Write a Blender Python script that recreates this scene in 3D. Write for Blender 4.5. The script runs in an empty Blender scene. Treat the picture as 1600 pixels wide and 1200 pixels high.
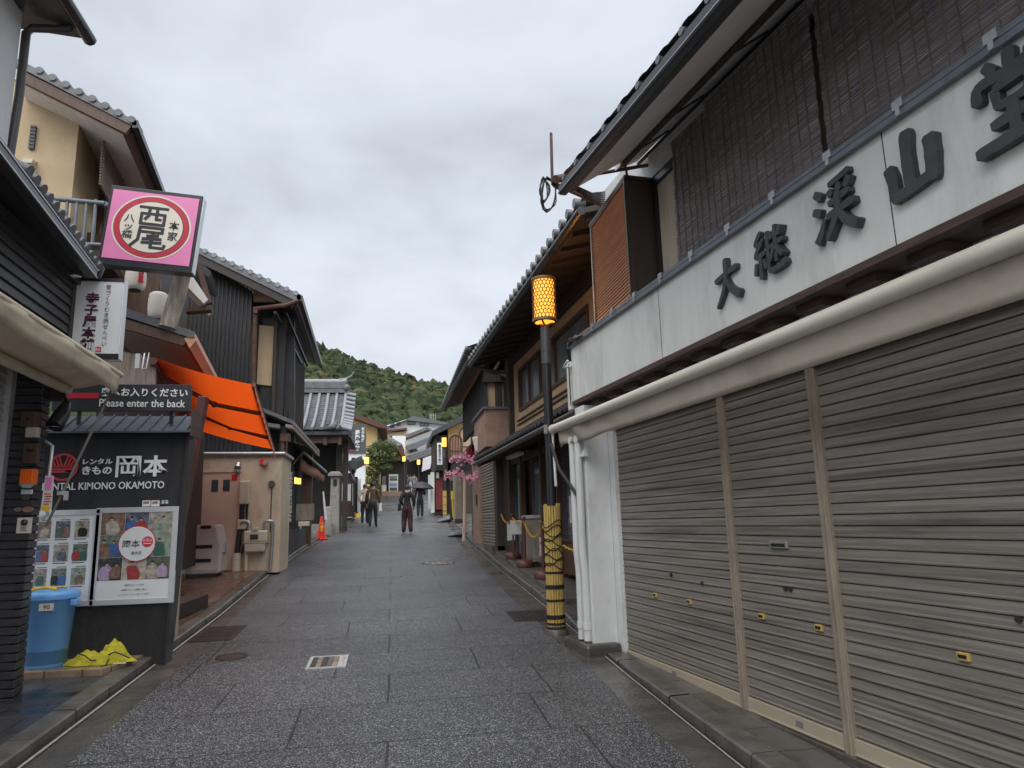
import bpy, bmesh, math, random
import numpy as np
from mathutils import Vector, Matrix
random.seed(7); np.random.seed(7)
S = bpy.context.scene
COL = S.collection
R = math.radians

# ------------------------------------------------------------------ camera
CAMZ = 1.6
RM = [(0.98607372, -0.00463295, -0.16624428), (-0.16404314, -0.19153381, -0.96768003), (-0.02735819, 0.98147508, -0.18962646)]
cd = bpy.data.cameras.new('camera'); cam = bpy.data.objects.new('camera', cd); COL.objects.link(cam)
cd.sensor_width = 36; cd.sensor_fit = 'HORIZONTAL'; cd.lens = 1109 / 1600 * 36
cd.clip_start = 0.05; cd.clip_end = 3000
cam.matrix_world = Matrix(((*RM[0], 0), (*RM[1], 0), (*RM[2], CAMZ), (0, 0, 0, 1)))
S.camera = cam
S.cycles.sample_clamp_indirect = 3.0

# ------------------------------------------------------------------ sky, sun, exposure
SUN_EL, SUN_AZ = R(62), R(195)          # high and soft behind the clouds
w = bpy.data.worlds.new('World'); S.world = w; w.use_nodes = True
nt = w.node_tree; nt.nodes.clear()
def N(t, **k):
    n = nt.nodes.new(t)
    for a, b in k.items(): setattr(n, a, b)
    return n
out = N('ShaderNodeOutputWorld'); mixs = N('ShaderNodeMixShader'); b1 = N('ShaderNodeBackground'); b2 = N('ShaderNodeBackground')
sky = N('ShaderNodeTexSky', sky_type='NISHITA'); sky.sun_disc = False; sky.sun_elevation = SUN_EL; sky.sun_rotation = SUN_AZ
b1.inputs[1].default_value = 0.1
nt.links.new(sky.outputs[0], b1.inputs[0])
tc = N('ShaderNodeTexCoord'); sep = N('ShaderNodeSeparateXYZ'); nt.links.new(tc.outputs['Generated'], sep.inputs[0])
den = N('ShaderNodeMath', operation='ADD'); den.inputs[1].default_value = 0.22
mx = N('ShaderNodeMath', operation='MAXIMUM'); mx.inputs[1].default_value = 0.0
nt.links.new(sep.outputs[2], mx.inputs[0]); nt.links.new(mx.outputs[0], den.inputs[0])
com = N('ShaderNodeCombineXYZ')
for i in (0, 1):
    d = N('ShaderNodeMath', operation='DIVIDE'); nt.links.new(sep.outputs[i], d.inputs[0]); nt.links.new(den.outputs[0], d.inputs[1]); nt.links.new(d.outputs[0], com.inputs[i])
mp = N('ShaderNodeMapping'); mp.inputs['Location'].default_value = (3.1, 0.4, 0); nt.links.new(com.outputs[0], mp.inputs[0])
n1 = N('ShaderNodeTexNoise'); n1.inputs['Scale'].default_value = 2.1; n1.inputs['Detail'].default_value = 7; n1.inputs['Roughness'].default_value = 0.52; n1.inputs['Distortion'].default_value = 0.25
nt.links.new(mp.outputs[0], n1.inputs['Vector'])
ramp = N('ShaderNodeValToRGB'); e = ramp.color_ramp.elements
e[0].position = 0.28; e[0].color = (0.235, 0.252, 0.275, 1); e[1].position = 0.60; e[1].color = (0.335, 0.36, 0.39, 1)
m_ = e.new(0.46); m_.color = (0.295, 0.318, 0.346, 1)
nt.links.new(n1.outputs[0], ramp.inputs[0])
hz = N('ShaderNodeMapRange'); hz.inputs[1].default_value = 0.02; hz.inputs[2].default_value = 0.42; hz.inputs[3].default_value = 0.75; hz.inputs[4].default_value = 0.0
nt.links.new(sep.outputs[2], hz.inputs[0])
mc = N('ShaderNodeMix', data_type='RGBA'); nt.links.new(hz.outputs[0], mc.inputs[0]); nt.links.new(ramp.outputs[0], mc.inputs[6]); mc.inputs[7].default_value = (0.365, 0.377, 0.392, 1)
nt.links.new(mc.outputs[2], b2.inputs[0]); b2.inputs[1].default_value = 1.0
mixs.inputs[0].default_value = 0.92
nt.links.new(b1.outputs[0], mixs.inputs[1]); nt.links.new(b2.outputs[0], mixs.inputs[2]); nt.links.new(mixs.outputs[0], out.inputs[0])

sd = bpy.data.lights.new('sun', 'SUN'); sd.energy = 1.5; sd.angle = R(85); sd.color = (1.0, 0.97, 0.93)
so = bpy.data.objects.new('sun', sd); COL.objects.link(so); so.location = (0, -5, 30)
sv = Vector((math.sin(SUN_AZ) * math.cos(SUN_EL), math.cos(SUN_AZ) * math.cos(SUN_EL), math.sin(SUN_EL)))
so.rotation_euler = sv.to_track_quat('Z', 'Y').to_euler()
S.view_settings.view_transform = 'Standard'; S.view_settings.look = 'None'; S.view_settings.exposure = 1.27; S.view_settings.gamma = 1.0

# ------------------------------------------------------------------ geometry helpers
def zr(y):                                   # road profile, climbing away from the camera
    if y < 38: return 0.052 * y
    if y < 46: return 1.976 + 0.052 * (y - 38) + (0.043 / 16) * (y - 38) ** 2
    if y < 110: return 2.564 + 0.095 * (y - 46)
    return 8.644 + 0.02 * (y - 110)
def W(px, py, Y):                            # where the sight line of a photo point meets depth Y
    d = (px - 800, -(py - 600), -1109)
    r = [sum(a * b for a, b in zip(row, d)) for row in RM]
    t = Y / r[1]
    return Vector((r[0] * t, Y, CAMZ + r[2] * t))
class Frame:                                 # a facade: u runs along it away from the camera, o towards the street
    def __init__(s, x, y, ang, side):
        a = R(ang); s.o = Vector((x, y, 0)); s.u = Vector((math.sin(a), math.cos(a), 0))
        s.n = Vector((-math.cos(a), math.sin(a), 0)) * side
    def __call__(s, p): return s.o + s.u * p[0] + s.n * p[1] + Vector((0, 0, p[2]))
ident = lambda p: Vector(p)

class MB:
    def __init__(s, f=ident): s.f = f; s.v = []; s.fc = []; s.mi = []; s.sm = []; s.m = 0
    def add(s, vs, fs, smooth=False):
        b = len(s.v); s.v += [s.f(p) for p in vs]
        for q in fs: s.fc.append([b + i for i in q]); s.mi.append(s.m); s.sm.append(smooth)
    def box(s, x0, x1, y0, y1, z0, z1):
        s.add([(x, y, z) for z in (z0, z1) for y in (y0, y1) for x in (x0, x1)],
              [(0, 1, 3, 2), (4, 6, 7, 5), (0, 4, 5, 1), (2, 3, 7, 6), (0, 2, 6, 4), (1, 5, 7, 3)])
    def hexa(s, lo, hi):                      # two quads
        s.add(list(lo) + list(hi), [(0, 1, 2, 3), (7, 6, 5, 4), (0, 4, 5, 1), (1, 5, 6, 2), (2, 6, 7, 3), (3, 7, 4, 0)])
    def face(s, pts): s.add(pts, [tuple(range(len(pts)))])
    def slab(s, pts, vec):                    # polygon swept along a vector
        n = len(pts); v = Vector(vec)
        s.add([Vector(p) for p in pts] + [Vector(p) + v for p in pts],
              [tuple(range(n)), tuple(range(2 * n - 1, n - 1, -1))] + [(i, (i + 1) % n, n + (i + 1) % n, n + i) for i in range(n)])
    def tube(s, pts, r, n=8, cap=True):
        pts = [Vector(p) for p in pts]; k = len(pts)
        rs = r if isinstance(r, (list, tuple)) else [r] * k
        vs = []; ref = None
        for i, p in enumerate(pts):
            t = (pts[min(i + 1, k - 1)] - pts[max(i - 1, 0)]).normalized()
            if ref is None:
                ref = Vector((0, 0, 1)) if abs(t.z) < 0.9 else Vector((1, 0, 0))
            a = (ref - t * ref.dot(t))
            a = a.normalized() if a.length > 1e-6 else t.orthogonal().normalized()
            ref = a; b = t.cross(a)
            vs += [p + (a * math.cos(2 * math.pi * j / n) + b * math.sin(2 * math.pi * j / n)) * rs[i] for j in range(n)]
        fs = [(i * n + j, i * n + (j + 1) % n, (i + 1) * n + (j + 1) % n, (i + 1) * n + j) for i in range(k - 1) for j in range(n)]
        s.add(vs, fs, True)
        if cap: s.add(vs[:n], [tuple(range(n))]); s.add(vs[-n:], [tuple(range(n))])
    def lathe(s, c, prof, n=20, smooth=True):
        c = Vector(c); k = len(prof)
        vs = [c + Vector((r * math.cos(2 * math.pi * j / n), r * math.sin(2 * math.pi * j / n), z)) for r, z in prof for j in range(n)]
        s.add(vs, [(i * n + j, i * n + (j + 1) % n, (i + 1) * n + (j + 1) % n, (i + 1) * n + j) for i in range(k - 1) for j in range(n)], smooth)
        s.add(vs[:n], [tuple(range(n))]); s.add(vs[-n:], [tuple(range(n))])
    def grid(s, rows, smooth=False, closed=False):
        h = len(rows); n = len(rows[0])
        s.add([p for r in rows for p in r], [(i * n + j, i * n + (j + 1) % n, (i + 1) * n + (j + 1) % n, (i + 1) * n + j)
              for i in range(h - 1) for j in range(n if closed else n - 1)], smooth)
    def ball(s, c, rx, ry=None, rz=None, n=10, k=6):
        ry = ry or rx; rz = rz or rx; c = Vector(c)
        s.grid([[c + Vector((rx * math.sin(math.pi * (i + .02) / (k + .04)) * math.cos(2 * math.pi * j / n), ry * math.sin(math.pi * (i + .02) / (k + .04)) * math.sin(2 * math.pi * j / n), rz * math.cos(math.pi * i / k))) for j in range(n)] for i in range(k + 1)], True, True)
    def build(s, name, mat, parent=None, loc=None, bevel=0, solid=0, label=None):
        me = bpy.data.meshes.new(name); o = bpy.data.objects.new(name, me); COL.objects.link(o)
        base = Vector((0, 0, 0))
        if parent is not None: base = BASE[parent.name]; o.parent = parent
        elif loc is not None: base = Vector(loc); o.location = base
        BASE[o.name] = base
        me.from_pydata([tuple(p - base) for p in s.v], [], s.fc)
        for m in (mat if isinstance(mat, (list, tuple)) else [mat]): me.materials.append(m)
        me.polygons.foreach_set('material_index', s.mi); me.polygons.foreach_set('use_smooth', s.sm)
        bm = bmesh.new(); bm.from_mesh(me); bmesh.ops.recalc_face_normals(bm, faces=bm.faces); bm.to_mesh(me); bm.free()
        if solid: md = o.modifiers.new('thickness', 'SOLIDIFY'); md.thickness = solid; md.offset = 0
        if bevel:
            md = o.modifiers.new('bevel', 'BEVEL'); md.width = bevel; md.segments = 2; md.limit_method = 'ANGLE'; md.angle_limit = R(50)
        if label: o['label'] = label
        return o
BASE = {}
def thing(name, label, cat, loc, group=None):
    o = bpy.data.objects.new(name, None); COL.objects.link(o); o.location = loc; o.empty_display_size = 0.2
    BASE[o.name] = Vector(loc); o['label'] = label; o['category'] = cat
    if group: o['group'] = group
    return o
def tag(o, label, cat, group=None):
    o['label'] = label; o['category'] = cat
    if group: o['group'] = group
    return o
def struct(o, kind='structure'): o['kind'] = kind; return o
def dup(o, loc, parent=None):
    c = o.copy(); COL.objects.link(c); BASE[c.name] = Vector(loc)
    if parent is None: c.location = loc
    else: c.parent = parent
    for ch in list(o.children): dup(ch, loc, c)
    return c

def text(s, name, mat, parent, size, fr, right, up, depth=0.003, bold=0.0, align='CENTER', vertical=False, gap=1.0, res=2, fit=None):
    """lettering as a mesh: fr = centre point in the world, right / up = directions, fit = (w, h) to stretch to"""
    right = Vector(right).normalized(); up = Vector(up).normalized(); nrm = right.cross(up)
    vs, fs = [], []
    chars = list(s) if vertical else [s]
    for i, ch in enumerate(chars):
        c = bpy.data.curves.new('lettering', 'FONT'); c.body = ch; c.size = 1; c.resolution_u = res; c.offset = bold; c.extrude = 0.5
        c.align_x = align if not vertical else 'CENTER'
        o = bpy.data.objects.new('lettering', c); COL.objects.link(o)
        dg = bpy.context.evaluated_depsgraph_get(); me = bpy.data.meshes.new_from_object(o.evaluated_get(dg))
        b = len(vs)
        vs += [(v.co.x, v.co.y - (i * gap if vertical else 0), v.co.z) for v in me.vertices]
        fs += [[b + k for k in p.vertices] for p in me.polygons]
        bpy.data.objects.remove(o); bpy.data.curves.remove(c); bpy.data.meshes.remove(me)
    x0 = min(v[0] for v in vs); x1 = max(v[0] for v in vs); y0 = min(v[1] for v in vs); y1 = max(v[1] for v in vs)
    sx = sy = size
    if fit: sx = fit[0] / (x1 - x0); sy = fit[1] / (y1 - y0)
    mb = MB(); fr = Vector(fr)
    cx, cy = (x0 + x1) / 2, (y0 + y1) / 2
    mb.add([fr + right * ((v[0] - cx) * sx) + up * ((v[1] - cy) * sy) + nrm * (depth * (v[2] + 0.5)) for v in vs], fs)
    return mb.build(name, mat, parent)

# ------------------------------------------------------------------ materials
def pm(name, col, rough=0.6, var=0.18, scale=6.0, stretch=(1, 1, 1), bump=0.15, bscale=None, metal=0.0, dirt=None, dscale=1.5, emit=None, estr=0, spec=0.5, alpha=None, wet=0.0):
    m = bpy.data.materials.new(name); m.use_nodes = True; t = m.node_tree; p = t.nodes['Principled BSDF']
    p.inputs['Roughness'].default_value = rough; p.inputs['Metallic'].default_value = metal; p.inputs['Specular IOR Level'].default_value = spec
    def n(k): return t.nodes.new(k)
    L = t.links.new
    tcn = n('ShaderNodeTexCoord'); mpn = n('ShaderNodeMapping'); mpn.inputs['Scale'].default_value = stretch; L(tcn.outputs['Object'], mpn.inputs[0])
    nz = n('ShaderNodeTexNoise'); nz.inputs['Scale'].default_value = scale; nz.inputs['Detail'].default_value = 6; nz.inputs['Roughness'].default_value = 0.62; L(mpn.outputs[0], nz.inputs['Vector'])
    rp = n('ShaderNodeMapRange'); rp.inputs[1].default_value = 0.25; rp.inputs[2].default_value = 0.75; rp.inputs[3].default_value = 1 - var * 1.6; rp.inputs[4].default_value = 1 + var * 1.3; L(nz.outputs[0], rp.inputs[0])
    vm = n('ShaderNodeVectorMath'); vm.operation = 'SCALE'; vm.inputs[0].default_value = col[:3]; L(rp.outputs[0], vm.inputs['Scale'])
    last = vm.outputs[0]
    if dirt is not None:
        n2 = n('ShaderNodeTexNoise'); n2.inputs['Scale'].default_value = dscale; n2.inputs['Detail'].default_value = 8; n2.inputs['Roughness'].default_value = 0.7; L(mpn.outputs[0], n2.inputs['Vector'])
        r2 = n('ShaderNodeMapRange'); r2.inputs[1].default_value = 0.5; r2.inputs[2].default_value = 0.72; r2.inputs[4].default_value = 0.75; L(n2.outputs[0], r2.inputs[0])
        mxn = n('ShaderNodeMix'); mxn.data_type = 'RGBA'; L(r2.outputs[0], mxn.inputs[0]); L(last, mxn.inputs[6]); mxn.inputs[7].default_value = (*dirt, 1); last = mxn.outputs[2]
    L(last, p.inputs['Base Color'])
    if wet:
        n3 = n('ShaderNodeTexNoise'); n3.inputs['Scale'].default_value = 0.9; n3.inputs['Detail'].default_value = 5; L(tcn.outputs['Object'], n3.inputs['Vector'])
        r3 = n('ShaderNodeMapRange'); r3.inputs[1].default_value = 0.38; r3.inputs[2].default_value = 0.62; r3.inputs[3].default_value = max(0.06, rough - wet); r3.inputs[4].default_value = rough; L(n3.outputs[0], r3.inputs[0]); L(r3.outputs[0], p.inputs['Roughness'])
    if bump:
        nb = n('ShaderNodeTexNoise'); nb.inputs['Scale'].default_value = bscale or scale * 4; nb.inputs['Detail'].default_value = 4; L(mpn.outputs[0], nb.inputs['Vector'])
        bp = n('ShaderNodeBump'); bp.inputs['Strength'].default_value = bump; bp.inputs['Distance'].default_value = 0.02; L(nb.outputs[0], bp.inputs['Height']); L(bp.outputs[0], p.inputs['Normal'])
    if emit: p.inputs['Emission Color'].default_value = (*emit, 1); p.inputs['Emission Strength'].default_value = estr
    return m
M = {}
M['shutter'] = pm('weathered_shutter', (0.215, 0.192, 0.167), 0.42, 0.22, 5, (0.3, 0.3, 9), 0.1, dirt=(0.03, 0.024, 0.02), dscale=1.15, spec=0.4)
M['shutter_post'] = pm('shutter_post_paint', (0.27, 0.225, 0.175), 0.5, 0.2, 14, (1, 1, 0.2), 0.1, dirt=(0.2, 0.16, 0.12))
M['cream_rail'] = pm('cream_rail_paint', (0.40, 0.35, 0.26), 0.45, 0.1, 6, (0.3, 0.3, 1), 0.05, dirt=(0.28, 0.23, 0.16), dscale=3)
M['fascia'] = pm('white_fascia_panel', (0.70, 0.71, 0.685), 0.5, 0.05, 3, (1.5, 1.5, 0.4), 0.03, dirt=(0.42, 0.43, 0.41), dscale=1.8)
M['white_wall'] = pm('white_plaster', (0.68, 0.69, 0.68), 0.6, 0.08, 6, (1, 1, .5), 0.1, dirt=(0.38, 0.36, 0.32), dscale=3)
M['letter'] = pm('dark_letter_paint', (0.045, 0.05, 0.055), 0.5, 0.2, 10, bump=0.05)
M['cap_metal'] = pm('grey_flashing', (0.16, 0.18, 0.21), 0.4, 0.15, 8, bump=0.05, metal=0.3)
M['dark_wood'] = pm('dark_stained_wood', (0.045, 0.034, 0.03), 0.6, 0.35, 5, (2, 2, 18), 0.2)
M['black_wood'] = pm('black_boards', (0.032, 0.033, 0.036), 0.62, 0.3, 5, (7, 7, 0.7), 0.25)
M['brown_wood'] = pm('brown_wood', (0.10, 0.052, 0.034), 0.5, 0.35, 5, (9, 9, 0.8), 0.2)
M['brown_trim'] = pm('brown_trim_wood', (0.075, 0.044, 0.034), 0.55, 0.35, 6, (0.8, 0.8, 12), 0.2)
M['red_brown'] = pm('red_brown_paint', (0.10, 0.035, 0.028), 0.45, 0.2, 8, bump=0.05)
M['grey_wood'] = pm('weathered_grey_wood', (0.27, 0.225, 0.185), 0.75, 0.3, 6, (9, 9, 0.6), 0.35)
M['log'] = pm('pale_log', (0.30, 0.25, 0.21), 0.6, 0.35, 7, (3, 3, 0.6), 0.3, dirt=(0.6, 0.57, 0.52), dscale=6)
M['soffit'] = pm('pale_soffit_board', (0.84, 0.80, 0.77), 0.65, 0.08, 4, bump=0.05)
M['soffit_grey'] = pm('grey_soffit_panel', (0.84, 0.83, 0.83), 0.65, 0.08, 4, bump=0.05)
M['gutter_black'] = pm('black_gutter_metal', (0.035, 0.035, 0.04), 0.32, 0.15, 9, bump=0.02, metal=0.2)
M['steel'] = pm('grey_steel', (0.42, 0.43, 0.45), 0.35, 0.12, 10, bump=0.03, metal=0.7)
M['alum'] = pm('aluminium_frame', (0.62, 0.63, 0.65), 0.35, 0.06, 10, bump=0.02, metal=0.4)
M['rust'] = pm('rusty_iron', (0.12, 0.06, 0.045), 0.7, 0.4, 14, bump=0.2, metal=0.2)
M['tile'] = pm('grey_roof_tile', (0.125, 0.13, 0.14), 0.38, 0.25, 7, bump=0.15, dirt=(0.2, 0.2, 0.2), dscale=4)
M['tile_light'] = pm('pale_roof_tile', (0.25, 0.26, 0.285), 0.34, 0.15, 7, bump=0.1)
M['tile_dark'] = pm('dark_roof_tile', (0.05, 0.052, 0.058), 0.4, 0.25, 7, bump=0.15)
M['ochre'] = pm('ochre_plaster', (0.47, 0.34, 0.20), 0.8, 0.08, 5, (1, 1, .4), 0.15, dirt=(0.33, 0.23, 0.14), dscale=1.6)
M['ochre_pale'] = pm('pale_ochre_plaster', (0.56, 0.43, 0.27), 0.8, 0.07, 6, bump=0.12, dirt=(0.42, 0.31, 0.2))
M['yellow_wall'] = pm('yellow_plaster', (0.66, 0.47, 0.21), 0.8, 0.08, 3, bump=0.1)
M['beige'] = pm('beige_mortar', (0.56, 0.47, 0.355), 0.8, 0.08, 6, (1, 1, .5), 0.25, bscale=60, dirt=(0.30, 0.24, 0.18), dscale=2.2)
M['pink_beige'] = pm('pinkish_door_paint', (0.60, 0.45, 0.37), 0.5, 0.05, 3, bump=0.03, dirt=(0.48, 0.36, 0.30), dscale=2)
M['pink_wall'] = pm('pinkish_brown_stucco', (0.36, 0.235, 0.18), 0.85, 0.15, 6, bump=0.2, dirt=(0.16, 0.10, 0.08), dscale=1.3)
M['tan_wall'] = pm('tan_wall_board', (0.34, 0.28, 0.21), 0.8, 0.1, 5, bump=0.1)
M['black_tile'] = pm('black_tile_course', (0.04, 0.038, 0.042), 0.4, 0.3, 7, (2, 2, 6), 0.15)
M['kimono_wall'] = pm('charcoal_stucco', (0.022, 0.022, 0.024), 0.75, 0.3, 9, (1, 1, .4), 0.35, bscale=50)
M['slate_roof'] = pm('slate_blue_metal_roof', (0.085, 0.098, 0.13), 0.4, 0.1, 6, bump=0.04, metal=0.2)
M['cream_tube'] = pm('cream_tube_paint', (0.66, 0.62, 0.53), 0.35, 0.06, 5, (.4, .4, 2), bump=0.03, dirt=(0.42, 0.38, 0.31), dscale=2.5)
M['canvas_pale'] = pm('pale_cream_canvas', (0.74, 0.66, 0.51), 0.8, 0.07, 5, bump=0.1, dirt=(0.42, 0.36, 0.28), dscale=2.2)
M['canvas'] = pm('cream_canvas', (0.54, 0.485, 0.40), 0.8, 0.07, 5, bump=0.1, dirt=(0.38, 0.33, 0.26), dscale=2.2)
M['orange'] = pm('orange_canvas', (0.92, 0.085, 0.014), 0.75, 0.14, 2.5, (1, 1, 3), bump=0.35, bscale=5)
M['orange_edge'] = pm('faded_orange_canvas', (0.62, 0.19, 0.09), 0.85, 0.12, 9, bump=0.06)
for k in ('orange', 'canvas', 'canvas_pale'):                 # cloth lets daylight through
    t = M[k].node_tree; p = t.nodes['Principled BSDF']; tr = t.nodes.new('ShaderNodeBsdfTranslucent'); ms = t.nodes.new('ShaderNodeMixShader')
    tr.inputs[0].default_value = (1.0, 0.12, 0.012, 1) if k == 'orange' else (0.6, 0.5, 0.36, 1)
    ms.inputs[0].default_value = 0.55 if k == 'orange' else 0.25
    t.links.new(p.outputs[0], ms.inputs[1]); t.links.new(tr.outputs[0], ms.inputs[2]); t.links.new(ms.outputs[0], t.nodes['Material Output'].inputs[0])
M['noren'] = pm('brown_canvas', (0.33, 0.18, 0.13), 0.85, 0.1, 6, bump=0.1)
M['red_cloth'] = pm('crimson_cloth', (0.30, 0.012, 0.035), 0.85, 0.2, 6, bump=0.1)
M['pink_sign'] = pm('pink_sign_face', (0.78, 0.24, 0.48), 0.35, 0.04, 3, (1, 1, .3), 0.0)
M['cream'] = pm('cream_sign_face', (0.74, 0.68, 0.58), 0.4, 0.04, 5, bump=0.0)
M['crimson'] = pm('crimson_ring', (0.50, 0.03, 0.06), 0.4, 0.05, 5, bump=0)
M['ink'] = pm('black_ink', (0.025, 0.025, 0.03), 0.5, 0.1, 5, bump=0)
M['plum_ink'] = pm('plum_ink', (0.085, 0.012, 0.03), 0.5, 0.1, 5, bump=0)
M['pale_ink'] = pm('grey_ink', (0.22, 0.17, 0.19), 0.5, 0.1, 5, bump=0)
M['white_sign'] = pm('white_acrylic', (0.76, 0.78, 0.79), 0.3, 0.03, 3, bump=0)
M['white_ink'] = pm('white_lettering', (0.80, 0.81, 0.80), 0.5, 0.03, 3, bump=0)
M['red_ink'] = pm('red_lettering', (0.62, 0.02, 0.04), 0.5, 0.05, 3, bump=0)
M['logo_red'] = pm('logo_red', (0.55, 0.035, 0.055), 0.5, 0.06, 3, bump=0)
M['sign_black'] = pm('black_sign_board', (0.028, 0.03, 0.034), 0.5, 0.15, 6, bump=0.04)
M['sign_grey'] = pm('charcoal_sign_board', (0.075, 0.08, 0.085), 0.5, 0.1, 6, bump=0.04)
M['paper'] = pm('white_paper', (0.70, 0.71, 0.72), 0.45, 0.03, 3, bump=0)
M['glass'] = pm('window_glass', (0.05, 0.07, 0.08), 0.06, 0.3, 1.2, bump=0.02, bscale=2, spec=0.9)
M['frosted'] = pm('frosted_window_glass', (0.17, 0.205, 0.225), 0.18, 0.3, 1.3, (1, 1, .5), 0.02, bscale=3, spec=0.8)
M['curtain'] = pm('cream_curtain', (0.66, 0.58, 0.45), 0.8, 0.12, 4, (4, 4, .3), 0.1)
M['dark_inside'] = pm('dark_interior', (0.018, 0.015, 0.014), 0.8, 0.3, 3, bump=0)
M['pipe_white'] = pm('white_pvc', (0.66, 0.67, 0.66), 0.4, 0.06, 6, (1, 1, .4), 0.02, dirt=(0.42, 0.40, 0.37), dscale=4)
M['pipe_dark'] = pm('dark_downpipe', (0.06, 0.05, 0.05), 0.4, 0.1, 6, bump=0.02)
M['rubber'] = pm('black_rubber', (0.015, 0.015, 0.016), 0.5, 0.1, 6, bump=0.02)
M['bamboo'] = pm('yellow_bamboo', (0.50, 0.34, 0.10), 0.45, 0.25, 7, (6, 6, .8), 0.1)
M['rope_black'] = pm('black_palm_rope', (0.014, 0.012, 0.011), 0.85, 0.2, 30, bump=0.3)
M['rope_yellow'] = pm('yellow_chain', (0.75, 0.45, 0.02), 0.4, 0.08, 30, bump=0.3)
M['louver'] = pm('brown_louver', (0.66, 0.32, 0.19), 0.4, 0.15, 6, (.4, .4, 4), 0.05)
M['box_brown'] = pm('shutter_box_metal', (0.085, 0.062, 0.05), 0.45, 0.15, 6, (1, 1, .3), 0.05)
M['pole_black'] = pm('black_lamp_post_paint', (0.018, 0.019, 0.022), 0.28, 0.1, 8, bump=0.02)
M['pole_grey'] = pm('grey_lamp_post_paint', (0.06, 0.065, 0.07), 0.4, 0.1, 8, bump=0.02)
M['lattice'] = pm('lantern_lattice', (0.10, 0.05, 0.02), 0.5, 0.1, 8, bump=0)
M['glow'] = pm('lit_lantern_shade', (0.8, 0.5, 0.12), 0.5, 0.0, 8, bump=0, emit=(1.0, 0.37, 0.035), estr=0.8)
M['glow_far'] = pm('lit_lantern', (0.8, 0.5, 0.12), 0.5, 0.0, 8, bump=0, emit=(1.0, 0.55, 0.10), estr=0.85)
M['lantern_paper'] = pm('white_paper_lantern', (0.70, 0.66, 0.60), 0.7, 0.05, 6, (1, 1, 8), 0.1)
M['concrete'] = pm('wet_concrete', (0.085, 0.078, 0.071), 0.42, 0.3, 5, bump=0.25, bscale=40, dirt=(0.05, 0.045, 0.04), dscale=1.5, wet=0.28)
M['kerb'] = pm('kerb_stone', (0.105, 0.096, 0.084), 0.5, 0.3, 6, bump=0.25, bscale=50, dirt=(0.09, 0.08, 0.065), dscale=2.2, wet=0.25)
M['iron'] = pm('cast_iron', (0.05, 0.043, 0.041), 0.45, 0.3, 20, bump=0.2, metal=0.4)
M['slit'] = pm('drain_slit', (0.01, 0.01, 0.01), 0.6, 0.1, 5, bump=0)
M['wet_metal'] = pm('drain_edge_metal', (0.50, 0.49, 0.47), 0.4, 0.25, 20, bump=0.1, metal=0.3)
M['stone'] = pm('grey_granite', (0.28, 0.265, 0.24), 0.7, 0.25, 14, bump=0.3, dirt=(0.15, 0.14, 0.11), dscale=3)
M['bin_blue'] = pm('blue_plastic', (0.16, 0.41, 0.82), 0.38, 0.04, 4, bump=0.02)
M['net_yellow'] = pm('yellow_net', (0.52, 0.46, 0.03), 0.8, 0.22, 18, bump=0.5, bscale=150)
M['grey_plastic'] = pm('grey_taupe_plastic', (0.52, 0.50, 0.48), 0.5, 0.05, 5, bump=0.04)
M['meter'] = pm('cream_meter_paint', (0.58, 0.53, 0.44), 0.4, 0.06, 6, bump=0.03, dirt=(0.35, 0.3, 0.24))
M['cone'] = pm('red_cone_plastic', (0.80, 0.045, 0.02), 0.4, 0.08, 6, bump=0.03)
M['yellow_plastic'] = pm('yellow_plastic', (0.85, 0.52, 0.02), 0.4, 0.05, 6, bump=0.02)
M['orange_lamp'] = pm('orange_lamp_cover', (0.9, 0.16, 0.01), 0.3, 0.05, 6, bump=0.02)
M['brass'] = pm('brass_latch', (0.60, 0.40, 0.13), 0.4, 0.1, 20, bump=0.05, metal=0.3)
M['blossom'] = pm('pink_blossom', (0.80, 0.40, 0.52), 0.7, 0.25, 30, bump=0.1)
M['bark'] = pm('bark', (0.07, 0.05, 0.04), 0.8, 0.3, 12, bump=0.4)
M['pine'] = pm('pine_needles', (0.12, 0.15, 0.05), 0.7, 0.45, 3, bump=0.1)
M['umbrella'] = pm('charcoal_umbrella_cloth', (0.035, 0.037, 0.042), 0.55, 0.1, 6, bump=0.02)
M['skin'] = pm('skin', (0.45, 0.27, 0.2), 0.55, 0.05, 6, bump=0.02)
M['hair'] = pm('black_hair', (0.012, 0.010, 0.010), 0.5, 0.2, 20, bump=0.1)
M['hair_brown'] = pm('brown_hair', (0.10, 0.065, 0.045), 0.5, 0.2, 20, bump=0.1)
def cloth(n, c): M[n] = pm(n, c, 0.85, 0.14, 9, bump=0.12)
cloth('black_knit', (0.014, 0.014, 0.017)); cloth('burgundy_cloth', (0.045, 0.014, 0.02)); cloth('brown_jacket', (0.105, 0.06, 0.037)); cloth('cream_jacket', (0.62, 0.53, 0.41))
cloth('dark_trousers', (0.022, 0.022, 0.03)); cloth('shoe_black', (0.012, 0.012, 0.012)); cloth('white_cloth', (0.68, 0.68, 0.7)); cloth('tan_cloth', (0.36, 0.28, 0.16)); cloth('grey_blue_cloth', (0.26, 0.30, 0.36)); cloth('bag_black', (0.016, 0.016, 0.02))

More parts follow.
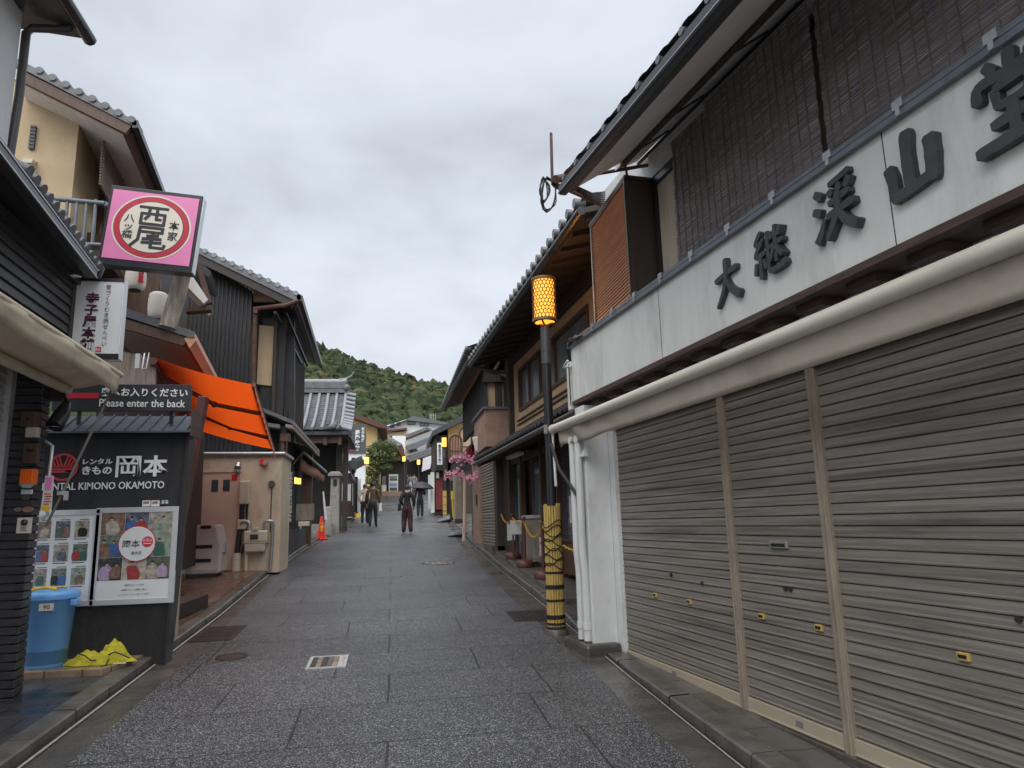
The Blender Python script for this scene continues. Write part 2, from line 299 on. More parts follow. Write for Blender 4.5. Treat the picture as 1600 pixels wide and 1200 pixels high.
def custom(name, build, rough=0.5):
    m = bpy.data.materials.new(name); m.use_nodes = True; t = m.node_tree; p = t.nodes['Principled BSDF']; p.inputs['Roughness'].default_value = rough
    build(t, p, t.nodes.new, t.links.new); return m
def _road(t, p, n, L):
    tcn = n('ShaderNodeTexCoord')
    v = n('ShaderNodeTexVoronoi'); v.inputs['Scale'].default_value = 150; L(tcn.outputs['Object'], v.inputs['Vector'])
    sp = n('ShaderNodeSeparateColor'); L(v.outputs['Color'], sp.inputs[0])
    rp = n('ShaderNodeValToRGB'); e = rp.color_ramp.elements
    e[0].position = 0.0; e[0].color = (0.018, 0.0185, 0.021, 1); e[1].position = 1.0; e[1].color = (0.42, 0.41, 0.40, 1)
    for q, c in ((0.38, 0.036), (0.62, 0.072), (0.84, 0.14)):
        k = e.new(q); k.color = (c, c * 1.0, c * 1.03, 1)
    L(sp.outputs[0], rp.inputs[0])
    wv = n('ShaderNodeTexNoise'); wv.inputs['Scale'].default_value = 1.1; wv.inputs['Detail'].default_value = 3; L(tcn.outputs['Object'], wv.inputs['Vector'])
    dis = n('ShaderNodeVectorMath'); dis.operation = 'MULTIPLY_ADD'; L(wv.outputs['Color'], dis.inputs[0]); dis.inputs[1].default_value = (0.035, 0.035, 0); L(tcn.outputs['Object'], dis.inputs[2])
    br = n('ShaderNodeTexBrick'); br.offset = 0.37; br.offset_frequency = 2; br.squash = 1.35; br.squash_frequency = 3
    br.inputs['Scale'].default_value = 1.0; br.inputs['Brick Width'].default_value = 1.25; br.inputs['Row Height'].default_value = 0.82; br.inputs['Mortar Size'].default_value = 0.008; br.inputs['Mortar Smooth'].default_value = 0.3
    br.inputs['Color1'].default_value = (1, 1, 1, 1); br.inputs['Color2'].default_value = (0.78, 0.79, 0.80, 1); br.inputs['Mortar'].default_value = (0.1, 0.1, 0.1, 1)
    L(dis.outputs[0], br.inputs['Vector'])
    bn = n('ShaderNodeTexNoise'); bn.inputs['Scale'].default_value = 0.55; bn.inputs['Detail'].default_value = 6; L(tcn.outputs['Object'], bn.inputs['Vector'])
    br2 = n('ShaderNodeMapRange'); br2.inputs[1].default_value = 0.3; br2.inputs[2].default_value = 0.7; br2.inputs[3].default_value = 0.72; br2.inputs[4].default_value = 1.22; L(bn.outputs[0], br2.inputs[0])
    # joints fade in and out as the surface wears
    jn = n('ShaderNodeTexNoise'); jn.inputs['Scale'].default_value = 0.8; jn.inputs['Detail'].default_value = 2; L(tcn.outputs['Object'], jn.inputs['Vector'])
    jr = n('ShaderNodeMapRange'); jr.inputs[1].default_value = 0.35; jr.inputs[2].default_value = 0.62; jr.inputs[3].default_value = 0.75; jr.inputs[4].default_value = 0.95; L(jn.outputs[0], jr.inputs[0])
    mx = n('ShaderNodeMix'); mx.data_type = 'RGBA'; mx.blend_type = 'MULTIPLY'; L(jr.outputs[0], mx.inputs[0]); L(rp.outputs[0], mx.inputs[6]); L(br.outputs['Color'], mx.inputs[7])
    sc = n('ShaderNodeVectorMath'); sc.operation = 'SCALE'; tn = n('ShaderNodeVectorMath'); tn.operation = 'MULTIPLY'; tn.inputs[1].default_value = (1.0, 1.03, 1.07); L(mx.outputs[2], tn.inputs[0]); L(tn.outputs[0], sc.inputs[0]); L(br2.outputs[0], sc.inputs['Scale']); L(sc.outputs[0], p.inputs['Base Color'])
    rr = n('ShaderNodeMapRange'); rr.inputs[1].default_value = 0.3; rr.inputs[2].default_value = 0.7; rr.inputs[3].default_value = 0.22; rr.inputs[4].default_value = 0.5; L(bn.outputs[0], rr.inputs[0]); L(rr.outputs[0], p.inputs['Roughness'])
    bp = n('ShaderNodeBump'); bp.inputs['Strength'].default_value = 0.55; bp.inputs['Distance'].default_value = 0.006; bp.invert = True; L(v.outputs['Distance'], bp.inputs['Height'])
    bp2 = n('ShaderNodeBump'); bp2.inputs['Strength'].default_value = 0.6; bp2.inputs['Distance'].default_value = 0.01; L(br.outputs['Fac'], bp2.inputs['Height']); bp2.invert = True; L(bp.outputs[0], bp2.inputs['Normal']); L(bp2.outputs[0], p.inputs['Normal'])
M['road'] = custom('permeable_asphalt', _road)
def paving(name, c1, c2, mortar, bw, rh, rough, wet):
    def f(t, p, n, L):
        tcn = n('ShaderNodeTexCoord')
        br = n('ShaderNodeTexBrick'); br.inputs['Scale'].default_value = 1; br.inputs['Brick Width'].default_value = bw; br.inputs['Row Height'].default_value = rh; br.inputs['Mortar Size'].default_value = 0.006
        br.inputs['Color1'].default_value = (*c1, 1); br.inputs['Color2'].default_value = (*c2, 1); br.inputs['Mortar'].default_value = (*mortar, 1); L(tcn.outputs['Object'], br.inputs['Vector'])
        nz = n('ShaderNodeTexNoise'); nz.inputs['Scale'].default_value = 2.5; nz.inputs['Detail'].default_value = 8; nz.inputs['Roughness'].default_value = 0.65; L(tcn.outputs['Object'], nz.inputs['Vector'])
        mr = n('ShaderNodeMapRange'); mr.inputs[1].default_value = 0.28; mr.inputs[2].default_value = 0.72; mr.inputs[3].default_value = 0.45; mr.inputs[4].default_value = 1.35; L(nz.outputs[0], mr.inputs[0])
        sc = n('ShaderNodeVectorMath'); sc.operation = 'SCALE'; L(br.outputs['Color'], sc.inputs[0]); L(mr.outputs[0], sc.inputs['Scale']); L(sc.outputs[0], p.inputs['Base Color'])
        r3 = n('ShaderNodeMapRange'); r3.inputs[1].default_value = 0.38; r3.inputs[2].default_value = 0.6; r3.inputs[3].default_value = max(.05, rough - wet); r3.inputs[4].default_value = rough; L(nz.outputs[0], r3.inputs[0]); L(r3.outputs[0], p.inputs['Roughness'])
        bp = n('ShaderNodeBump'); bp.inputs['Strength'].default_value = 0.4; bp.inputs['Distance'].default_value = 0.008; bp.invert = True; L(br.outputs['Fac'], bp.inputs['Height']); L(bp.outputs[0], p.inputs['Normal'])
    return custom(name, f)
M['pave_dark'] = paving('wet_dark_paving', (0.06, 0.06, 0.064), (0.045, 0.045, 0.05), (0.015, 0.015, 0.015), 0.45, 0.30, 0.42, 0.36)
M['pave_brown'] = paving('brown_tile_paving', (0.19, 0.115, 0.078), (0.15, 0.09, 0.062), (0.05, 0.035, 0.028), 0.30, 0.30, 0.42, 0.3)
M['platform'] = paving('tan_tile_platform', (0.27, 0.20, 0.135), (0.22, 0.16, 0.105), (0.07, 0.05, 0.04), 0.30, 0.30, 0.4, 0.3)
M['pave_grey'] = paving('grey_paving', (0.12, 0.11, 0.10), (0.095, 0.088, 0.08), (0.03, 0.03, 0.03), 0.6, 0.4, 0.45, 0.3)
M['red_brick'] = pm('red_tile_panel', (0.24, 0.035, 0.03), 0.5, 0.15, 8, bump=0.05)
def _blind(t, p, n, L):
    tcn = n('ShaderNodeTexCoord'); mp = n('ShaderNodeMapping'); mp.inputs['Scale'].default_value = (1.2, 1.2, 85); L(tcn.outputs['Object'], mp.inputs[0])
    nz = n('ShaderNodeTexNoise'); nz.inputs['Scale'].default_value = 2; nz.inputs['Detail'].default_value = 4; nz.inputs['Roughness'].default_value = 0.7; L(mp.outputs[0], nz.inputs['Vector'])
    rp = n('ShaderNodeValToRGB'); e = rp.color_ramp.elements; e[0].position = 0.34; e[0].color = (0.075, 0.064, 0.063, 1); e[1].position = 0.70; e[1].color = (0.60, 0.55, 0.56, 1); k = e.new(0.52); k.color = (0.24, 0.215, 0.22, 1)
    L(nz.outputs[0], rp.inputs[0]); L(rp.outputs[0], p.inputs['Base Color'])
    bp = n('ShaderNodeBump'); bp.inputs['Strength'].default_value = 0.5; bp.inputs['Distance'].default_value = 0.004; L(nz.outputs[0], bp.inputs['Height']); L(bp.outputs[0], p.inputs['Normal'])
M['blind'] = custom('reed_blind', _blind, 0.7)
def _forest(t, p, n, L):
    at = n('ShaderNodeAttribute'); at.attribute_name = 'tint'
    tcn = n('ShaderNodeTexCoord'); nz = n('ShaderNodeTexNoise'); nz.inputs['Scale'].default_value = 0.55; nz.inputs['Detail'].default_value = 8; nz.inputs['Roughness'].default_value = 0.75; L(tcn.outputs['Object'], nz.inputs['Vector'])
    mr = n('ShaderNodeMapRange'); mr.inputs[1].default_value = 0.3; mr.inputs[2].default_value = 0.7; mr.inputs[3].default_value = 0.45; mr.inputs[4].default_value = 1.5; L(nz.outputs[0], mr.inputs[0])
    sc = n('ShaderNodeVectorMath'); sc.operation = 'SCALE'; L(at.outputs['Color'], sc.inputs[0]); L(mr.outputs[0], sc.inputs['Scale']); L(sc.outputs[0], p.inputs['Base Color'])
    p.inputs['Specular IOR Level'].default_value = 0.1
M['forest'] = custom('forest_leaves', _forest, 0.9)
# ------------------------------------------------------------------ ground, road, kerbs
def lerp(tab, y):
    if y <= tab[0][0]: return tab[0][1]
    for (a, b), (c, d) in zip(tab, tab[1:]):
        if y <= c: return b + (d - b) * (y - a) / (c - a)
    return tab[-1][1]
XL = lambda y: lerp([(-8, -2.17), (10, -2.2), (14, -2.3), (20, -2.28), (22.5, -2.2), (25, -2.05), (30, -1.95), (40, -1.85), (50, -1.4), (60, -.3), (70, 1.0), (85, 3.2), (110, 7)], y)
XR = lambda y: lerp([(-8, 1.98), (6, 1.98), (9, 2.02), (14, 2.06), (20, 2.15), (25, 2.35), (36, 2.7), (50, 3.1), (60, 4.0), (70, 5.4), (85, 8.2), (110, 12)], y)
AL = lambda y: XL(y) + lerp([(-8, .33), (8, .3), (16, .13), (30, .12), (60, .1)], y)
AR = lambda y: XR(y) - lerp([(-8, .29), (6, .29), (10.5, .36), (14, .33), (21, .3), (36, .2), (60, .15)], y)
YS = [-8 + .5 * i for i in range(45)] + [15 + i for i in range(96)]
def strip(name, fa, fb, dz, mat, ys=YS, za=None):
    mb = MB(); mb.grid([[(fa(y), y, zr(y) + dz), (fb(y), y, zr(y) + dz)] for y in ys])
    return struct(mb.build(name, mat))
g = MB(); g.grid([[(x, y, zr(y) - 0.06) for x in (-420, -60, -12, -6, 0, 6, 14, 60, 420)] for y in [-40, -8] + YS[1:] + [115, 130, 160, 220, 320, 500, 1200]])
struct(g.build('ground', M['concrete']))
road = strip('road', AL, AR, 0, M['road'])
strip('gutter', XL, AL, -0.004, M['concrete']); strip('gutter', AR, XR, -0.004, M['concrete'])
def kerb(fx, s, h, ys):
    mb = MB(); y = ys[0]
    while y < ys[-1]:
        yy = [y, y + .295, y + .592] if y < 45 else [y, y + 2]; j = random.uniform(-.003, .003); k = random.uniform(-.003, .004)
        mb.grid([[(fx(q) - s * .005 + j, q, zr(q) - .06), (fx(q) - s * .005 + j, q, zr(q) + h(q) - .012 + k), (fx(q) + s * .008 + j, q, zr(q) + h(q) + k), (fx(q) + s * .15, q, zr(q) + h(q) + .004 + k), (fx(q) + s * .15, q, zr(q) - .06)] for q in yy]); y += .6 if y < 45 else 2
    struct(mb.build('kerb', M['kerb'], bevel=0))
kh = lambda y: .075
khr = lambda y: lerp([(-8, .09), (3, .10), (5, .065), (7, .02), (7.6, .05), (9, .09), (40, .09)], y)
kerb(XL, -1, kh, YS); kerb(XR, 1, khr, YS)
def edge(fx, s, o, wd, ys, name='drain_edge', mat='wet_metal', dz=.006):
    mb = MB(); mb.grid([[(fx(y) - s * o, y, zr(y) + dz), (fx(y) - s * (o + wd), y, zr(y) + dz)] for y in ys]); struct(mb.build(name, M[mat]))
YN = [y for y in YS if y < 42]
edge(XL, -1, .012, .018, YN, mat='slit', name='drain_slit', dz=.003); edge(XL, -1, .034, .022, YN)
edge(XR, 1, .012, .018, YN, mat='slit', name='drain_slit', dz=.003); edge(XR, 1, .034, .012, YN)
strip('pavement', lambda y: XL(y) - 3.2, lambda y: XL(y) - .15, .068, M['pave_dark'], [y for y in YS if y <= 8])
strip('forecourt', lambda y: XL(y) - 3.2, lambda y: XL(y) - .15, .085, M['pave_brown'], [y for y in YS if 8 <= y <= 15])
strip('pavement', lambda y: XL(y) - 3, lambda y: XL(y) - .15, .075, M['pave_grey'], [y for y in YS if 15 <= y <= 60])
mb = MB(); mb.grid([[(XR(y) + .15, y, zr(y) + khr(y)), (XR(y) + 1.6, y, zr(y) + khr(y))] for y in YS if y <= 7.5]); struct(mb.build('pavement', M['pave_grey']))
mb = MB(); mb.grid([[(XR(y) + .15, y, zr(y) + .088), (XR(y) + 3.4, y, zr(y) + .088)] for y in YS if y >= 7.5 and y < 60]); struct(mb.build('pavement', M['pave_grey']))
# raised step in front of the ochre shop
mb = MB(); mb.hexa([(2.13, 9.0, .4), (2.22, 17.3, .8), (4.5, 17.3, .8), (4.5, 9.0, .4)], [(2.13, 9.0, zr(9) + .17), (2.22, 17.3, zr(17.3) + .17), (4.5, 17.3, zr(17.3) + .17), (4.5, 9.0, zr(9) + .17)])
struct(mb.build('shop_step', M['kerb'], bevel=.012))

# manholes and drain covers lie in the road
def disc(mb, c, r, h, n=28): mb.lathe((c[0], c[1], zr(c[1])), [(r, -.01), (r, h), (0.001, h)], n, False)
def tilt(y): return zr(y)
def road_plate(name, label, cat, x0, x1, y0, y1, mat, frame, bars, group=None):
    t = thing(name, label, cat, (x0, y0, zr(y0)), group)
    f = lambda p: Vector((p[0], p[1], zr(p[1]) + p[2]))
    mb = MB(f); b = .03
    mb.box(x0, x1, y0, y0 + b, -.01, .008); mb.box(x0, x1, y1 - b, y1, -.01, .008); mb.box(x0, x0 + b, y0 + b, y1 - b, -.01, .008); mb.box(x1 - b, x1, y0 + b, y1 - b, -.01, .008)
    mb.build('frame', frame, t)
    mb = MB(f); mb.box(x0 + b, x1 - b, y0 + b, y1 - b, -.01, .003); mb.build('pit', M['slit'], t)
    mb = MB(f); bars(mb, x0 + b, x1 - b, y0 + b, y1 - b); mb.build('grate', mat, t)
def bars_grid(nx, ny):
    def f(mb, x0, x1, y0, y1):
        for i in range(nx): a = x0 + (x1 - x0) * (i + .25) / nx; mb.box(a, a + (x1 - x0) * .5 / nx, y0, y1, .003, .009)
        for i in range(ny): a = y0 + (y1 - y0) * (i + .35) / ny; mb.box(x0, x1, a, a + (y1 - y0) * .3 / ny, .003, .0075)
    return f
road_plate('drain_grate', 'rusty brown drain grate in the left gutter below the brown tiles', 'drain cover', -2.12, -1.68, 8.35, 9.15, M['iron'], M['iron'], bars_grid(13, 4))
road_plate('drain_grate', 'dark drain grate in the right gutter beside the bamboo wrapped lamp post', 'drain cover', 1.42, 1.92, 8.55, 9.2, M['iron'], M['iron'], bars_grid(9, 4))
t = thing('inspection_cover', 'small square road cover with orange and white bands in the middle of the road', 'manhole cover', (-.57, 7.1, zr(7.1)))
f = lambda p: Vector((p[0], p[1], zr(p[1]) + p[2]))
mb = MB(f); x0, x1, y0, y1 = -.75, -.40, 6.87, 7.33
for a in ((x0, x1, y0, y0 + .03), (x0, x1, y1 - .03, y1), (x0, x0 + .03, y0 + .03, y1 - .03), (x1 - .03, x1, y0 + .03, y1 - .03)): mb.box(*a, -.01, .009)
mb.build('frame', M['wet_metal'], t)
cols = ['iron', 'platform', 'iron', 'concrete', 'platform', 'wet_metal']; ww = (x1 - x0 - .06) / 6
for i, k in enumerate(cols):
    mb = MB(f); mb.box(x0 + .03 + ww * i, x0 + .03 + ww * (i + 1) - .004, y0 + .03, y1 - .03, -.01, .006); mb.build('cover_band', M[k], t)
t = thing('manhole_cover', 'round tan manhole cover with dark cast iron ring farther up the road', 'manhole cover', (.96, 15.2, zr(15.2)))
f2 = lambda p: Vector((p[0], p[1], p[2] + zr(p[1]) - zr(15.2)))
mb = MB(f2); mb.lathe((.96, 15.2, zr(15.2)), [(.36, -.01), (.36, .007), (.31, .007), (.31, -.01)], 30, False); mb.build('ring', M['iron'], t)
mb = MB(f2); mb.lathe((.96, 15.2, zr(15.2)), [(.305, -.01), (.305, .005), (.001, .0051)], 30, False); mb.build('lid', M['platform'], t)
mb = MB(f2)
for i in range(10):
    a = i * math.pi / 5; mb.box(.96 + .2 * math.cos(a) - .03, .96 + .2 * math.cos(a) + .03, 15.2 + .2 * math.sin(a) - .03, 15.2 + .2 * math.sin(a) + .03, zr(15.2) + .004, zr(15.2) + .008)
mb.build('stud', M['iron'], t)
t = thing('manhole_cover', 'small round rusty manhole cover near the left gutter', 'manhole cover', (-1.51, 7.55, zr(7.55)))
f3 = lambda p: Vector((p[0], p[1], p[2] + zr(p[1]) - zr(7.55)))
mb = MB(f3); mb.lathe((-1.51, 7.55, zr(7.55)), [(.15, -.01), (.15, .007), (.125, .007), (.125, -.01)], 26, False); mb.build('ring', M['iron'], t)
mb = MB(f3); mb.lathe((-1.51, 7.55, zr(7.55)), [(.12, -.01), (.12, .005), (.001, .0051)], 26, False); mb.build('lid', M['iron'], t)
road_plate('pavement_cover', 'small round edged iron cover in the wet paving by the tiled column', 'manhole cover', -2.78, -2.5, 5.75, 6.0, M['iron'], M['iron'], bars_grid(4, 3)) if 0 else None

def wave_roof(f, u0, u1, o0, z0, o1, z1, pitch=.27, amp=.035, n=10, curve=0.0, steps=7, per=6):
    """tiles as a rolled sheet with stepped courses: eave edge (o0, z0) up to (o1, z1)"""
    mb = MB(f); nu = max(2, int((u1 - u0) / pitch * per)); rows = []
    for i in range(n):
        for k in (0, 1):
            s = (i + k) / n; o = o0 + (o1 - o0) * s; z = z0 + (z1 - z0) * s - curve * math.sin(math.pi * s) + (.028 * (1 - k))
            rows.append([(u0 + (u1 - u0) * j / nu, o, z + amp * (max(0, math.cos(2 * math.pi * (u1 - u0) * j / nu / pitch)) ** .6)) for j in range(nu + 1)])
    mb.grid(rows)
    return mb
def tile_ends(f, name, mat, par, u0, u1, pitch, o, z, r=.05, d=.07):
    for i in range(int((u1 - u0) / pitch) + 1):
        u = u0 + pitch * i; mb = MB(f); mb.tube([(u, o + d, z), (u, o - .03, z)], r, 9); mb.build(name, mat, par)

# ------------------------------------------------------------------ right: the corner shop with three closed shutters
A = Frame(2.13, 6.74, -5.885, 1)
shop = thing('shop_building', 'white fronted shop with closed grey shutters and big dark brush letters', 'building', A((0, 0, .3)))
def part(name, mat, par, boxes, f=A, bevel=0, label=None):
    mb = MB(f)
    for b in boxes: mb.box(*b)
    return mb.build(name, mat, par, bevel=bevel, label=label)
ZB = .315
part('wall', M['white_wall'], shop, [(-6.3, .30, -5, -.16, .1, 4.8), (-.06, .30, -.16, .0, .2, 2.75), (-6.3, -.06, -.16, -.02, 2.46, 2.79), (-6.3, -1.25, -.16, -.06, 4.52, 4.85), (-6.3, .3, -.16, -.02, 3.4, 3.62), (-1.2, .3, -.16, -.02, 3.62, 4.95)])
part('wing_wall', M['white_wall'], shop, [(.06, .30, .0, .25, .34, 2.72)], bevel=.008)
def shutter(u0, u1, latches, key, holes=()):
    mb = MB(A); p = .0622; n = int((2.46 - ZB - .09) / p) + 1; rows = []
    for i in range(n):
        z = ZB + .09 + i * p; j = random.uniform(-.0015, .0015)
        for dz, o in ((.0, -.054), (.003, -.037), (.011, -.0355), (.0145, -.043), (.035, -.0415 + j), (.058, -.0435), (.0605, -.054)): rows.append([(u0, o, z + dz), (u1, o, z + dz)])
    mb.grid(rows)
    o = mb.build('shutter', M['shutter'], shop)
    part('bottom_rail', M['cream_rail'], o, [(u0, u1, -.055, -.022, ZB, ZB + .085), (u0, u1, -.055, -.016, ZB, ZB + .012)], bevel=.003)
    for u in latches:
        part('latch', M['brass'], o, [(u - .032, u + .032, -.05, -.026, .925, .962)], bevel=.004)
        part('latch_slot', M['slit'], o, [(u - .022, u + .022, -.03, -.0245, .936, .952)])
    for u, z in key:
        mb = MB(A); mb.tube([(u, -.05, z), (u, -.026, z)], .014, 10); mb.build('lock', M['iron'], o)
    for u, z in holes:
        part('maker_plate', M['steel'], o, [(u - .035, u + .035, -.05, -.0205, z - .017, z + .017)])
    return o
s1 = shutter(-1.925, -.06, (-.70, -1.28), [(-1.01, 1.13), (-1.5, 1.10)], [(-.98, .36)])
s2 = shutter(-2.92, -2.005, (-2.23, -2.79), [(-2.51, 1.14), (-2.56, 1.14)], [(-2.54, .36)])
s3 = shutter(-5.2, -3.00, (-3.76, -4.7), [(-4.06, 1.14)], [(-4.2, .36)])
part('mail_slot', M['steel'], s2, [(-2.58, -2.40, -.05, -.024, 1.385, 1.43)], bevel=.004)
part('mail_flap', M['slit'], s2, [(-2.56, -2.42, -.03, -.0225, 1.395, 1.415)])
for u in (-2.005, -3.0, -5.28): part('shutter_post', M['shutter_post'], shop, [(u, u + .08, -.06, -.015, ZB - .02, 2.46), (u + .015, u + .03, -.02, -.008, ZB - .02, 2.46), (u + .05, u + .065, -.02, -.008, ZB - .02, 2.46)], bevel=.004)
part('wall_pier', M['white_wall'], shop, [(-6.3, -5.2, -.16, .0, .1, 2.46)])
part('doorstep', M['concrete'], shop, [(-6.3, -.06, -.3, .02, .05, ZB - .004)])
part('footing', M['concrete'], shop, [(-.02, .62, .0, .36, .2, .455)], bevel=.03)
part('lintel', M['soffit_grey'], shop, [(-6.3, .06, -.02, -.005, 2.45, 2.76)])
fas = part('fascia', M['fascia'], shop, [(-6.3, .33, -.02, .25, 2.795, 3.395)], bevel=.006)
part('panel_joint', M['slit'], fas, [(-1.665, -1.66, .2, .2515, 2.80, 3.39), (-3.985, -3.98, .2, .2515, 2.80, 3.39)])
cap = part('fascia_cap', M['cap_metal'], shop, [(-6.3, .35, -.02, .285, 3.395, 3.425), (-6.3, .35, .262, .285, 3.36, 3.395)], bevel=.004)
for i in range(13):
    u = .1 - .47 * i; part('cap_clip', M['steel'], cap, [(u - .03, u + .03, .22, .292, 3.40, 3.442), (u - .012, u + .012, .285, .295, 3.365, 3.40)])
tr = [(-6.3, .33, .19, .262, 2.755, 2.795), (-6.3, .33, .0, .19, 2.765, 2.795)]
for i in range(16):
    u = .05 - .40 * i; tr.append((u - .2, u, .0, .17, 2.715, 2.765))
part('eave_trim', M['brown_trim'], shop, tr)
# upper floor
part('window_frame', M['gutter_black'], shop, [(-1.25, -1.21, -.1, .0, 3.6, 4.54), (-6.3, -1.21, -.1, .0, 4.47, 4.54), (-6.3, -1.21, -.1, .0, 3.58, 3.63), (-3.42, -3.38, -.1, -.02, 3.63, 4.47)])
mb = MB(A); mb.box(-3.38, -1.25, -.05, -.035, 3.63, 4.47); mb.build('curtain', M['curtain'], shop)
mb = MB(A); mb.box(-6.3, -3.42, -.14, -.12, 3.63, 4.47); mb.build('curtain', M['curtain'], shop)
part('head_board', M['white_wall'], shop, [(-6.3, -1.2, -.06, .012, 4.54, 4.80)])
of = lambda u: .262 - .09 * (-.17 - u + 1.03 - 1.03) * 0 - .09 * ((u + 1.2) / 1.03)      # front of the box, turned a little towards the lamp
mb = MB(A); q4 = [(-1.2, -.02), (-.17, -.02), (-.17, of(-.17) - .03), (-1.2, of(-1.2) - .03)]
mb.hexa([(*v, 3.44) for v in q4], [(*v, 4.52) for v in q4]); sb = mb.build('shutter_box', M['box_brown'], shop, bevel=.004)
mb = MB(A); q4 = [(-1.22, -.02), (-.15, -.02), (-.15, of(-.17) + .004), (-1.22, of(-1.2) + .004)]; mb.hexa([(*v, 4.522) for v in q4], [(*v, 4.55) for v in q4]); mb.build('box_top', M['box_brown'], sb)
mb = MB(A); a0, a1 = -1.175, -.195
for i in range(34):
    z = 3.475 + i * .0305; mb.hexa([(a0, of(a0) - .027, z), (a1, of(a1) - .027, z), (a1, of(a1) - .006, z - .004), (a0, of(a0) - .006, z - .004)], [(a0, of(a0) - .027, z + .024), (a1, of(a1) - .027, z + .024), (a1, of(a1) - .021, z + .022), (a0, of(a0) - .021, z + .022)])
mb.build('louver', M['louver'], sb)
mb = MB(A)
for u0, u1, z0, z1 in ((-1.20, -1.175, 3.44, 4.52), (-.195, -.17, 3.44, 4.52), (-1.174, -.196, 4.50, 4.519), (-1.174, -.196, 3.441, 3.465)):
    q4 = [(u0, of(u0) - .029), (u1, of(u1) - .029), (u1, of(u1)), (u0, of(u0))]; mb.hexa([(*v, z0) for v in q4], [(*v, z1) for v in q4])
mb.build('louver_frame', M['box_brown'], sb)
A2 = lambda p: A((p[0], p[1], p[2] + .055 * (p[0] + 1.5)))     # the old eave sags a little along its length
# eave: gutter, pale board, beam, panelled soffit, tiles
part('gutter', M['gutter_black'], shop, [(-6.5, -1.45, .90, .97, 4.17, 4.255), (-6.5, -1.45, .84, .90, 4.20, 4.26)], f=A2, bevel=.015)
part('gutter_lip', M['steel'], shop, [(-6.5, -1.45, .968, .974, 4.185, 4.191)], f=A2)
mb = MB(A2); mb.hexa([(-6.5, .86, 4.21), (-1.5, .86, 4.21), (-1.5, .42, 4.50), (-6.5, .42, 4.50)], [(-6.5, .86, 4.25), (-1.5, .86, 4.25), (-1.5, .42, 4.54), (-6.5, .42, 4.54)]); mb.build('eave_board', M['soffit'], shop)
part('eave_beam', M['dark_wood'], shop, [(-6.5, -1.48, .385, .42, 4.47, 4.53)], f=A2)
mb = MB(A2); mb.hexa([(-6.5, .385, 4.52), (-1.3, .385, 4.52), (-1.0, .02, 4.79), (-6.5, .02, 4.79)], [(-6.5, .385, 4.58), (-1.3, .385, 4.58), (-1.0, .02, 4.85), (-6.5, .02, 4.85)]); mb.build('soffit_panel', M['soffit_grey'], shop)
for u in (-1.62, -2.18, -2.98, -3.8, -4.6):
    mb = MB(A2); mb.hexa([(u - .011, .385, 4.505), (u + .011, .385, 4.505), (u + .011, .03, 4.768), (u - .011, .03, 4.768)], [(u - .011, .385, 4.522), (u + .011, .385, 4.522), (u + .011, .03, 4.788), (u - .011, .03, 4.788)]); mb.build('soffit_rib', M['dark_wood'], shop)
part('wall_batten', M['dark_wood'], shop, [(-6.5, -1.0, .0, .025, 4.755, 4.775)], f=A2)
rf = wave_roof(A2, -6.5, -1.43, .97, 4.262, -3, 7.3, n=16, amp=.014); rf.build('roof', M['tile'], shop)
tile_ends(A2, 'eave_tile', M['tile'], shop, -6.45, -1.45, .27, .955, 4.268, .026, .02)
# brush letters on the fascia
def brush(strokes, cu, cz, s, k=0, name='letter'):
    mb = MB(A)
    for i, st in enumerate(strokes):
        P = [(x, y) for x, y, w_ in st]; Wd = [w_ for x, y, w_ in st]; n = 5; pts = []
        for j in range(len(P) - 1):
            p0 = P[max(j - 1, 0)]; p1 = P[j]; p2 = P[j + 1]; p3 = P[min(j + 2, len(P) - 1)]
            for q in range(n + (1 if j == len(P) - 2 else 0)):
                t = q / n
                c = [.5 * (2 * p1[a] + (p2[a] - p0[a]) * t + (2 * p0[a] - 5 * p1[a] + 4 * p2[a] - p3[a]) * t * t + (3 * p1[a] - p0[a] - 3 * p2[a] + p3[a]) * t ** 3) for a in (0, 1)]
                pts.append((c[0], c[1], Wd[j] + (Wd[j + 1] - Wd[j]) * t))
        l, r = [], []
        for j, (x, y, w_) in enumerate(pts):
            a = pts[max(j - 1, 0)]; b = pts[min(j + 1, len(pts) - 1)]; dx, dy = b[0] - a[0], b[1] - a[1]; q = math.hypot(dx, dy) or 1
            e_ = .72 if j in (0, len(pts) - 1) else 1
            h = w_ / 2 * e_ * 1.03 * random.uniform(.93, 1.07); l.append((x - dy / q * h, y + dx / q * h)); r.append((x + dy / q * h, y - dx / q * h))
        d = .032 + .0018 * i
        P3 = lambda q, o: (cu - (q[0] - .5) * s, o, cz + (q[1] - .5) * s)
        m = len(l); vs = [P3(q, .2525) for q in l] + [P3(q, .2525) for q in r] + [P3(q, .25 + d) for q in l] + [P3(q, .25 + d) for q in r]; fs = []
        for j in range(m - 1): fs += [(2 * m + j, 2 * m + j + 1, 3 * m + j + 1, 3 * m + j), (j, j + 1, 2 * m + j + 1, 2 * m + j), (m + j, m + j + 1, 3 * m + j + 1, 3 * m + j)]
        fs += [(0, m, 3 * m, 2 * m), (m - 1, 2 * m - 1, 4 * m - 1, 3 * m - 1)]
        mb.add(vs, fs)
    mb.build(name, M['letter'], shop)
DA = [[(.06, .60, .12), (.45, .66, .10), (.92, .70, .14)], [(.52, 1.0, .16), (.48, .62, .13), (.36, .3, .12), (.08, .0, .06)], [(.5, .56, .08), (.64, .3, .14), (.97, .06, .2)]]
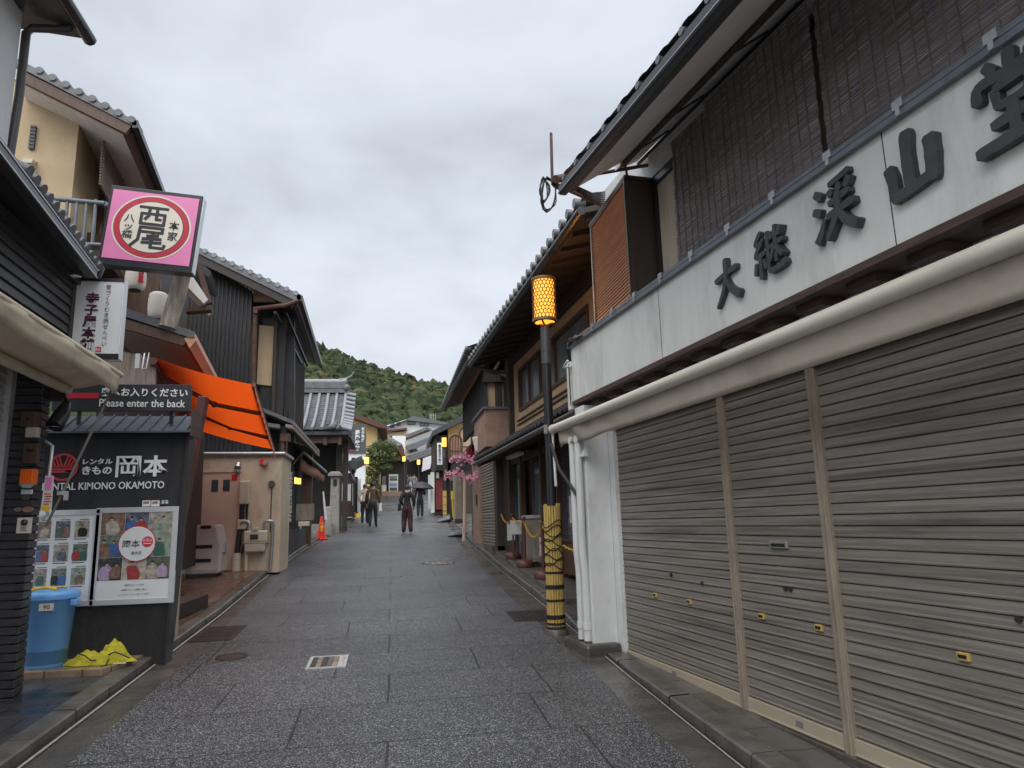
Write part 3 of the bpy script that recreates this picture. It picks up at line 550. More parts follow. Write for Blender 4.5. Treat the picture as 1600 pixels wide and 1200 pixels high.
KEI = [[(.28, 1., .1), (.08, .8, .1), (.3, .74, .1)], [(.34, .84, .1), (.06, .54, .1), (.38, .54, .1)], [(.22, .52, .1), (.2, .04, .1)], [(.09, .4, .09), (.03, .16, .1)], [(.34, .4, .09), (.4, .2, .1)],
       [(.50, .92, .1), (.5, .14, .1)], [(.48, .1, .1), (.8, .1, .1), (1., .16, .12)], [(.55, .56, .09), (.98, .6, .1)], [(.77, .95, .1), (.75, .22, .1)], [(.6, .84, .1), (.67, .7, .1)], [(.95, .88, .1), (.86, .7, .09)], [(.73, .52, .1), (.58, .26, .08)], [(.78, .52, .09), (.97, .28, .12)]]
KEI3 = [[(.08, .94, .13), (.24, .8, .15)], [(.02, .64, .13), (.2, .54, .15)], [(.04, .06, .15), (.16, .2, .12), (.28, .42, .07)], [(.44, .93, .1), (.7, .96, .1), (.92, 1.0, .1)], [(.44, .84, .12), (.5, .72, .12)], [(.67, .88, .1), (.68, .74, .12)], [(.93, .88, .13), (.82, .74, .1)],
        [(.42, .60, .11), (.9, .66, .12)], [(.36, .40, .12), (.98, .46, .13)], [(.66, .74, .13), (.6, .4, .13), (.32, .02, .09)], [(.64, .42, .1), (.78, .2, .14), (1., .04, .18)]]
YAMA = [[(.5, .98, .2), (.47, .6, .19), (.48, .16, .17)], [(.14, .6, .18), (.2, .36, .16), (.2, .1, .17)], [(.16, .12, .15), (.5, .14, .14), (.86, .2, .15)], [(.86, .72, .2), (.86, .44, .19), (.82, .1, .17)]]
DOU = [[(.52, 1., .14), (.5, .8, .12)], [(.24, .96, .12), (.34, .82, .12)], [(.82, .98, .13), (.7, .82, .1)], [(.12, .58, .13), (.16, .76, .12), (.5, .76, .11), (.92, .78, .13), (.82, .6, .1)], [(.32, .64, .1), (.34, .42, .1)], [(.32, .64, .1), (.68, .65, .1), (.66, .42, .1)], [(.34, .43, .09), (.67, .44, .09)],
       [(.24, .26, .11), (.8, .3, .12)], [(.5, .44, .13), (.5, .06, .12)], [(.04, .04, .13), (.5, .06, .12), (.98, .1, .15)]]
for st, u, z, s in ((DA, -2.645, 3.085, .30), (KEI, -3.105, 3.105, .30), (KEI3, -3.655, 3.125, .315), (YAMA, -4.14, 3.125, .335), (DOU, -4.645, 3.15, .38)): brush(st, u, z, s)
# awning
roller = MB(A); roller.tube([(.63, .37, 2.55), (-6.3, .37, 2.55)], .046, 16); roller.tube([(.66, .37, 2.55), (.63, .37, 2.55)], .052, 16)
aw = roller.build('awning_roller', M['cream_tube'], shop)
mb = MB(A); rows = []
for j in range(90):
    u = .55 - 6.85 * j / 89; k = max(0, 1 - (.55 - u) / 1.9)
    rows.append([(u, .352 + .014 * math.sin(q * 5 + u * 7) * k - .02 * q + .016 * k * math.sin(u * 13 + q * 4), 2.56 - .215 * q - .02 * k * q * math.sin(u * 6 + q * 3)) for q in (0, .2, .4, .6, .8, 1)])
mb.grid(rows, True); mb.build('valance', M['canvas'], aw, solid=.006)
mb = MB(A); mb.tube([(.30, .52, 2.36), (.26, .46, 2.1), (.16, .28, 1.78)], .018, 8); mb.box(.13, .19, .25, .31, 1.70, 1.80); mb.build('awning_arm', M['pipe_dark'], aw)
part('arm_bracket', M['steel'], aw, [(.12, .22, .25, .275, 1.58, 1.90), (.14, .20, .275, .30, 1.5, 1.62)], bevel=.006)
mb = MB(A); mb.tube([(.7, .36, 2.55), (.7, .36, 2.43), (.69, .35, 1.95)], [.02, .012, .016], 8); mb.build('crank_loop', M['pipe_white'], aw)
# white downpipes on the wing wall, with cables and a bracket
for u, o in ((.12, .30), (.25, .31)):
    mb = MB(A); mb.tube([(u, o, 2.42), (u, o, 1.3), (u + .015, o - .02, 1.1), (u + .015, o - .02, .47)], .036, 10)
    for z in (.6, 2.38): mb.tube([(u + (.015 if z < 1 else 0), o - (.02 if z < 1 else 0), z - .03), (u + (.015 if z < 1 else 0), o - (.02 if z < 1 else 0), z + .03)], .043, 10)
    mb.build('downpipe', M['pipe_white'], shop)
part('pipe_bracket', M['pipe_white'], shop, [(.05, .32, .25, .30, 2.2, 2.23), (-.02, .05, .25, .29, 2.2, 2.26)])
mb = MB(A); mb.box(.35, .47, .14, .26, 2.72, 3.23); mb.build('cable_duct', M['pipe_white'], shop, bevel=.01)
mb = MB(A)
for k in range(3): mb.tube([(.0 - .06 * k, .3, 3.38), (.2, .31, 3.40 + .015 * k), (.38 + .012 * k, .26, 3.36), (.43 + .014 * k, .22, 3.25), (.42 + .01 * k, .2, 3.1)], .009, 6)
mb.tube([(.36, .27, 3.2), (.34, .275, 3.0), (.335, .275, 2.76)], .006, 5); mb.build('cable', M['rubber'], shop)
mb = MB(A); mb.tube([(.33, .2, 3.18), (.33, .34, 3.16), (.2, .34, 3.2)], .012, 6); mb.build('cable_hook', M['pipe_white'], shop)
# iron bracket with cable coils at the eave end
br = MB(); br.tube([W(866, 283, 5.45), W(1012, 258, 5.45)], .017, 6); br.tube([W(863, 286, 5.45), W(861, 208, 5.45)], .013, 6); br.tube([W(868, 288, 5.45), W(935, 318, 6.3), W(950, 325, 6.6)], .02, 6); br.tube([W(868, 280, 5.4), W(884, 277, 5.5)], .035, 8); br.tube([W(976, 250, 5.5), W(982, 290, 5.55)], .012, 6)
br.build('cable_bracket', M['rust'], shop)
mb = MB()
for k in range(6):
    cx0, cy0, rx, ry = (850, 297, 5, 20) if k < 3 else (855, 304, 8, 27); c = W(cx0, cy0, 5.43); pts = []
    for i in range(15): a = 2 * math.pi * i / 14; pts.append(W(cx0 + (rx + k) * math.cos(a) * (1 + .2 * math.sin(2 * a + k)) + k * .6, cy0 + (ry - 2 * (k % 3)) * math.sin(a) * (1 + .1 * math.cos(3 * a)), 5.42 + .012 * k + .02 * math.cos(a)))
    mb.tube(pts, .006, 5)
for k in range(7): mb.tube([W(862 + k, 288 + k, 5.44), W(895, 288 + 2 * k, 5.7 + .03 * k), W(925, 302 + 2 * k, 6.0), W(945, 300 + 3 * k, 6.35)], .008, 5)
mb.build('cable', M['rubber'], shop)

# reed blinds hang in front of the windows
for (u0, u1, z1, o, lab) in ((-1.70, -2.28, 4.61, .05, 'narrow reed blind over the shop window nearest the open shutter box'), (-2.25, -3.40, 4.66, .066, 'middle reed blind between two others above the white sign band'), (-3.43, -5.4, 4.64, .05, 'widest reed blind above the white sign band, nearest the camera')):
    bl = thing('reed_blind', lab, 'blind', A((u0, o, 3.6)), 'reed blinds over the shop windows')
    mb = MB(A2); n = 60; rows = []
    for i in range(n + 1):
        z = 3.46 + (z1 - 3.46) * i / n; rows.append([(u0 + (u1 - u0) * j / 6, o + .004 * math.sin(i * .9 + j) + .012 * (i % 2) * .4 + (.02 * (1 - i / n)), z) for j in range(7)])
    mb.grid(rows); mb.build('reed_screen', M['blind'], bl, solid=.006)
    mb = MB(A2); k = 0; u = u0 - .05
    while u > u1: mb.box(u - .0022, u, o + .012, o + .029, 3.47, z1); u -= .075 + .02 * random.random()
    mb.build('binding_thread', M['grey_wood'], bl)
    mb = MB(A2); mb.tube([(u0, o + .01, z1), (u1, o + .01, z1)], .012, 7); mb.build('top_rail', M['grey_wood'], bl)

# ------------------------------------------------------------------ right: ochre shop with tiled canopy
B = Frame(2.59, 10.93, -2.8, 1)
och = thing('ochre_building', 'ochre plastered shop with long tiled eaves above a dark open front', 'building', B((0, 0, .7)))
pb = lambda n, m, bx, **k: part(n, M[m], k.pop('par', och), bx, f=B, **k)
pb('wall', 'ochre', [(-3.6, 3.12, -.25, 0, 3.2, 3.75), (-3.6, -1.75, -.25, 0, 3.75, 4.52), (2.58, 3.12, -.25, 0, 3.75, 4.52), (-3.6, 3.12, -.25, 0, 4.52, 5.1), (-3.6, 3.3, -6, -5.8, .5, 5.2), (3.1, 3.3, -5.8, -.26, .5, 5.2)])
wf = pb('window_frame', 'brown_wood', [(-1.75, 2.58, -.1, .03, 3.69, 3.75), (-1.75, 2.58, -.1, .03, 4.47, 4.53), (-1.8, -1.75, -.1, .03, 3.69, 4.53), (2.53, 2.58, -.1, .03, 3.75, 4.47)] + [(u - .02, u + .02, -.1, .0, 3.75, 4.47) for u in (.05, 1.05, 1.85)])
pb('pane', 'frosted', [(-1.75, 2.53, -.08, -.05, 3.75, 4.47)], par=wf)
pb('moulding', 'dark_wood', [(-3.6, 2.75, 0, .025, 3.44, 3.465), (-3.6, 2.75, 0, .025, 3.52, 3.545)])
pb('beam', 'dark_wood', [(-3.9, 3.2, 0, .1, 4.72, 5.0), (3.06, 3.18, 0, .1, 3.3, 4.72)])
mb = MB(B); mb.hexa([(-4.2, .82, 4.74), (3.25, .82, 4.74), (3.25, .0, 4.96), (-4.2, .0, 4.96)], [(-4.2, .82, 4.80), (3.25, .82, 4.80), (3.25, .0, 5.02), (-4.2, .0, 5.02)]); mb.build('soffit', M['dark_wood'], och)
mb = MB(B)
for i in range(17):
    u = -4.1 + i * .45; mb.hexa([(u, .78, 4.70), (u + .05, .78, 4.70), (u + .05, .0, 4.91), (u, .0, 4.91)], [(u, .78, 4.752), (u + .05, .78, 4.752), (u + .05, .0, 4.962), (u, .0, 4.962)])
mb.build('rafter', M['dark_wood'], och)
wave_roof(B, -4.2, 3.3, .85, 4.84, -2.5, 6.3, n=12).build('roof', M['tile'], och)
tile_ends(B, 'eave_tile', M['tile'], och, -4.1, 3.25, .27, .82, 4.88, .055, .09)
mb = MB(B); mb.tube([(-4.2, .86, 4.76), (3.3, .86, 4.76)], .05, 8); mb.build('gutter', M['gutter_black'], och)
mb = MB(B); mb.tube([(3.2, .86, 4.74), (3.15, .3, 4.6), (3.1, .1, 4.55), (3.1, .08, 3.3)], .035, 8); mb.build('downpipe', M['pipe_dark'], och)
# canopy
wave_roof(B, -3.5, 3.75, .74, 2.83, .0, 3.30, n=5, pitch=.2, amp=.04).build('canopy_roof', M['tile_dark'], och)
tile_ends(B, 'canopy_tile', M['tile_dark'], och, -3.4, 3.7, .2, .70, 2.865, .04, .07)
mb = MB(B); mb.tube([(-3.5, .76, 2.76), (3.6, .76, 2.76)], .04, 8); mb.build('canopy_gutter', M['pipe_dark'], och)
mb = MB(B); mb.hexa([(-3.5, .7, 2.74), (3.7, .7, 2.74), (3.7, .0, 3.0), (-3.5, .0, 3.0)], [(-3.5, .7, 2.78), (3.7, .7, 2.78), (3.7, .0, 3.1), (-3.5, .0, 3.1)]); mb.build('canopy_soffit', M['dark_wood'], och)
mb = MB(B)
for i in range(19): u = -3.4 + i * .39; mb.hexa([(u, .68, 2.70), (u + .04, .68, 2.70), (u + .04, 0, 2.955), (u, 0, 2.955)], [(u, .68, 2.742), (u + .04, .68, 2.742), (u + .04, 0, 3.0), (u, 0, 3.0)])
mb.build('canopy_rafter', M['brown_wood'], och)
pb('light_bar', 'lantern_paper', [(1.3, 2.3, .25, .36, 2.74, 2.79)])
# dark shop front
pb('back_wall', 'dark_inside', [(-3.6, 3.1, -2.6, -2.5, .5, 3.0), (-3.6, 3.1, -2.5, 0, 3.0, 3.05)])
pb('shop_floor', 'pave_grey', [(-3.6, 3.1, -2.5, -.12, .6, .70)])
pb('post', 'red_brown', [(-.05, .06, -.06, .06, .66, 3.0)]); pb('post', 'brown_wood', [(1.0, 1.1, -.06, .04, .7, 3.0)]); pb('post', 'brown_wood', [(2.55, 2.66, -.06, .04, .75, 3.0)]); pb('post', 'dark_wood', [(-1.9, -1.78, -.06, .04, .6, 3.0)]); pb('post', 'brown_wood', [(3.5, 3.6, -.06, .06, .85, 2.9)])
pb('low_panel', 'brown_wood', [(-1.78, -.05, -.05, 0, .8, 1.28), (-1.78, -.05, -.06, .03, 1.28, 1.32)])
pb('glass_door', 'glass', [(-1.78, -.05, -.04, -.02, 1.32, 2.72)]); pb('glass_door', 'glass', [(1.1, 1.8, -.05, -.03, .82, 2.7)]); pb('glass_door', 'glass', [(2.66, 3.5, -.05, -.03, .95, 2.7)])
pb('door_rail', 'brown_wood', [(1.8, 1.86, -.06, -.01, .76, 2.7), (-1.78, 3.5, -.08, .02, 2.72, 2.84), (1.1, 1.8, -.06, -.01, 1.2, 1.24), (2.66, 3.5, -.06, .0, .85, .95)])
sh = pb('shelf', 'dark_wood', [(-1.2, 2.4, -2.3, -1.9, z, z + .03) for z in (1.45, 1.85, 2.3)])
for i in range(22):
    z = (1.48, 1.88, 2.33)[i % 3]; u = -1.1 + i * .155; h = random.uniform(.08, .2)
    mb = MB(B); mb.lathe(B((u, -2.05, z)) - Vector((0, 0, 0)), [(.045, 0), (.05, h * .6), (.02, h)], 8) if 0 else mb.box(u - .04, u + .04, -2.1, -2.0, z, z + h); mb.build('boxed_goods', M[random.choice(['paper', 'tan_cloth', 'pale_ink', 'brown_wood'])], sh)
pb('notice', 'paper', [(1.2, 1.4, -.03, -.024, 1.35, 1.6)]); pb('notice', 'paper', [(1.5, 1.68, -.03, -.024, 1.35, 1.58)]); pb('notice', 'paper', [(-.5, -.42, -.02, -.015, 1.55, 1.95)])

# ------------------------------------------------------------------ right: dark bay house with brown balcony box
bay = thing('bay_house', 'dark timber house with jutting bay and brown plaster box beyond the ochre shop', 'building', (2.6, 15, .8))
def wbox(name, mat, par, x0, x1, y0, y1, z0, z1, bevel=0):
    mb = MB(); mb.box(x0, x1, y0, y1, z0, z1); return mb.build(name, M[mat], par, bevel=bevel)
wbox('wall', 'dark_wood', bay, 2.42, 6, 14.5, 22, .7, 5.6)
a, b = W(757, 640, 14.3), W(799, 715, 14.3)
wbox('plaster_box', 'pink_wall', bay, a.x, b.x + .05, 14.25, 16.2, 3.1, a.z); wbox('box_coping', 'cap_metal', bay, a.x - .05, b.x + .05, 14.2, 16.25, a.z, a.z + .05)
a, b = W(760, 600, 15.2), W(800, 642, 15.2)
bf = wbox('bay_front', 'ochre_pale', bay, a.x, 2.5, 15.2, 15.26, 3.9, a.z + .25)
for px, wd in ((760, .05), (775, .03), (781, .09), (792, .06)): p = W(px, 620, 15.15); wbox('post', 'dark_wood', bay, p.x - wd / 2, p.x + wd / 2, 15.14, 15.2, 3.85, a.z + .3)
wbox('bay_head', 'dark_wood', bay, a.x - .08, 2.5, 15.05, 15.3, a.z + .02, a.z + .28)
mb = MB(); mb.box(a.x - .0, a.x + .08, 15.27, 20.6, 3.9, 5.3)
mb.build('bay_side', M['black_wood'], bay)
mb = MB(); mb.box(a.x - .05, a.x, 15.2, 20.6, 5.06, 5.2); mb.build('trim_board', M['louver'], bay)
mb = MB()
for i in range(20): mb.box(a.x - .012, a.x, 15.35 + i * .26, 15.4 + i * .26, 3.9, 5.05)
mb.build('batten', M['dark_wood'], bay)
lo = W(746, 570, 17.6)
mb = MB(); f0 = lambda y: 1.62 - (y - 14) * .02; ze = 5.0
rows = []
for i in range(57):
    y = 14.6 + i * .125; rows.append([(f0(y) - .0, y, ze + .04 * (i % 2)), (2.7, y, ze + .42 + .04 * (i % 2))])
mb.grid(rows); mb.build('corrugated_eave', M['grey_wood'], bay, solid=.015)
mb = MB(); mb.tube([(f0(14.4), 14.4, ze - .02), (f0(21.7), 21.7, ze - .02)], .05, 8); mb.build('gutter', M['gutter_black'], bay)
wave_roof(lambda p: Vector(p), 0, 1, 0, 0, 1, 1) if 0 else None
F3 = Frame(2.6, 14.4, 0, 1)
wave_roof(F3, 0, 7.4, 1.05, 5.16, -3, 6.9, n=10).build('roof', M['tile'], bay)
tile_ends(F3, 'eave_tile', M['tile'], bay, .1, 7.3, .27, 1.0, 5.2, .055, .09)
mb = MB(); mb.tube([W(745, 572, 15), W(763, 577, 15), W(773, 581, 15)], .02, 6); mb.tube([W(772, 580, 15), W(780, 566, 15)], .05, 7); mb.tube([W(783, 585, 15), W(793, 588, 14.9), W(795, 600, 14.9), W(795, 668, 14.9)], .06, 8); mb.build('downpipe', M['pipe_dark'], bay)
# ground floor: shutter, pink pier, tan board
wbox('pink_pier', 'pink_wall', bay, 2.20, 2.42, 18.2, 19.8, zr(18.5) + .05, 3.2)
mb = MB(); rows = []
for i in range(30):
    z = zr(17) + .1 + i * .07
    for dz, o in ((0, 0), (.012, -.02), (.05, -.008)): rows.append([(2.33 + o, 16.0, z + dz), (2.26 + o, 18.15, z + dz)])
mb.grid(rows); mb.build('roller_shutter', M['shutter'], bay)
wbox('shutter_jamb', 'dark_wood', bay, 2.27, 2.42, 15.6, 16.0, .85, 3.0)
wbox('meter_box', 'gutter_black', bay, 2.16, 2.2, 18.6, 18.85, 2.05, 2.3)
wbox('plinth', 'concrete', bay, 2.14, 2.42, 15.6, 19.9, zr(15.6) - .1, zr(18) + .14)
a = W(737, 682, 15.4)
mb = MB(); mb.lathe((0, 0, 0), [(.0, 0), (.01, 0)], 4) if 0 else None
c = W(752, 692, 15.6); mb.hexa([c + Vector((-.2, 0, .14)), c + Vector((.16, 0, .16)), c + Vector((.16, .12, .16)), c + Vector((-.2, .12, .14))], [c + Vector((-.12, 0, -.2)), c + Vector((.14, 0, -.18)), c + Vector((.14, .12, -.18)), c + Vector((-.12, .12, -.2))])
tag(mb.build('wall_lamp', M['lantern_paper'], None, c, bevel=.04), 'white rounded wall lamp on the brown plaster box', 'lamp')
# ------------------------------------------------------------------ street lamps
def street_lamp(x, y, label, near=True, group='street lamps with lit amber lanterns', h=4.02):
    z0 = zr(y) - .005 + (.05 if near else 0); t = thing('street_lamp', label, 'street lamp', (x, y, z0), group)
    k = 1 if near else 0; zl = z0 + h - (.57 if not near else .66)
    mb = MB(); mb.tube([(x, y, z0), (x, y, zl - .42)], .052, 16); mb.build('post', M['pole_black'], t)
    mb = MB(); mb.tube([(x, y, zl - .45), (x, y, zl - .02)], .058, 16); mb.tube([(x, y, zl - .30), (x, y, zl - .29)], .062, 16); mb.build('upper_post', M['pole_grey'], t)
    mb = MB(); mb.tube([(x, y, zl - .03), (x, y, zl + .01)], .05, 12)
    for a in (0, 2.1, 4.2): mb.tube([(x, y, zl), (x + .13 * math.cos(a), y + .13 * math.sin(a), zl + .06)], .012, 6)
    mb.lathe((x, y, zl + .05), [(.146, 0), (.146, .03), (.13, .03), (.13, 0)], 28); mb.lathe((x, y, zl + .55), [(.146, 0), (.146, .025), (.001, .04)], 28); hd = mb.build('lantern_frame', M['lattice'], t)
    mb = MB(); mb.lathe((x, y, zl + .06), [(.118, .0), (.118, .485)], 28); mb.build('shade', M['glow'], t)
    if near:                                    # bamboo lattice cage of hexagons
        mb = MB(); nc, nr = 20, 11; rr = .136; cw = 2 * math.pi / nc; rh = .475 / (nr)
        P = lambda a, z: (x + rr * math.cos(a), y + rr * math.sin(a), z)
        for r_ in range(nr + 1):
            z = zl + .075 + rh * r_
            for c_ in range(nc):
                a0 = cw * (c_ + .5 * (r_ % 2)); 
                if r_ <= nr - 0 and z + rh * .35 < zl + .555:
                    mb.tube([P(a0, z), P(a0 + cw * .5, z + rh * .38)], .0056, 4, False); mb.tube([P(a0 + cw * .5, z + rh * .38), P(a0 + cw, z)], .0056, 4, False)
                    mb.tube([P(a0 + cw * .5, z + rh * .38), P(a0 + cw * .5, min(z + rh, zl + .555))], .0056, 4, False)
        mb.build('lattice', M['lattice'], t)
        L_ = bpy.data.lights.new('lamp_light', 'POINT'); L_.energy = 24; L_.color = (1, .40, .06); L_.shadow_soft_size = .19
        lo_ = bpy.data.objects.new('lamp_light', L_); COL.objects.link(lo_); lo_.parent = t; lo_.location = (0, 0, zl + .34 - z0); BASE[lo_.name] = Vector((x, y, z0))
        mb = MB(); mb.lathe((x, y, zl + .045), [(.115, 0), (.03, .03)], 20); mb.build('bulb_ring', M['glow'], t)
    # bamboo sleeve tied with rope
    mb = MB(); n = 18
    for i in range(n):
        a = 2 * math.pi * i / n; c, s_ = math.cos(a), math.sin(a); r_ = .082
        mb.tube([(x + r_ * c, y + r_ * s_, z0 + .01), (x + (r_ + random.uniform(-.002, .002)) * c, y + r_ * s_, z0 + .7), (x + r_ * c, y + r_ * s_, z0 + 1.31 + random.uniform(-.02, .02))], .0145, 6)
    sl = mb.build('bamboo_sleeve', M['bamboo'], t)
    mb = MB()
    for z in ((.05, .11, .13, .29, .42, .44, .58) if near else (.1, .3, .6, 1.0)):
        mq = MB(); mq.lathe((x, y, z0 + z), [(.094, 0), (.103, .006), (.103, .02), (.094, .026)], 20); mq.build('rope_binding', M['rope_black'], sl)
    for i in range(5 if near else 0):
        mb = MB(); z = z0 + .66 + .1 * i
        mb.tube([(x + .101 * math.cos(a), y + .101 * math.sin(a), z + .035 * math.sin(a * 2 + i)) for a in [2 * math.pi * j / 24 for j in range(25)]], .006, 5)
        mb.tube([(x + .102 * math.cos(a), y + .102 * math.sin(a), z + .05 - .04 * math.sin(a * 2 + i * 1.7)) for a in [2 * math.pi * j / 24 for j in range(25)]], .005, 5); mb.build('rope_lashing', M['rope_black'], sl)
    if near: mb = MB(); mb.lathe((x, y, zr(y) - .03), [(.13, 0), (.125, .07), (.11, .082)], 20); mb.build('footing', M['concrete'], t)
    mb = MB(); mb.lathe((x, y, z0 - .0), [(.1, 0), (.1, .03), (.08, .045)], 20); mb.build('rope_binding', M['rope_black'], sl)
    if near:
        mb = MB(); mb.lathe((x, y, z0 + 2.15), [(.056, 0), (.056, .02)], 18); mb.box(x - .07, x - .03, y - .06, y - .045, z0 + 2.10, z0 + 2.2); mb.build('pole_band', M['steel'], t)
    return t
street_lamp(1.745, 7.78, 'tall black street lamp with lit amber lantern, nearest the camera, beside the white shop', True)
street_lamp(2.62, 36.2, 'lit lamp on a bamboo wrapped post by the white vertical signboard', False)
def far_lamp(px, pyt, pyb, Y, label, foot=None, wall=None):
    a = W(px, pyt, Y); b_ = W(px, pyb, Y); h = a.z - b_.z; x = a.x
    base = (x, Y, foot if foot is not None else b_.z); t = thing('street_lamp', label, 'street lamp', base, 'street lamps with lit amber lanterns')
    mb = MB(); mb.lathe((x, Y, b_.z), [(h * .30, 0), (h * .33, h * .1), (h * .33, h * .9), (h * .3, h)], 16); mb.build('shade', M['glow_far'], t)
    mb = MB(); mb.lathe((x, Y, a.z), [(h * .36, 0), (h * .36, h * .06)], 16); mb.lathe((x, Y, b_.z - h * .06), [(h * .36, 0), (h * .36, h * .06)], 16)
    if foot is not None: mb.tube([(x, Y, foot), (x, Y, b_.z)], .06, 10)
    if wall: mb.tube([(x, Y, a.z - h * .5), wall], .04, 6)
    mb.build('post', M['pole_black'], t)
far_lamp(631, 713.5, 721, 58, 'small lit lamp on a tall post in front of the yellow gabled roof', zr(58) - .02)
far_lamp(654, 718.5, 726, 66, 'small lit lamp far off under the grey roofs beside the white curtain', zr(66) - .02)
far_lamp(573, 714.5, 725, 39, 'lit lamp on an arm by the white wall, left of the pine tree', None, W(566, 719, 39))

# ------------------------------------------------------------------ barrier posts, chains, cabinet, notices outside the ochre shop
def P2(px, py, Y): return W(px, py, Y)
GZ = lambda y: zr(y) + .17
posts = []
for i, (x, y, lab) in enumerate(((2.28, 10.9, 'brown barrier post half hidden behind the bamboo wrapped lamp post'), (2.28, 12.45, 'brown barrier post with round base in front of the wooden cabinet'), (2.31, 13.85, 'brown barrier post with white label, farthest up the slope of the three'))):
    z = GZ(y); t = thing('barrier_post', lab, 'barrier post', (x, y, z), 'brown barrier posts with yellow chains')
    mb = MB(); mb.lathe((x, y, z), [(.15, 0), (.155, .05), (.13, .1), (.05, .125), (.03, .13)], 22); mb.build('base', M['red_brown'], t)
    mb = MB(); mb.tube([(x, y, z + .12), (x, y, z + .80)], .026, 12); mb.ball((x, y, z + .82), .035, n=12); mb.build('pole', M['red_brown'], t)
    posts.append(Vector((x, y, z + .78)))
    if i == 2: mb = MB(); mb.box(x - .035, x + .035, y - .05, y - .035, z + .35, z + .72); mb.build('label_plate', M['paper'], t)
def chain(name, a, b, sag, lab):
    a = Vector(a); b = Vector(b); n = 26; mb = MB()
    for i in range(n):
        t = (i + .5) / n; t0, t1 = i / n, (i + 1) / n
        q = lambda t: a.lerp(b, t) - Vector((0, 0, sag * 4 * t * (1 - t)))
        p0, p1 = q(t0), q(t1); d = (p1 - p0).normalized(); sd_ = d.cross(Vector((0, 0, 1)) if i % 2 else Vector((1, .2, .3))).normalized() * .013
        e_ = d * .006
        mb.tube([p0 - e_, p0 + sd_ + d * .01, p1 + sd_ - d * .01, p1 + e_, p1 - sd_ - d * .01, p0 - sd_ + d * .01, p0 - e_], .0055, 5)
    return tag(mb.build('chain', M['rope_yellow'], None, a), lab, 'chain', 'yellow plastic chains between barrier posts')
wp = Vector((2.38, 16.4, GZ(16.4) + 1.15))
chain('chain', posts[1], posts[0], .22, 'yellow chain sagging in front of the wooden cabinet')
chain('chain', posts[2], posts[1], .05, 'short yellow chain across the top of the white board')
chain('chain', wp, posts[2], .3, 'long yellow chain hanging from the weathered grey post')
chain('chain', posts[0], (2.22, 8.05, posts[0].z - .3), .1, 'yellow chain running behind the lamp post to the white pipes')
mb = MB(); mb.slab([(2.33, 16.4, GZ(16.4) - .02), (2.46, 16.4, GZ(16.4) - .02), (2.45, 16.4, GZ(16.4) + .9), (2.43, 16.4, GZ(16.4) + 1.5), (2.31, 16.4, GZ(16.4) + 1.5), (2.33, 16.4, GZ(16.4) + .8)], (0, .12, 0))
tag(mb.build('timber_post', M['grey_wood'], None, (2.4, 16.45, GZ(16.4)), bevel=.015), 'weathered grey timber post holding the yellow chain', 'post')
# cabinet
y0 = 12.35; x0 = 2.42; z = GZ(12.4) + .08
t = thing('wooden_cabinet', 'weathered wooden cabinet with pale lid outside the ochre shop', 'cabinet', (x0 + .35, y0 + .4, GZ(12)))
mb = MB(); mb.box(x0, x0 + .56, y0, y0 + .95, z, z + .74); cb = mb.build('body', M['grey_wood'], t, bevel=.01)
mb = MB()
for i in range(4): mb.box(x0 + .02 + i * .134, x0 + .145 + i * .134, y0 - .015, y0, z + .06, z + .72)
for i in range(7): mb.box(x0 - .015, x0, y0 + .02 + i * .133, y0 + .145 + i * .133, z + .06, z + .72)
mb.build('cladding', M['grey_wood'], cb)
mb = MB(); mb.box(x0 - .03, x0 + .59, y0 - .03, y0 + .98, z + .74, z + .80); mb.build('lid', M['alum'], t, bevel=.01)
mb = MB()
for dx in (.03, .46):
    for dy in (.05, .85): mb.box(x0 + dx, x0 + dx + .07, y0 + dy, y0 + dy + .07, GZ(y0 + dy) - .02, z)
mb.build('foot', M['rubber'], t)
mb = MB(); mb.box(x0 + .35, x0 + .45, y0 - .022, y0 - .016, z + .6, z + .75); mb.build('sticker', M['cream_rail'], t)
mb = MB(); mb.box(x0 + .1, x0 + .24, y0 - .022, y0 - .016, z + .1, z + .42); mb.build('notice', M['paper'], t)
mb = MB(); mb.box(2.22, 2.52, 13.5, 13.52, GZ(13.5) + .48, GZ(13.5) + .74); t2 = mb.build('notice_board', M['paper'], None, (2.37, 13.51, GZ(13.5) + .48), bevel=.004); tag(t2, 'blank white notice board standing behind the brown barrier posts', 'sign')
mb = MB(); mb.box(2.25, 2.28, 13.52, 13.55, GZ(13.5) - .02, GZ(13.5) + .7); mb.box(2.46, 2.49, 13.52, 13.55, GZ(13.5) - .02, GZ(13.5) + .7); mb.build('leg', M['red_brown'], t2)
p = posts[2].lerp(wp, .2); mb = MB(); mb.box(p.x - .04, p.x + .04, p.y - .008, p.y - .004, p.z - .55, p.z - .22); tag(mb.build('hanging_slip', M['paper'], None, (p.x, p.y, p.z - .55)), 'white paper slip hanging from the long yellow chain', 'paper slip')

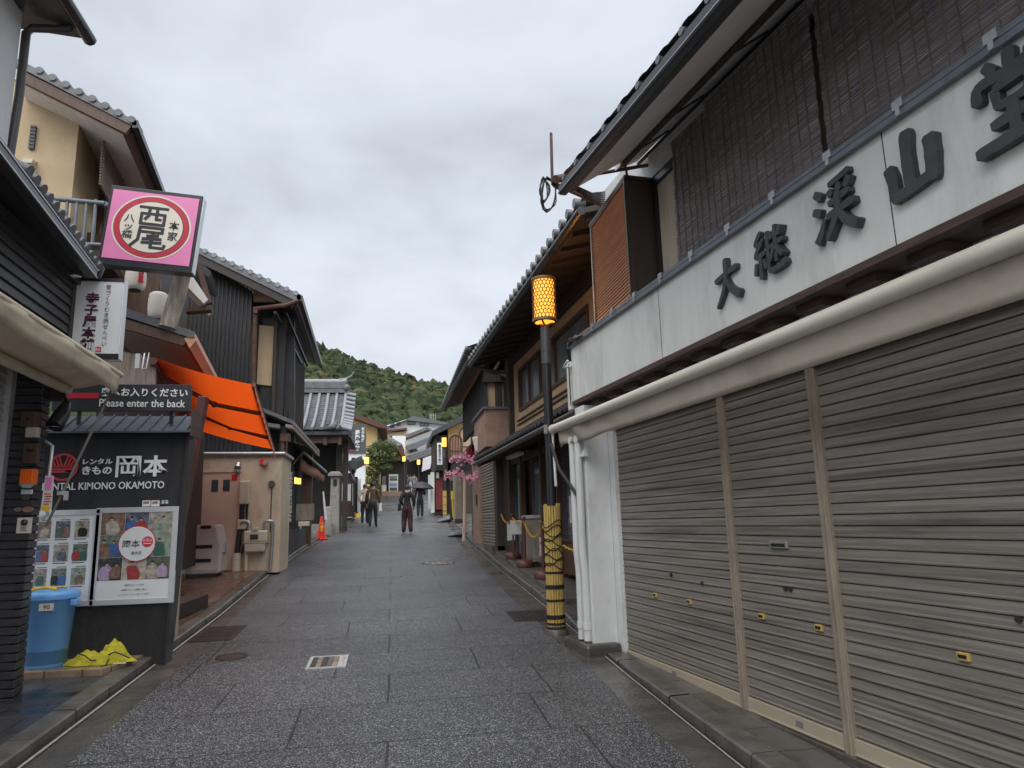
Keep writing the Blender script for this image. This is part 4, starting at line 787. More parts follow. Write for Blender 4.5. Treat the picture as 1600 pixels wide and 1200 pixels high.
# ------------------------------------------------------------------ artificial blossom sprays and things along the right, farther up
def spray(px, py, Y, wpx, n, lab):
    c = W(px, py, Y); s = Y / 1109; t = thing('blossom_branch', lab, 'blossom branch', c, 'pink artificial blossom branches on the shop fronts')
    mb = MB(); mb.tube([c + Vector((.5, .4, .12)), c + Vector((.1, .1, .05)), c, c + Vector((-wpx * s * .45, -.15, -.1))], .012, 5); mb.tube([c + Vector((.1, .1, .05)), c + Vector((wpx * s * .4, -.1, -.16))], .01, 5); mb.build('twig', M['bark'], t)
    mb = MB()
    for i in range(n):
        q = random.uniform(-1, 1); p = c + Vector((q * wpx * s * .5, random.gauss(0, .12), random.gauss(0, .05) - .07 * abs(q) + .05 * math.sin(q * 7)))
        for k in range(5):
            a = k * 1.2566 + random.random(); d = Vector((math.cos(a), random.uniform(-.6, .6), math.sin(a))) * .036; e_ = d.cross(Vector((random.uniform(-1, 1), 1, random.uniform(-1, 1)))).normalized() * .022
            mb.face([p, p + d * .6 + e_, p + d * 1.25, p + d * .6 - e_])
    mb.build('blossom', M['blossom'], t)
spray(723, 714, 19, 38, 95, 'upper pink blossom spray under the dark crimson cloth')
spray(710, 739, 19.5, 32, 80, 'lower left pink blossom spray beside the second lamp post')
spray(740, 745, 18.4, 22, 60, 'lower right pink blossom spray over the roller shutter')
# noren-hung house with lattice bay
t = thing('lattice_house', 'yellow walled house with arched lattice window and crimson shop curtain', 'building', (2.9, 26, zr(26)))
def wb(name, mat, par, a, b, Y, d, bevel=0):          # a box whose front face spans two photo points at depth Y
    p, q = W(*a, Y), W(*b, Y); x0, x1 = sorted((p.x, q.x)); z0, z1 = sorted((p.z, q.z))
    mb = MB(); mb.box(x0, x1, Y, Y + d, z0, z1); return mb.build(name, M[mat], par, bevel=bevel)
wb('wall', 'yellow_wall', t, (700, 662), (760, 715), 37.6, 6)
wb('lower_wall', 'dark_wood', t, (704, 715), (750, 812), 37.7, 5)
p, q = W(679, 668, 25.5), W(730, 648, 25.5)
mb = MB(); mb.hexa([W(676, 673, 37), W(735, 643, 37), W(735, 652, 37), W(676, 681, 37)], [v + Vector((0, 7, 0)) for v in (W(676, 673, 37), W(735, 643, 37), W(735, 652, 37), W(676, 681, 37))]); mb.build('roof', M['tile_dark'], t)
wb('side_wall', 'dark_wood', t, (680, 680), (700, 735), 37.7, 4)
def arch(px0, px1, pyt, pyb, Y, dep, mat, bars, name):
    a, b_ = W(px0, pyb, Y), W(px1, pyb, Y); top = W((px0 + px1) / 2, pyt, Y).z; r_ = (b_.x - a.x) / 2; cx_ = (a.x + b_.x) / 2; zc = top - r_
    pts = [(a.x, Y, a.z)] + [(cx_ - r_ * math.cos(i * math.pi / 12), Y, zc + r_ * math.sin(i * math.pi / 12)) for i in range(13)] + [(b_.x, Y, b_.z)]
    mb = MB(); mb.slab(pts, (0, dep, 0)); o = mb.build(name, M[mat], t)
    mb = MB()
    for i in range(bars + 1):
        x = a.x + (b_.x - a.x) * i / bars; zz = zc + math.sqrt(max(0, r_ * r_ - (x - cx_) ** 2)); mb.box(x - .018, x + .018, Y - .05, Y - .01, a.z, zz)
    for f_ in (.05, .5): z_ = a.z + (zc - a.z) * f_; mb.box(a.x, b_.x, Y - .045, Y - .012, z_ - .02, z_ + .02)
    mb.tube([Vector(p_) + Vector((0, -.04, 0)) for p_ in pts], .035, 6); mb.build('lattice_bars', M['dark_wood'], o)
arch(702, 722, 680, 720, 36.9, .5, 'louver', 8, 'lattice_window'); arch(719, 738, 667, 720, 37.0, .6, 'ochre', 1, 'arched_niche')
lt = (W(704, 730, 23), W(757, 668, 20), W(757, 674, 20), W(704, 736, 23)); mb = MB(); mb.hexa(lt, [v + Vector((1.0, .3, .3)) for v in lt]); mb.build('lean_to_roof', M['tile_dark'], t)
mb = MB()
a, b_ = W(728, 712, 20.4), W(747, 692, 20.4); rows = [[(a.x + (b_.x - a.x) * i / 12, 20.4 + .03 * math.sin(i * 2), (a.z + (b_.z - a.z) * i / 12) * 1 + k) for i in range(13)] for k in (.12, -.28)]
mb.grid(rows, True); mb.build('shop_curtain', M['red_cloth'], t, solid=.01)
wb('tan_board', 'tan_wall', t, (711, 741), (722, 811), 22.6, .8); wb('dark_gap', 'dark_inside', t, (704, 741), (711, 812), 24.5, .5); wb('tan_plinth', 'concrete', t, (711, 811), (724, 818), 22.55, .85)
mb = MB(); q = W(726, 740, 19.4); mb.tube([(q.x, 19.4, q.z), (q.x - .02, 19.4, zr(19.4) + .6), (q.x - .05, 19.4, zr(19.4) + .1)], .05, 8); mb.build('downpipe', M['pink_beige'], t)
q = W(706, 780, 24); mb = MB(); mb.box(q.x - .035, q.x + .035, 23.9, 23.95, q.z - .0, q.z + .27); mb.tube([(q.x, 23.93, q.z), (q.x + .03, 23.93, q.z - .6)], .02, 6); tag(mb.build('banner_flag', M['yellow_plastic'], None, (q.x, 23.9, q.z - .6)), 'small yellow flag against the dark doorway', 'flag')
def plank(lab, a, b_, c, d, th=.03):
    mb = MB(); mb.slab([a, b_, c, d], (0, 0, th)); tag(mb.build('ramp_plate', M['cap_metal'], None, Vector(a)), lab, 'ramp plate', 'grey ramp plates over the right gutter')
plank('larger grey ramp plate over the right gutter below the blossom', (1.72, 22.6, zr(22.6) + .012), (2.3, 22.1, zr(22.1) + .13), (2.36, 23.7, zr(23.7) + .13), (1.95, 24.0, zr(24) + .012))
plank('smaller grey ramp plate over the gutter beside the red tiled panel', (1.9, 31.2, zr(31.2) + .012), (2.6, 31.2, zr(31.2) + .16), (2.65, 34, zr(34) + .16), (2.25, 34, zr(34) + .012))
# red panel shop + white signboard
t = thing('red_panel_shop', 'small shop with red tiled panel and white door post, far up on the right', 'building', (3, 38.3, zr(38)))
wb('wall', 'dark_wood', t, (679, 735), (712, 812), 38.6, 4); wb('red_panel', 'red_brick', t, (681, 745), (692, 796), 38.4, .15); wb('door_post', 'white_wall', t, (673, 738), (679, 801), 38, .25); wb('white_door', 'white_sign', t, (669, 742), (673, 795), 39.5, .1)
wb('lamp_box', 'white_sign', t, (682, 738), (686, 747), 38.2, .15)
t = thing('signboard', 'tall white vertical signboard with black characters beside the second street lamp', 'sign', W(686, 726, 37))
wb('frame', 'sign_black', t, (681, 690), (693, 728), 37.02, .14); wb('board', 'white_sign', t, (683, 692), (691, 726), 36.98, .05)
text('音羽茶寮', 'lettering', M['ink'], t, .2, W(687, 709, 36.97), (1, 0, 0), (0, 0, 1), .01, .02, vertical=True, fit=(.16, 1.0))

# ------------------------------------------------------------------ far end of the street
t = thing('grey_roof_shops', 'row of old grey roofed shops with dark open front at the street top', 'building', (4, 68, zr(68)))
def roofpoly(name, mat, par, pts, Y, d, dz=0):
    mb = MB(); mb.slab([W(*p, Y) for p in pts], (0, d, dz)); return mb.build(name, M[mat], par)
wb('front', 'dark_inside', t, (635, 718), (692, 790), 70, 6); wb('upper_wall', 'beige', t, (634, 690), (700, 722), 72, 6)
roofpoly('roof', 'tile', t, [(634, 697), (690, 676), (697, 690), (636, 704)], 70, 6, 1.2); roofpoly('lower_roof', 'tile_light', t, [(652, 703), (690, 686), (694, 692), (656, 708)], 68, 3, .5); roofpoly('canopy', 'tile', t, [(636, 712), (678, 699), (684, 706), (640, 722)], 66.5, 3, .4)
wb('window', 'brown_wood', t, (652, 708), (664, 722), 69.5, .4); wb('window', 'frosted', t, (640, 703), (645, 712), 71.9, .1); wb('white_post', 'white_wall', t, (665, 702), (667, 718), 68, .3); wb('panel', 'grey_wood', t, (667, 700), (680, 716), 69, .3)
for i, px in enumerate((641, 649, 656)): wb('goods_rack', ['brown_wood', 'pale_ink', 'dark_wood'][i], t, (px, 744 + 4 * i), (px + 5, 770), 68 - i, .5)
mb = MB(); mb.slab([W(661, 716, 62), W(676, 711, 62), W(672, 732, 62), W(659, 737, 62)], (0, .06, 0)); tag(mb.build('shop_curtain', M['white_cloth'], None, W(665, 735, 62)), 'white cloth curtain slanting over the far shop front', 'curtain')
t = thing('yellow_gable_house', 'yellow gabled house with grey roof behind a white panel', 'building', W(660, 700, 80))
mb = MB(); mb.slab([W(634, 706, 80), W(634, 684, 80), W(672, 671, 80), W(690, 681, 80), W(690, 700, 80)], (0, 8, 0)); mb.build('wall', M['yellow_wall'], t)
roofpoly('roof', 'tile', t, [(622, 684), (667, 667), (669, 671), (634, 685)], 78.5, 9, 0); roofpoly('roof_slope', 'tile', t, [(667, 667), (692, 680), (690, 683), (668, 671)], 78.5, 9, 0)
roofpoly('white_panel', 'white_sign', t, [(613, 681), (634, 681), (634, 706), (632, 713), (613, 690)], 77, .4)
t = thing('white_house', 'large white two storey house with wide eaves below the wooded hill', 'building', W(645, 672, 100))
mb = MB(); mb.slab([W(596, 672, 100), W(596, 667, 100), W(636, 655, 100), W(636, 681, 100), W(600, 681, 100)], (0, 12, 0)); wm = pm('bright_white_render', (.82, .84, .82), .7, .04, 1, bump=.03); mb.build('wall', wm, t)
mb = MB(); mb.slab([W(636, 681, 100), W(636, 655, 100), W(704, 664, 100), W(704, 690, 100)], (0, 12, 0)); mb.build('wall', wm, t)
mb = MB(); mb.slab([W(597, 669, 99), W(634, 656, 99), W(645, 650, 99), W(704, 661, 99), W(704, 664, 99), W(636, 656.5, 99)], (0, 13, 0)); mb.build('roof', M['tile'], t)
for a, b_ in (((610, 661), (616, 668)), ((620, 659), (626, 665)), ((637, 656), (649, 664)), ((656, 658), (670, 666))):
    o = wb('window', 'gutter_black', t, a, b_, 99.85, .2); wb('pane', 'frosted', o, (a[0] + .8, a[1] + .8), ((a[0] + b_[0]) / 2 - .3, b_[1] - .8), 99.75, .1); wb('pane', 'frosted', o, ((a[0] + b_[0]) / 2 + .3, a[1] + .8), (b_[0] - .8, b_[1] - .8), 99.75, .1)
roofpoly('balcony_roof', 'rust', t, [(604, 672), (636, 668), (636, 671), (604, 675)], 98.5, 2); wb('balcony', 'ochre', t, (604, 675), (634, 681), 99, 1)
mb = MB()
for px in (672, 674.5, 677, 680): mb.tube([W(px, 661, 104), W(px, 646, 104)], .05, 5)
mb.tube([W(671, 649, 104), W(681, 649, 104)], .03, 5); mb.build('antenna', M['steel'], t)
# left background: yellow building, brown gate, vending machine, pine
t = thing('yellow_building', 'yellow building with brown tiled gable behind the charcoal sign tower', 'building', (W(585, 720, 52).x, 52, zr(52)))
mb = MB(); mb.slab([W(548, 760, 52), W(548, 652, 52), W(592, 664, 52), W(592, 760, 52)], (0, 8, 0)); mb.build('wall', M['yellow_wall'], t)
roofpoly('roof', 'rust', t, [(545, 642), (605, 664), (604, 670), (590, 667), (545, 650)], 51, 9, 0)
roofpoly('lower_roof', 'tile_light', t, [(572, 672), (584, 669), (640, 699), (652, 712), (655, 728), (648, 716), (632, 705)], 50, 4, 0) if 0 else None
wb('post', 'dark_wood', t, (590, 664), (593, 770), 51.9, .2)
t = thing('gate_building', 'yellow and brown building with sloping tiled roof beyond the pine tree', 'building', (W(615, 768, 60).x, 60, zr(60) - .3))
roofpoly('wall', 'yellow_wall', t, [(584, 690), (605, 680), (626, 697), (626, 722), (584, 722)], 62, 6); roofpoly('roof', 'tile_light', t, [(578, 681), (591, 672), (628, 693), (632, 704), (620, 699), (590, 684)], 59, 6); roofpoly('roof_edge', 'red_brown', t, [(620, 697), (629, 695), (634, 716), (630, 720)], 58.5, 6)
wb('dark_wall', 'dark_wood', t, (588, 717), (636, 772), 61.5, 3); wb('beam', 'brown_wood', t, (588, 715), (636, 719), 61.2, .5); wb('post', 'dark_wood', t, (604, 719), (606, 772), 60.5, .3); wb('low_wall', 'pink_wall', t, (596, 768), (628, 776), 59.6, .5)
t = thing('vending_machine', 'lit white drinks vending machine under the brown gate', 'vending machine', (W(615, 768, 60).x, 60, W(615, 768, 60).z))
wb('body', 'white_sign', t, (607.5, 741), (622, 769), 60.2, .7)
for i, k in enumerate(('grey_blue_cloth', 'pine', 'white_ink', 'bin_blue')): wb('drinks_row', k, t, (609, 744 + i * 4), (620.5, 746.5 + i * 4), 60.12, .09)
wb('pick_up_tray', 'sign_grey', t, (609, 762), (620.5, 766), 60.12, .09)
t = thing('display_case', 'grey display case beside the vending machine', 'cabinet', (W(600, 770, 60).x, 60, W(600, 770, 60).z)); wb('case', 'frosted', t, (597, 744), (603, 758), 60.2, .6); wb('base', 'paper', t, (596.5, 758), (603.5, 770), 60.15, .7)
def pine_tree():
    Y = 46; bx = W(584, 760, Y); t = thing('pine_tree', 'rounded green pine tree standing before the yellow buildings', 'tree', (bx.x, Y, zr(Y)))
    c = W(600, 706, Y); mb = MB(); mb.tube([(bx.x, Y, zr(Y) - .05), (bx.x + .05, Y, zr(Y) + 1.2), (c.x - .3, Y, c.z - .6), (c.x, Y, c.z + .4)], [.16, .13, .1, .05], 8)
    for a in range(7): mb.tube([(c.x - .2, Y, c.z - .5 + a * .12), (c.x + math.cos(a * 2.1) * .8, Y + math.sin(a * 2.1) * .7, c.z - .3 + a * .12)], [.05, .02], 5)
    mb.build('trunk', M['bark'], t)
    mb = MB(); s = Y / 1109
    for (px, py, rx, rz) in ((600, 694, 18, 5.5), (588, 702, 17, 6), (609, 702, 15, 6), (598, 711, 23, 6), (580, 714, 13, 6), (611, 717, 14, 5), (591, 722, 18, 7), (583, 736, 12, 9), (600, 730, 13, 6), (580, 750, 10, 9), (586, 763, 9, 7)):
        q = W(px, py, Y)
        for i in range(int(rx * rz * 4.2)):
            th = random.random() * 6.283; r_ = math.sqrt(random.random()); p = q + Vector((math.cos(th) * r_ * rx * s, math.sin(th) * r_ * rx * s, (random.random() ** 1.5 * 2 - .8) * rz * s * math.sqrt(max(0, 1 - r_ * r_ * .8))))
            d = Vector((random.gauss(0, 1), random.gauss(0, 1), random.gauss(.4, .6))).normalized() * .11; e_ = d.cross(Vector((random.gauss(0, 1), random.gauss(0, 1), random.gauss(0, 1)))).normalized() * .035
            mb.face([p - d, p + e_, p + d, p - e_])
    mb.build('crown', M['pine'], t)
pine_tree()

# ------------------------------------------------------------------ wooded hill
RID = [(-160, 92), (-90, 79), (-60, 71), (-27, 60.5), (-20, 59.5), (-12, 56.5), (-3, 53), (8, 49), (20, 47), (24, 45.5), (60, 34), (120, 22), (200, 14)]
def hz_(x, y):
    top = lerp(RID, x * 250 / max(y, 200)) ; s = min(1, max(0, (y - 118) / (250 - 118)))
    if y > 250: return top - (y - 250) * .25
    return 8 + (top - 8) * (s ** 1.15) + 1.6 * math.sin(x * .09 + y * .05) * s * (1 - s) * 4
mb = MB(); mb.grid([[(x, y, hz_(x, y)) for x in range(-170, 190, 10)] for y in range(118, 330, 8)], True); struct(mb.build('hill', M['forest']))
def forest():
    bm = bmesh.new(); bmesh.ops.create_icosphere(bm, subdivisions=1, radius=1); base = np.array([v.co[:] for v in bm.verts]); tris = np.array([[v.index for v in f.verts] for f in bm.faces]); bm.free()
    rng = np.random.default_rng(5); V, F, C = [], [], []; off = 0
    for i in range(9000):
        y = 130 + 122 * rng.random() ** .8; x = rng.uniform(-36, 34) * y / 250 * 1.15 + (y - 250) * .02
        z = hz_(x, y); sz = rng.uniform(.8, 1.7) * (1.5 if rng.random() < .1 else 1); conic = rng.random() < .07
        b_ = base.copy(); b_ *= (1 + .26 * rng.standard_normal((len(b_), 1)))
        b_ *= np.array([sz, sz, sz * (1.6 if conic else 1.0)])
        if conic: b_[:, :2] *= np.clip(1.0 - .35 * b_[:, 2:3] / (sz * 1.9), .2, 1.5)
        b_ += np.array([x, y, z + sz * .75]); V.append(b_); F.append(tris + off); off += len(b_)
        k = rng.random(); col = np.array([.046, .062, .031]) * rng.uniform(.75, 1.2)
        if k > .72: col = np.array([.066, .076, .036]) * rng.uniform(.85, 1.15)
        if k > .975: col = np.array([.11, .08, .036])
        if conic: col = np.array([.03, .046, .026]) * rng.uniform(.8, 1.2)
        C.append(np.tile(np.append(col, 1), (len(b_), 1)))
    V = np.concatenate(V); F = np.concatenate(F); C = np.concatenate(C)
    me = bpy.data.meshes.new('forest'); me.from_pydata(V.tolist(), [], F.tolist()); at = me.color_attributes.new('tint', 'FLOAT_COLOR', 'POINT'); at.data.foreach_set('color', C.astype(np.float32).ravel())
    me.materials.append(M['forest']); o = bpy.data.objects.new('forest', me); COL.objects.link(o); o['kind'] = 'stuff'; o['label'] = 'dense green wood covering the hill above the street'
    hm = bpy.data.objects['hill'].data; a2 = hm.color_attributes.new('tint', 'FLOAT_COLOR', 'POINT'); a2.data.foreach_set('color', np.tile(np.array([.03, .045, .018, 1], np.float32), len(hm.vertices)))
forest()
# ------------------------------------------------------------------ left: black tiled shop nearest the camera
C = Frame(-2.75, 6.4, -3, -1)
ts = thing('tiled_shop', 'black tiled shop with dark boarded upper wall and closed shutter at left edge', 'building', (-3, 6.35, zr(6.2) + .06))
mb = MB(); z = zr(6) + .03
while z < 3.02:
    j = random.uniform(0, .004); x1 = -2.785 - j; q = [(-3.0, 6.2), (x1, 6.2), (x1 - .05, 6.45), (-3.0, 6.45)]; mb.hexa([(*v, z) for v in q], [(*v, z + .056) for v in q]); z += .064
cl = mb.build('tiled_column', M['black_tile'], ts, bevel=.006)
mb = MB(); mb.box(-2.99, -2.85, 6.21, 6.44, zr(6) + .03, 3.02); mb.build('column_core', M['slit'], cl)
mb = MB(C); rows = []
for i in range(36):
    z = .36 + i * .075
    for dz, o in ((0, -.30), (.012, -.285), (.06, -.295)): rows.append([(-4.5, o, z + dz), (-.27, o, z + dz)])
mb.grid(rows); mb.build('shutter', pm('pale_shutter', (0.42, 0.40, 0.39), 0.45, .12, 5, (.4, .4, 8), .08, dirt=(.26, .24, .23)), ts)
part('shutter_jamb', M['alum'], ts, [(-.27, -.195, -.32, -.25, .36, 3.0)], f=C)
part('wall', M['black_wood'], ts, [(-4.6, .1, -.6, -.34, .3, 3.0), (-.6, .1, -.34, -.24, 2.98, 3.1), (-4.6, .1, -.6, -.04, 3.0, 4.0)], f=C)
mb = MB(C)
for i in range(15): z = 2.86 + i * .083; mb.hexa([(-4.6, .018, z), (.02, .018, z), (.02, -.04, z), (-4.6, -.04, z)], [(-4.6, .0, z + .078), (.02, .0, z + .078), (.02, -.04, z + .078), (-4.6, -.04, z + .078)])
mb.build('siding', pm('black_siding', (0.05, 0.05, 0.056), .45, .2, 5, (.5, .5, 10), .1), ts)
part('corner_board', M['dark_wood'], ts, [(.02, .09, -.3, .02, 2.7, 4.0)], f=C)
part('frieze_board', M['gutter_black'], ts, [(-4.6, .1, .0, .05, 3.74, 3.82), (-4.6, .1, .0, .08, 3.86, 3.9)], f=C)
# eave with black gutter and tile ends
G0, G1 = W(-60, 152, 3.75), W(152, 430, 6.35)
ev = lambda t, o, dz: G0.lerp(G1, t) + Vector((-o, 0, dz))
mb = MB(); mb.slab([ev(0, 0, -.03), ev(0, 0, .05), ev(0, .09, .05), ev(0, .09, -.03)], G1 - G0); mb.build('gutter', M['gutter_black'], ts, bevel=.01)
mb = MB(); mb.slab([ev(0, -.006, .035), ev(0, -.006, .045), ev(0, .0, .045), ev(0, .0, .035)], G1 - G0); mb.slab([ev(0, -.004, -.03), ev(0, -.004, -.02), ev(0, .0, -.02), ev(0, .0, -.03)], G1 - G0); mb.build('gutter_lip', M['steel'], ts)
mb = MB(); mb.slab([ev(0, .09, -.02), ev(0, .09, .01), ev(0, .8, .19), ev(0, .8, .16)], G1 - G0); mb.build('soffit', M['gutter_black'], ts)
mb = MB(); mb.slab([ev(0, .03, .05), ev(0, .03, .10), ev(0, 1.2, .55), ev(0, 1.2, .5)], G1 - G0 + Vector((0, .05, 0)))
rfz = mb.build('roof', M['tile'], ts)
mb = MB()
for i in range(14): t_ = .36 + i * .05; mb.tube([ev(t_, -.01, .085), ev(t_, .25, .19)], .042, 8)
mb.build('eave_tile', M['tile'], ts)
mb = MB(); e1 = G1 + Vector((-.02, 0, 0)); mb.tube([e1 + Vector((-.10, .05, .15)), e1 + Vector((-.02, .1, .15)), e1 + Vector((.01, .1, .10)), e1 + Vector((-.02, .1, .0))], .026, 8); mb.build('downpipe', M['gutter_black'], ts)
# upper storey set back
part('upper_wall', M['white_wall'], ts, [], f=ident) if 0 else None
mb = MB(); mb.box(-6, -3.42, 3.2, 6.5, 4.0, 6.55); mb.build('upper_wall', pm('pale_grey_render', (0.55, .56, .57), .7, .05, 4, bump=.08), ts)
mb = MB(); mb.hexa([(-6, 2.8, 6.62), (-2.98, 2.8, 6.34), (-2.98, 6.75, 6.34), (-6, 6.75, 6.62)], [(-6, 2.8, 6.76), (-2.98, 2.8, 6.44), (-2.98, 6.75, 6.44), (-6, 6.75, 6.76)]); mb.build('upper_roof', M['tile_dark'], ts)
mb = MB(); mb.tube([(-2.95, 2.8, 6.36), (-2.95, 6.8, 6.36)], .06, 8); mb.build('upper_gutter', M['gutter_black'], ts)
mb = MB(); mb.tube([W(112, 35, 6.6), W(108, 46, 6.6), W(50, 44, 6.58), W(41, 52, 6.56), W(30, 150, 6.56), W(14, 248, 6.56)], .038, 8); mb.build('upper_downpipe', M['pipe_dark'], ts)
# cream awning
ft = lambda p: Vector(p)
mb = MB(C); mb.tube([(-3.6, .40, 2.955), (.18, .40, 2.955)], .026, 12); aw2 = mb.build('awning_bar', M['canvas_pale'], ts)
mb = MB(C); mb.tube([(-3.6, .03, 2.80), (.02, .03, 2.80)], .04, 12); mb.build('awning_roller', M['canvas_pale'], aw2)
mb = MB(C); mb.tube([(.02, .03, 2.80), (.06, .03, 2.80)], .045, 12); mb.build('roller_cap', M['alum'], aw2)
mb = MB(C); mb.grid([[(-3.6 + (3.75 if q < 1 else 3.78) * i / 30, .05 + .35 * q, 2.83 + .13 * q - .03 * math.sin(math.pi * q) + .004 * math.sin(i)) for i in range(31)] for q in (0, .25, .5, .75, 1)], True); mb.build('awning_cloth', M['canvas_pale'], aw2, solid=.004)
mb = MB(C); mb.grid([[(-3.6 + 3.72 * i / 60, .42 - .03 * q + .004 * math.sin(i * .5 + q * 3), 2.95 - (.14 + .012 * math.sin(i * .21) + (.04 * max(0, (i - 45) / 15))) * q) for i in range(61)] for q in (0, .3, .6, 1)], True); mb.build('valance', M['canvas_pale'], aw2, solid=.004)
a, b_, c_ = C((.17, .38, 2.93)), W(95, 775, 6.28), W(72, 822, 6.25)
mb = MB(); mb.tube([a, b_, c_], .011, 8); mb.build('awning_rod', pm('dull_rod', (.16, .155, .14), .5, .1, 9), aw2)
mb = MB(); q = W(98, 770, 6.28); mb.box(q.x - .03, q.x + .045, q.y - .03, q.y + .0, q.z - .018, q.z + .012); mb.box(q.x + .02, q.x + .045, q.y - .03, q.y, q.z - .06, q.z - .018); mb.build('rod_clip', M['alum'], aw2)
# things fixed on the column, each its own
def fixed(name, lab, cat, mat, px0, py0, px1, py1, Y=6.2, d=.05, bev=.005, extra=None):
    p, q = W(px0, py0, Y - d), W(px1, py1, Y - d); x0, x1 = sorted((p.x, q.x)); z0, z1 = sorted((p.z, q.z))
    mb = MB(); mb.box(x0, x1, Y - d, Y, z0, z1); o = tag(mb.build(name, M[mat], None, ((x0 + x1) / 2, Y, z0), bevel=bev), lab, cat)
    if extra: extra(o, x0, x1, Y - d, z0, z1)
    return o
def m_extra(o, x0, x1, y, z0, z1):
    mb = MB(); mb.box(x0 + .02, x1 - .02, y - .006, y, z0 + .05, z1 - .1); mb.build('front_panel', M['rust'], o)
    mb = MB(); mb.box(x0 + .03, x1 - .03, y - .008, y, z1 - .07, z1 - .05); mb.build('slot', M['slit'], o)
fixed('mailbox', 'brown wooden mailbox on the black tiled column', 'mailbox', 'brown_wood', 37, 692, 57, 724, extra=m_extra)
fixed('wooden_lamp', 'square brown wooden lamp high on the black tiled column', 'lamp', 'brown_wood', 33, 642, 53, 666, d=.1, extra=lambda o, x0, x1, y, z0, z1: (lambda mb: (mb.tube([((x0 + x1) / 2, y - .004, (z0 + z1) / 2), ((x0 + x1) / 2, y + .01, (z0 + z1) / 2)], .012, 8), mb.build('knob', M['slit'], o)))(MB()))
fixed('junction_box', 'small cream box below the wooden lamp on the column', 'box', 'meter', 40, 667, 57, 683, d=.06)
def oe(o, x0, x1, y, z0, z1):
    mb = MB()
    for i in range(5): mb.box(x0 + .004 + i * (x1 - x0) / 5, x0 + (i + 1) * (x1 - x0) / 5 - .004, y - .006, y, z0 + .005, z1 - .005)
    mb.build('ribbed_lens', M['orange_lamp'], o); mb = MB(); mb.lathe(((x0 + x1) / 2, y + .02, z0 - .03), [(.03, 0), (.055, .03)], 14); mb.build('socket', M['alum'], o)
fixed('warning_lamp', 'square orange warning lamp on the black tiled column', 'lamp', 'orange_lamp', 32, 733, 50, 756, d=.09, extra=oe)
fixed('name_plate', 'small white name plate under the orange lamp', 'sign', 'white_sign', 33, 765, 50, 772, d=.012, bev=.002)
fixed('dark_plate', 'small dark plate under the white name plate', 'sign', 'sign_grey', 34, 774, 45, 781, d=.012, bev=.002)
def lozenge(lab, mat, px, py, wpx, hpx):
    c = W(px, py, 6.19); s = 6.19 / 1109; n = 16; pts = [c + Vector((math.cos(i * 2 * math.pi / n) * wpx * s * .5, 0, math.sin(i * 2 * math.pi / n) * abs(math.sin(i * 2 * math.pi / n)) ** .3 * hpx * s * .5)) for i in range(n)]
    mb = MB(); mb.slab(pts, (0, .012, 0)); tag(mb.build('sticker', M[mat], None, c), lab, 'sticker')
lozenge('grey oval sticker on the black tiled column', 'pale_ink', 28, 796, 12, 6); lozenge('pink and white oval sticker on the black tiled column', 'noren', 43, 796, 16, 8)
def ne(o, x0, x1, y, z0, z1):
    mb = MB(); cx_, cz_ = (x0 + x1) / 2, z0 + (z1 - z0) * .68; mb.tube([(cx_, y - .003, cz_), (cx_, y + .002, cz_)], .026, 16); mb.build('round_mark', M['sign_black'], o)
    mb = MB(); mb.box(cx_, cx_ + .016, y - .005, y - .002, cz_, cz_ + .016)
    for i in range(4): mb.box(x0 + .03, x1 - .03 - .008 * (i % 2), y - .004, y, z0 + .02 + i * .012, z0 + .025 + i * .012)
    mb.build('print', M['pale_ink'], o)
fixed('notice', 'cream notice with round black mark on the black tiled column', 'notice', 'cream', 27, 809, 48, 833, d=.01, bev=.002, extra=ne)
# pipe with pink sticker strip and black floodlight
q0, q1, q2 = W(72, 690, 6.22), W(82, 697, 6.15), W(77, 742, 6.13)
mb = MB(); mb.tube([q0, q1, q2, W(74, 805, 6.13), W(66, 812, 6.14)], .012, 8); t = tag(mb.build('water_pipe', M['alum'], None, q2), 'thin grey pipe running down the corner of the tiled column', 'pipe')
t = thing('paper_banner', 'narrow pink and yellow paper banner tied to the thin pipe', 'banner', W(73, 800, 6.1))
mb = MB(); mb.slab([W(71, 743, 6.1), W(84, 744, 6.1), W(80, 800, 6.1), W(63, 798, 6.1)], (0, .004, 0)); mb.build('sheet', M['paper'], t)
for (a, b_, c_, d_, k) in ((72, 745, 82, 766, 'pink_sign'), (66, 790, 79, 798, 'yellow_plastic'), (70, 770, 81, 773, 'orange_lamp')):
    mb = MB(); mb.slab([W(a, b_, 6.097), W(c_, b_ + 1, 6.097), W(c_ - 2, d_, 6.097), W(a - 2, d_, 6.097)], (0, .002, 0)); mb.build('print', M[k], t)
mb = MB()
for i in range(4): p_ = W(70 - i * .8, 775 + i * 4, 6.096); mb.box(p_.x, p_.x + .05 - .01 * (i % 2), 6.096, 6.098, p_.z - .008, p_.z)
mb.build('print', M['crimson'], t)
c = W(95, 645, 6.3); mb = MB(); mb.tube([c + Vector((.0, .1, .10)), c + Vector((0, .03, .0)), c + Vector((-.02, -.05, -.12))], [.03, .06, .065], 14); mb.tube([c + Vector((0, .1, .1)), c + Vector((-.05, .12, .2))], .015, 6)
fl = tag(mb.build('floodlight', M['gutter_black'], None, c), 'black cylinder floodlight under the end of the cream awning', 'lamp'); mb = MB(); mb.lathe(c + Vector((-.021, -.05, -.128)), [(.055, 0), (.055, .006)], 14); mb.build('lens', M['glass'], fl)
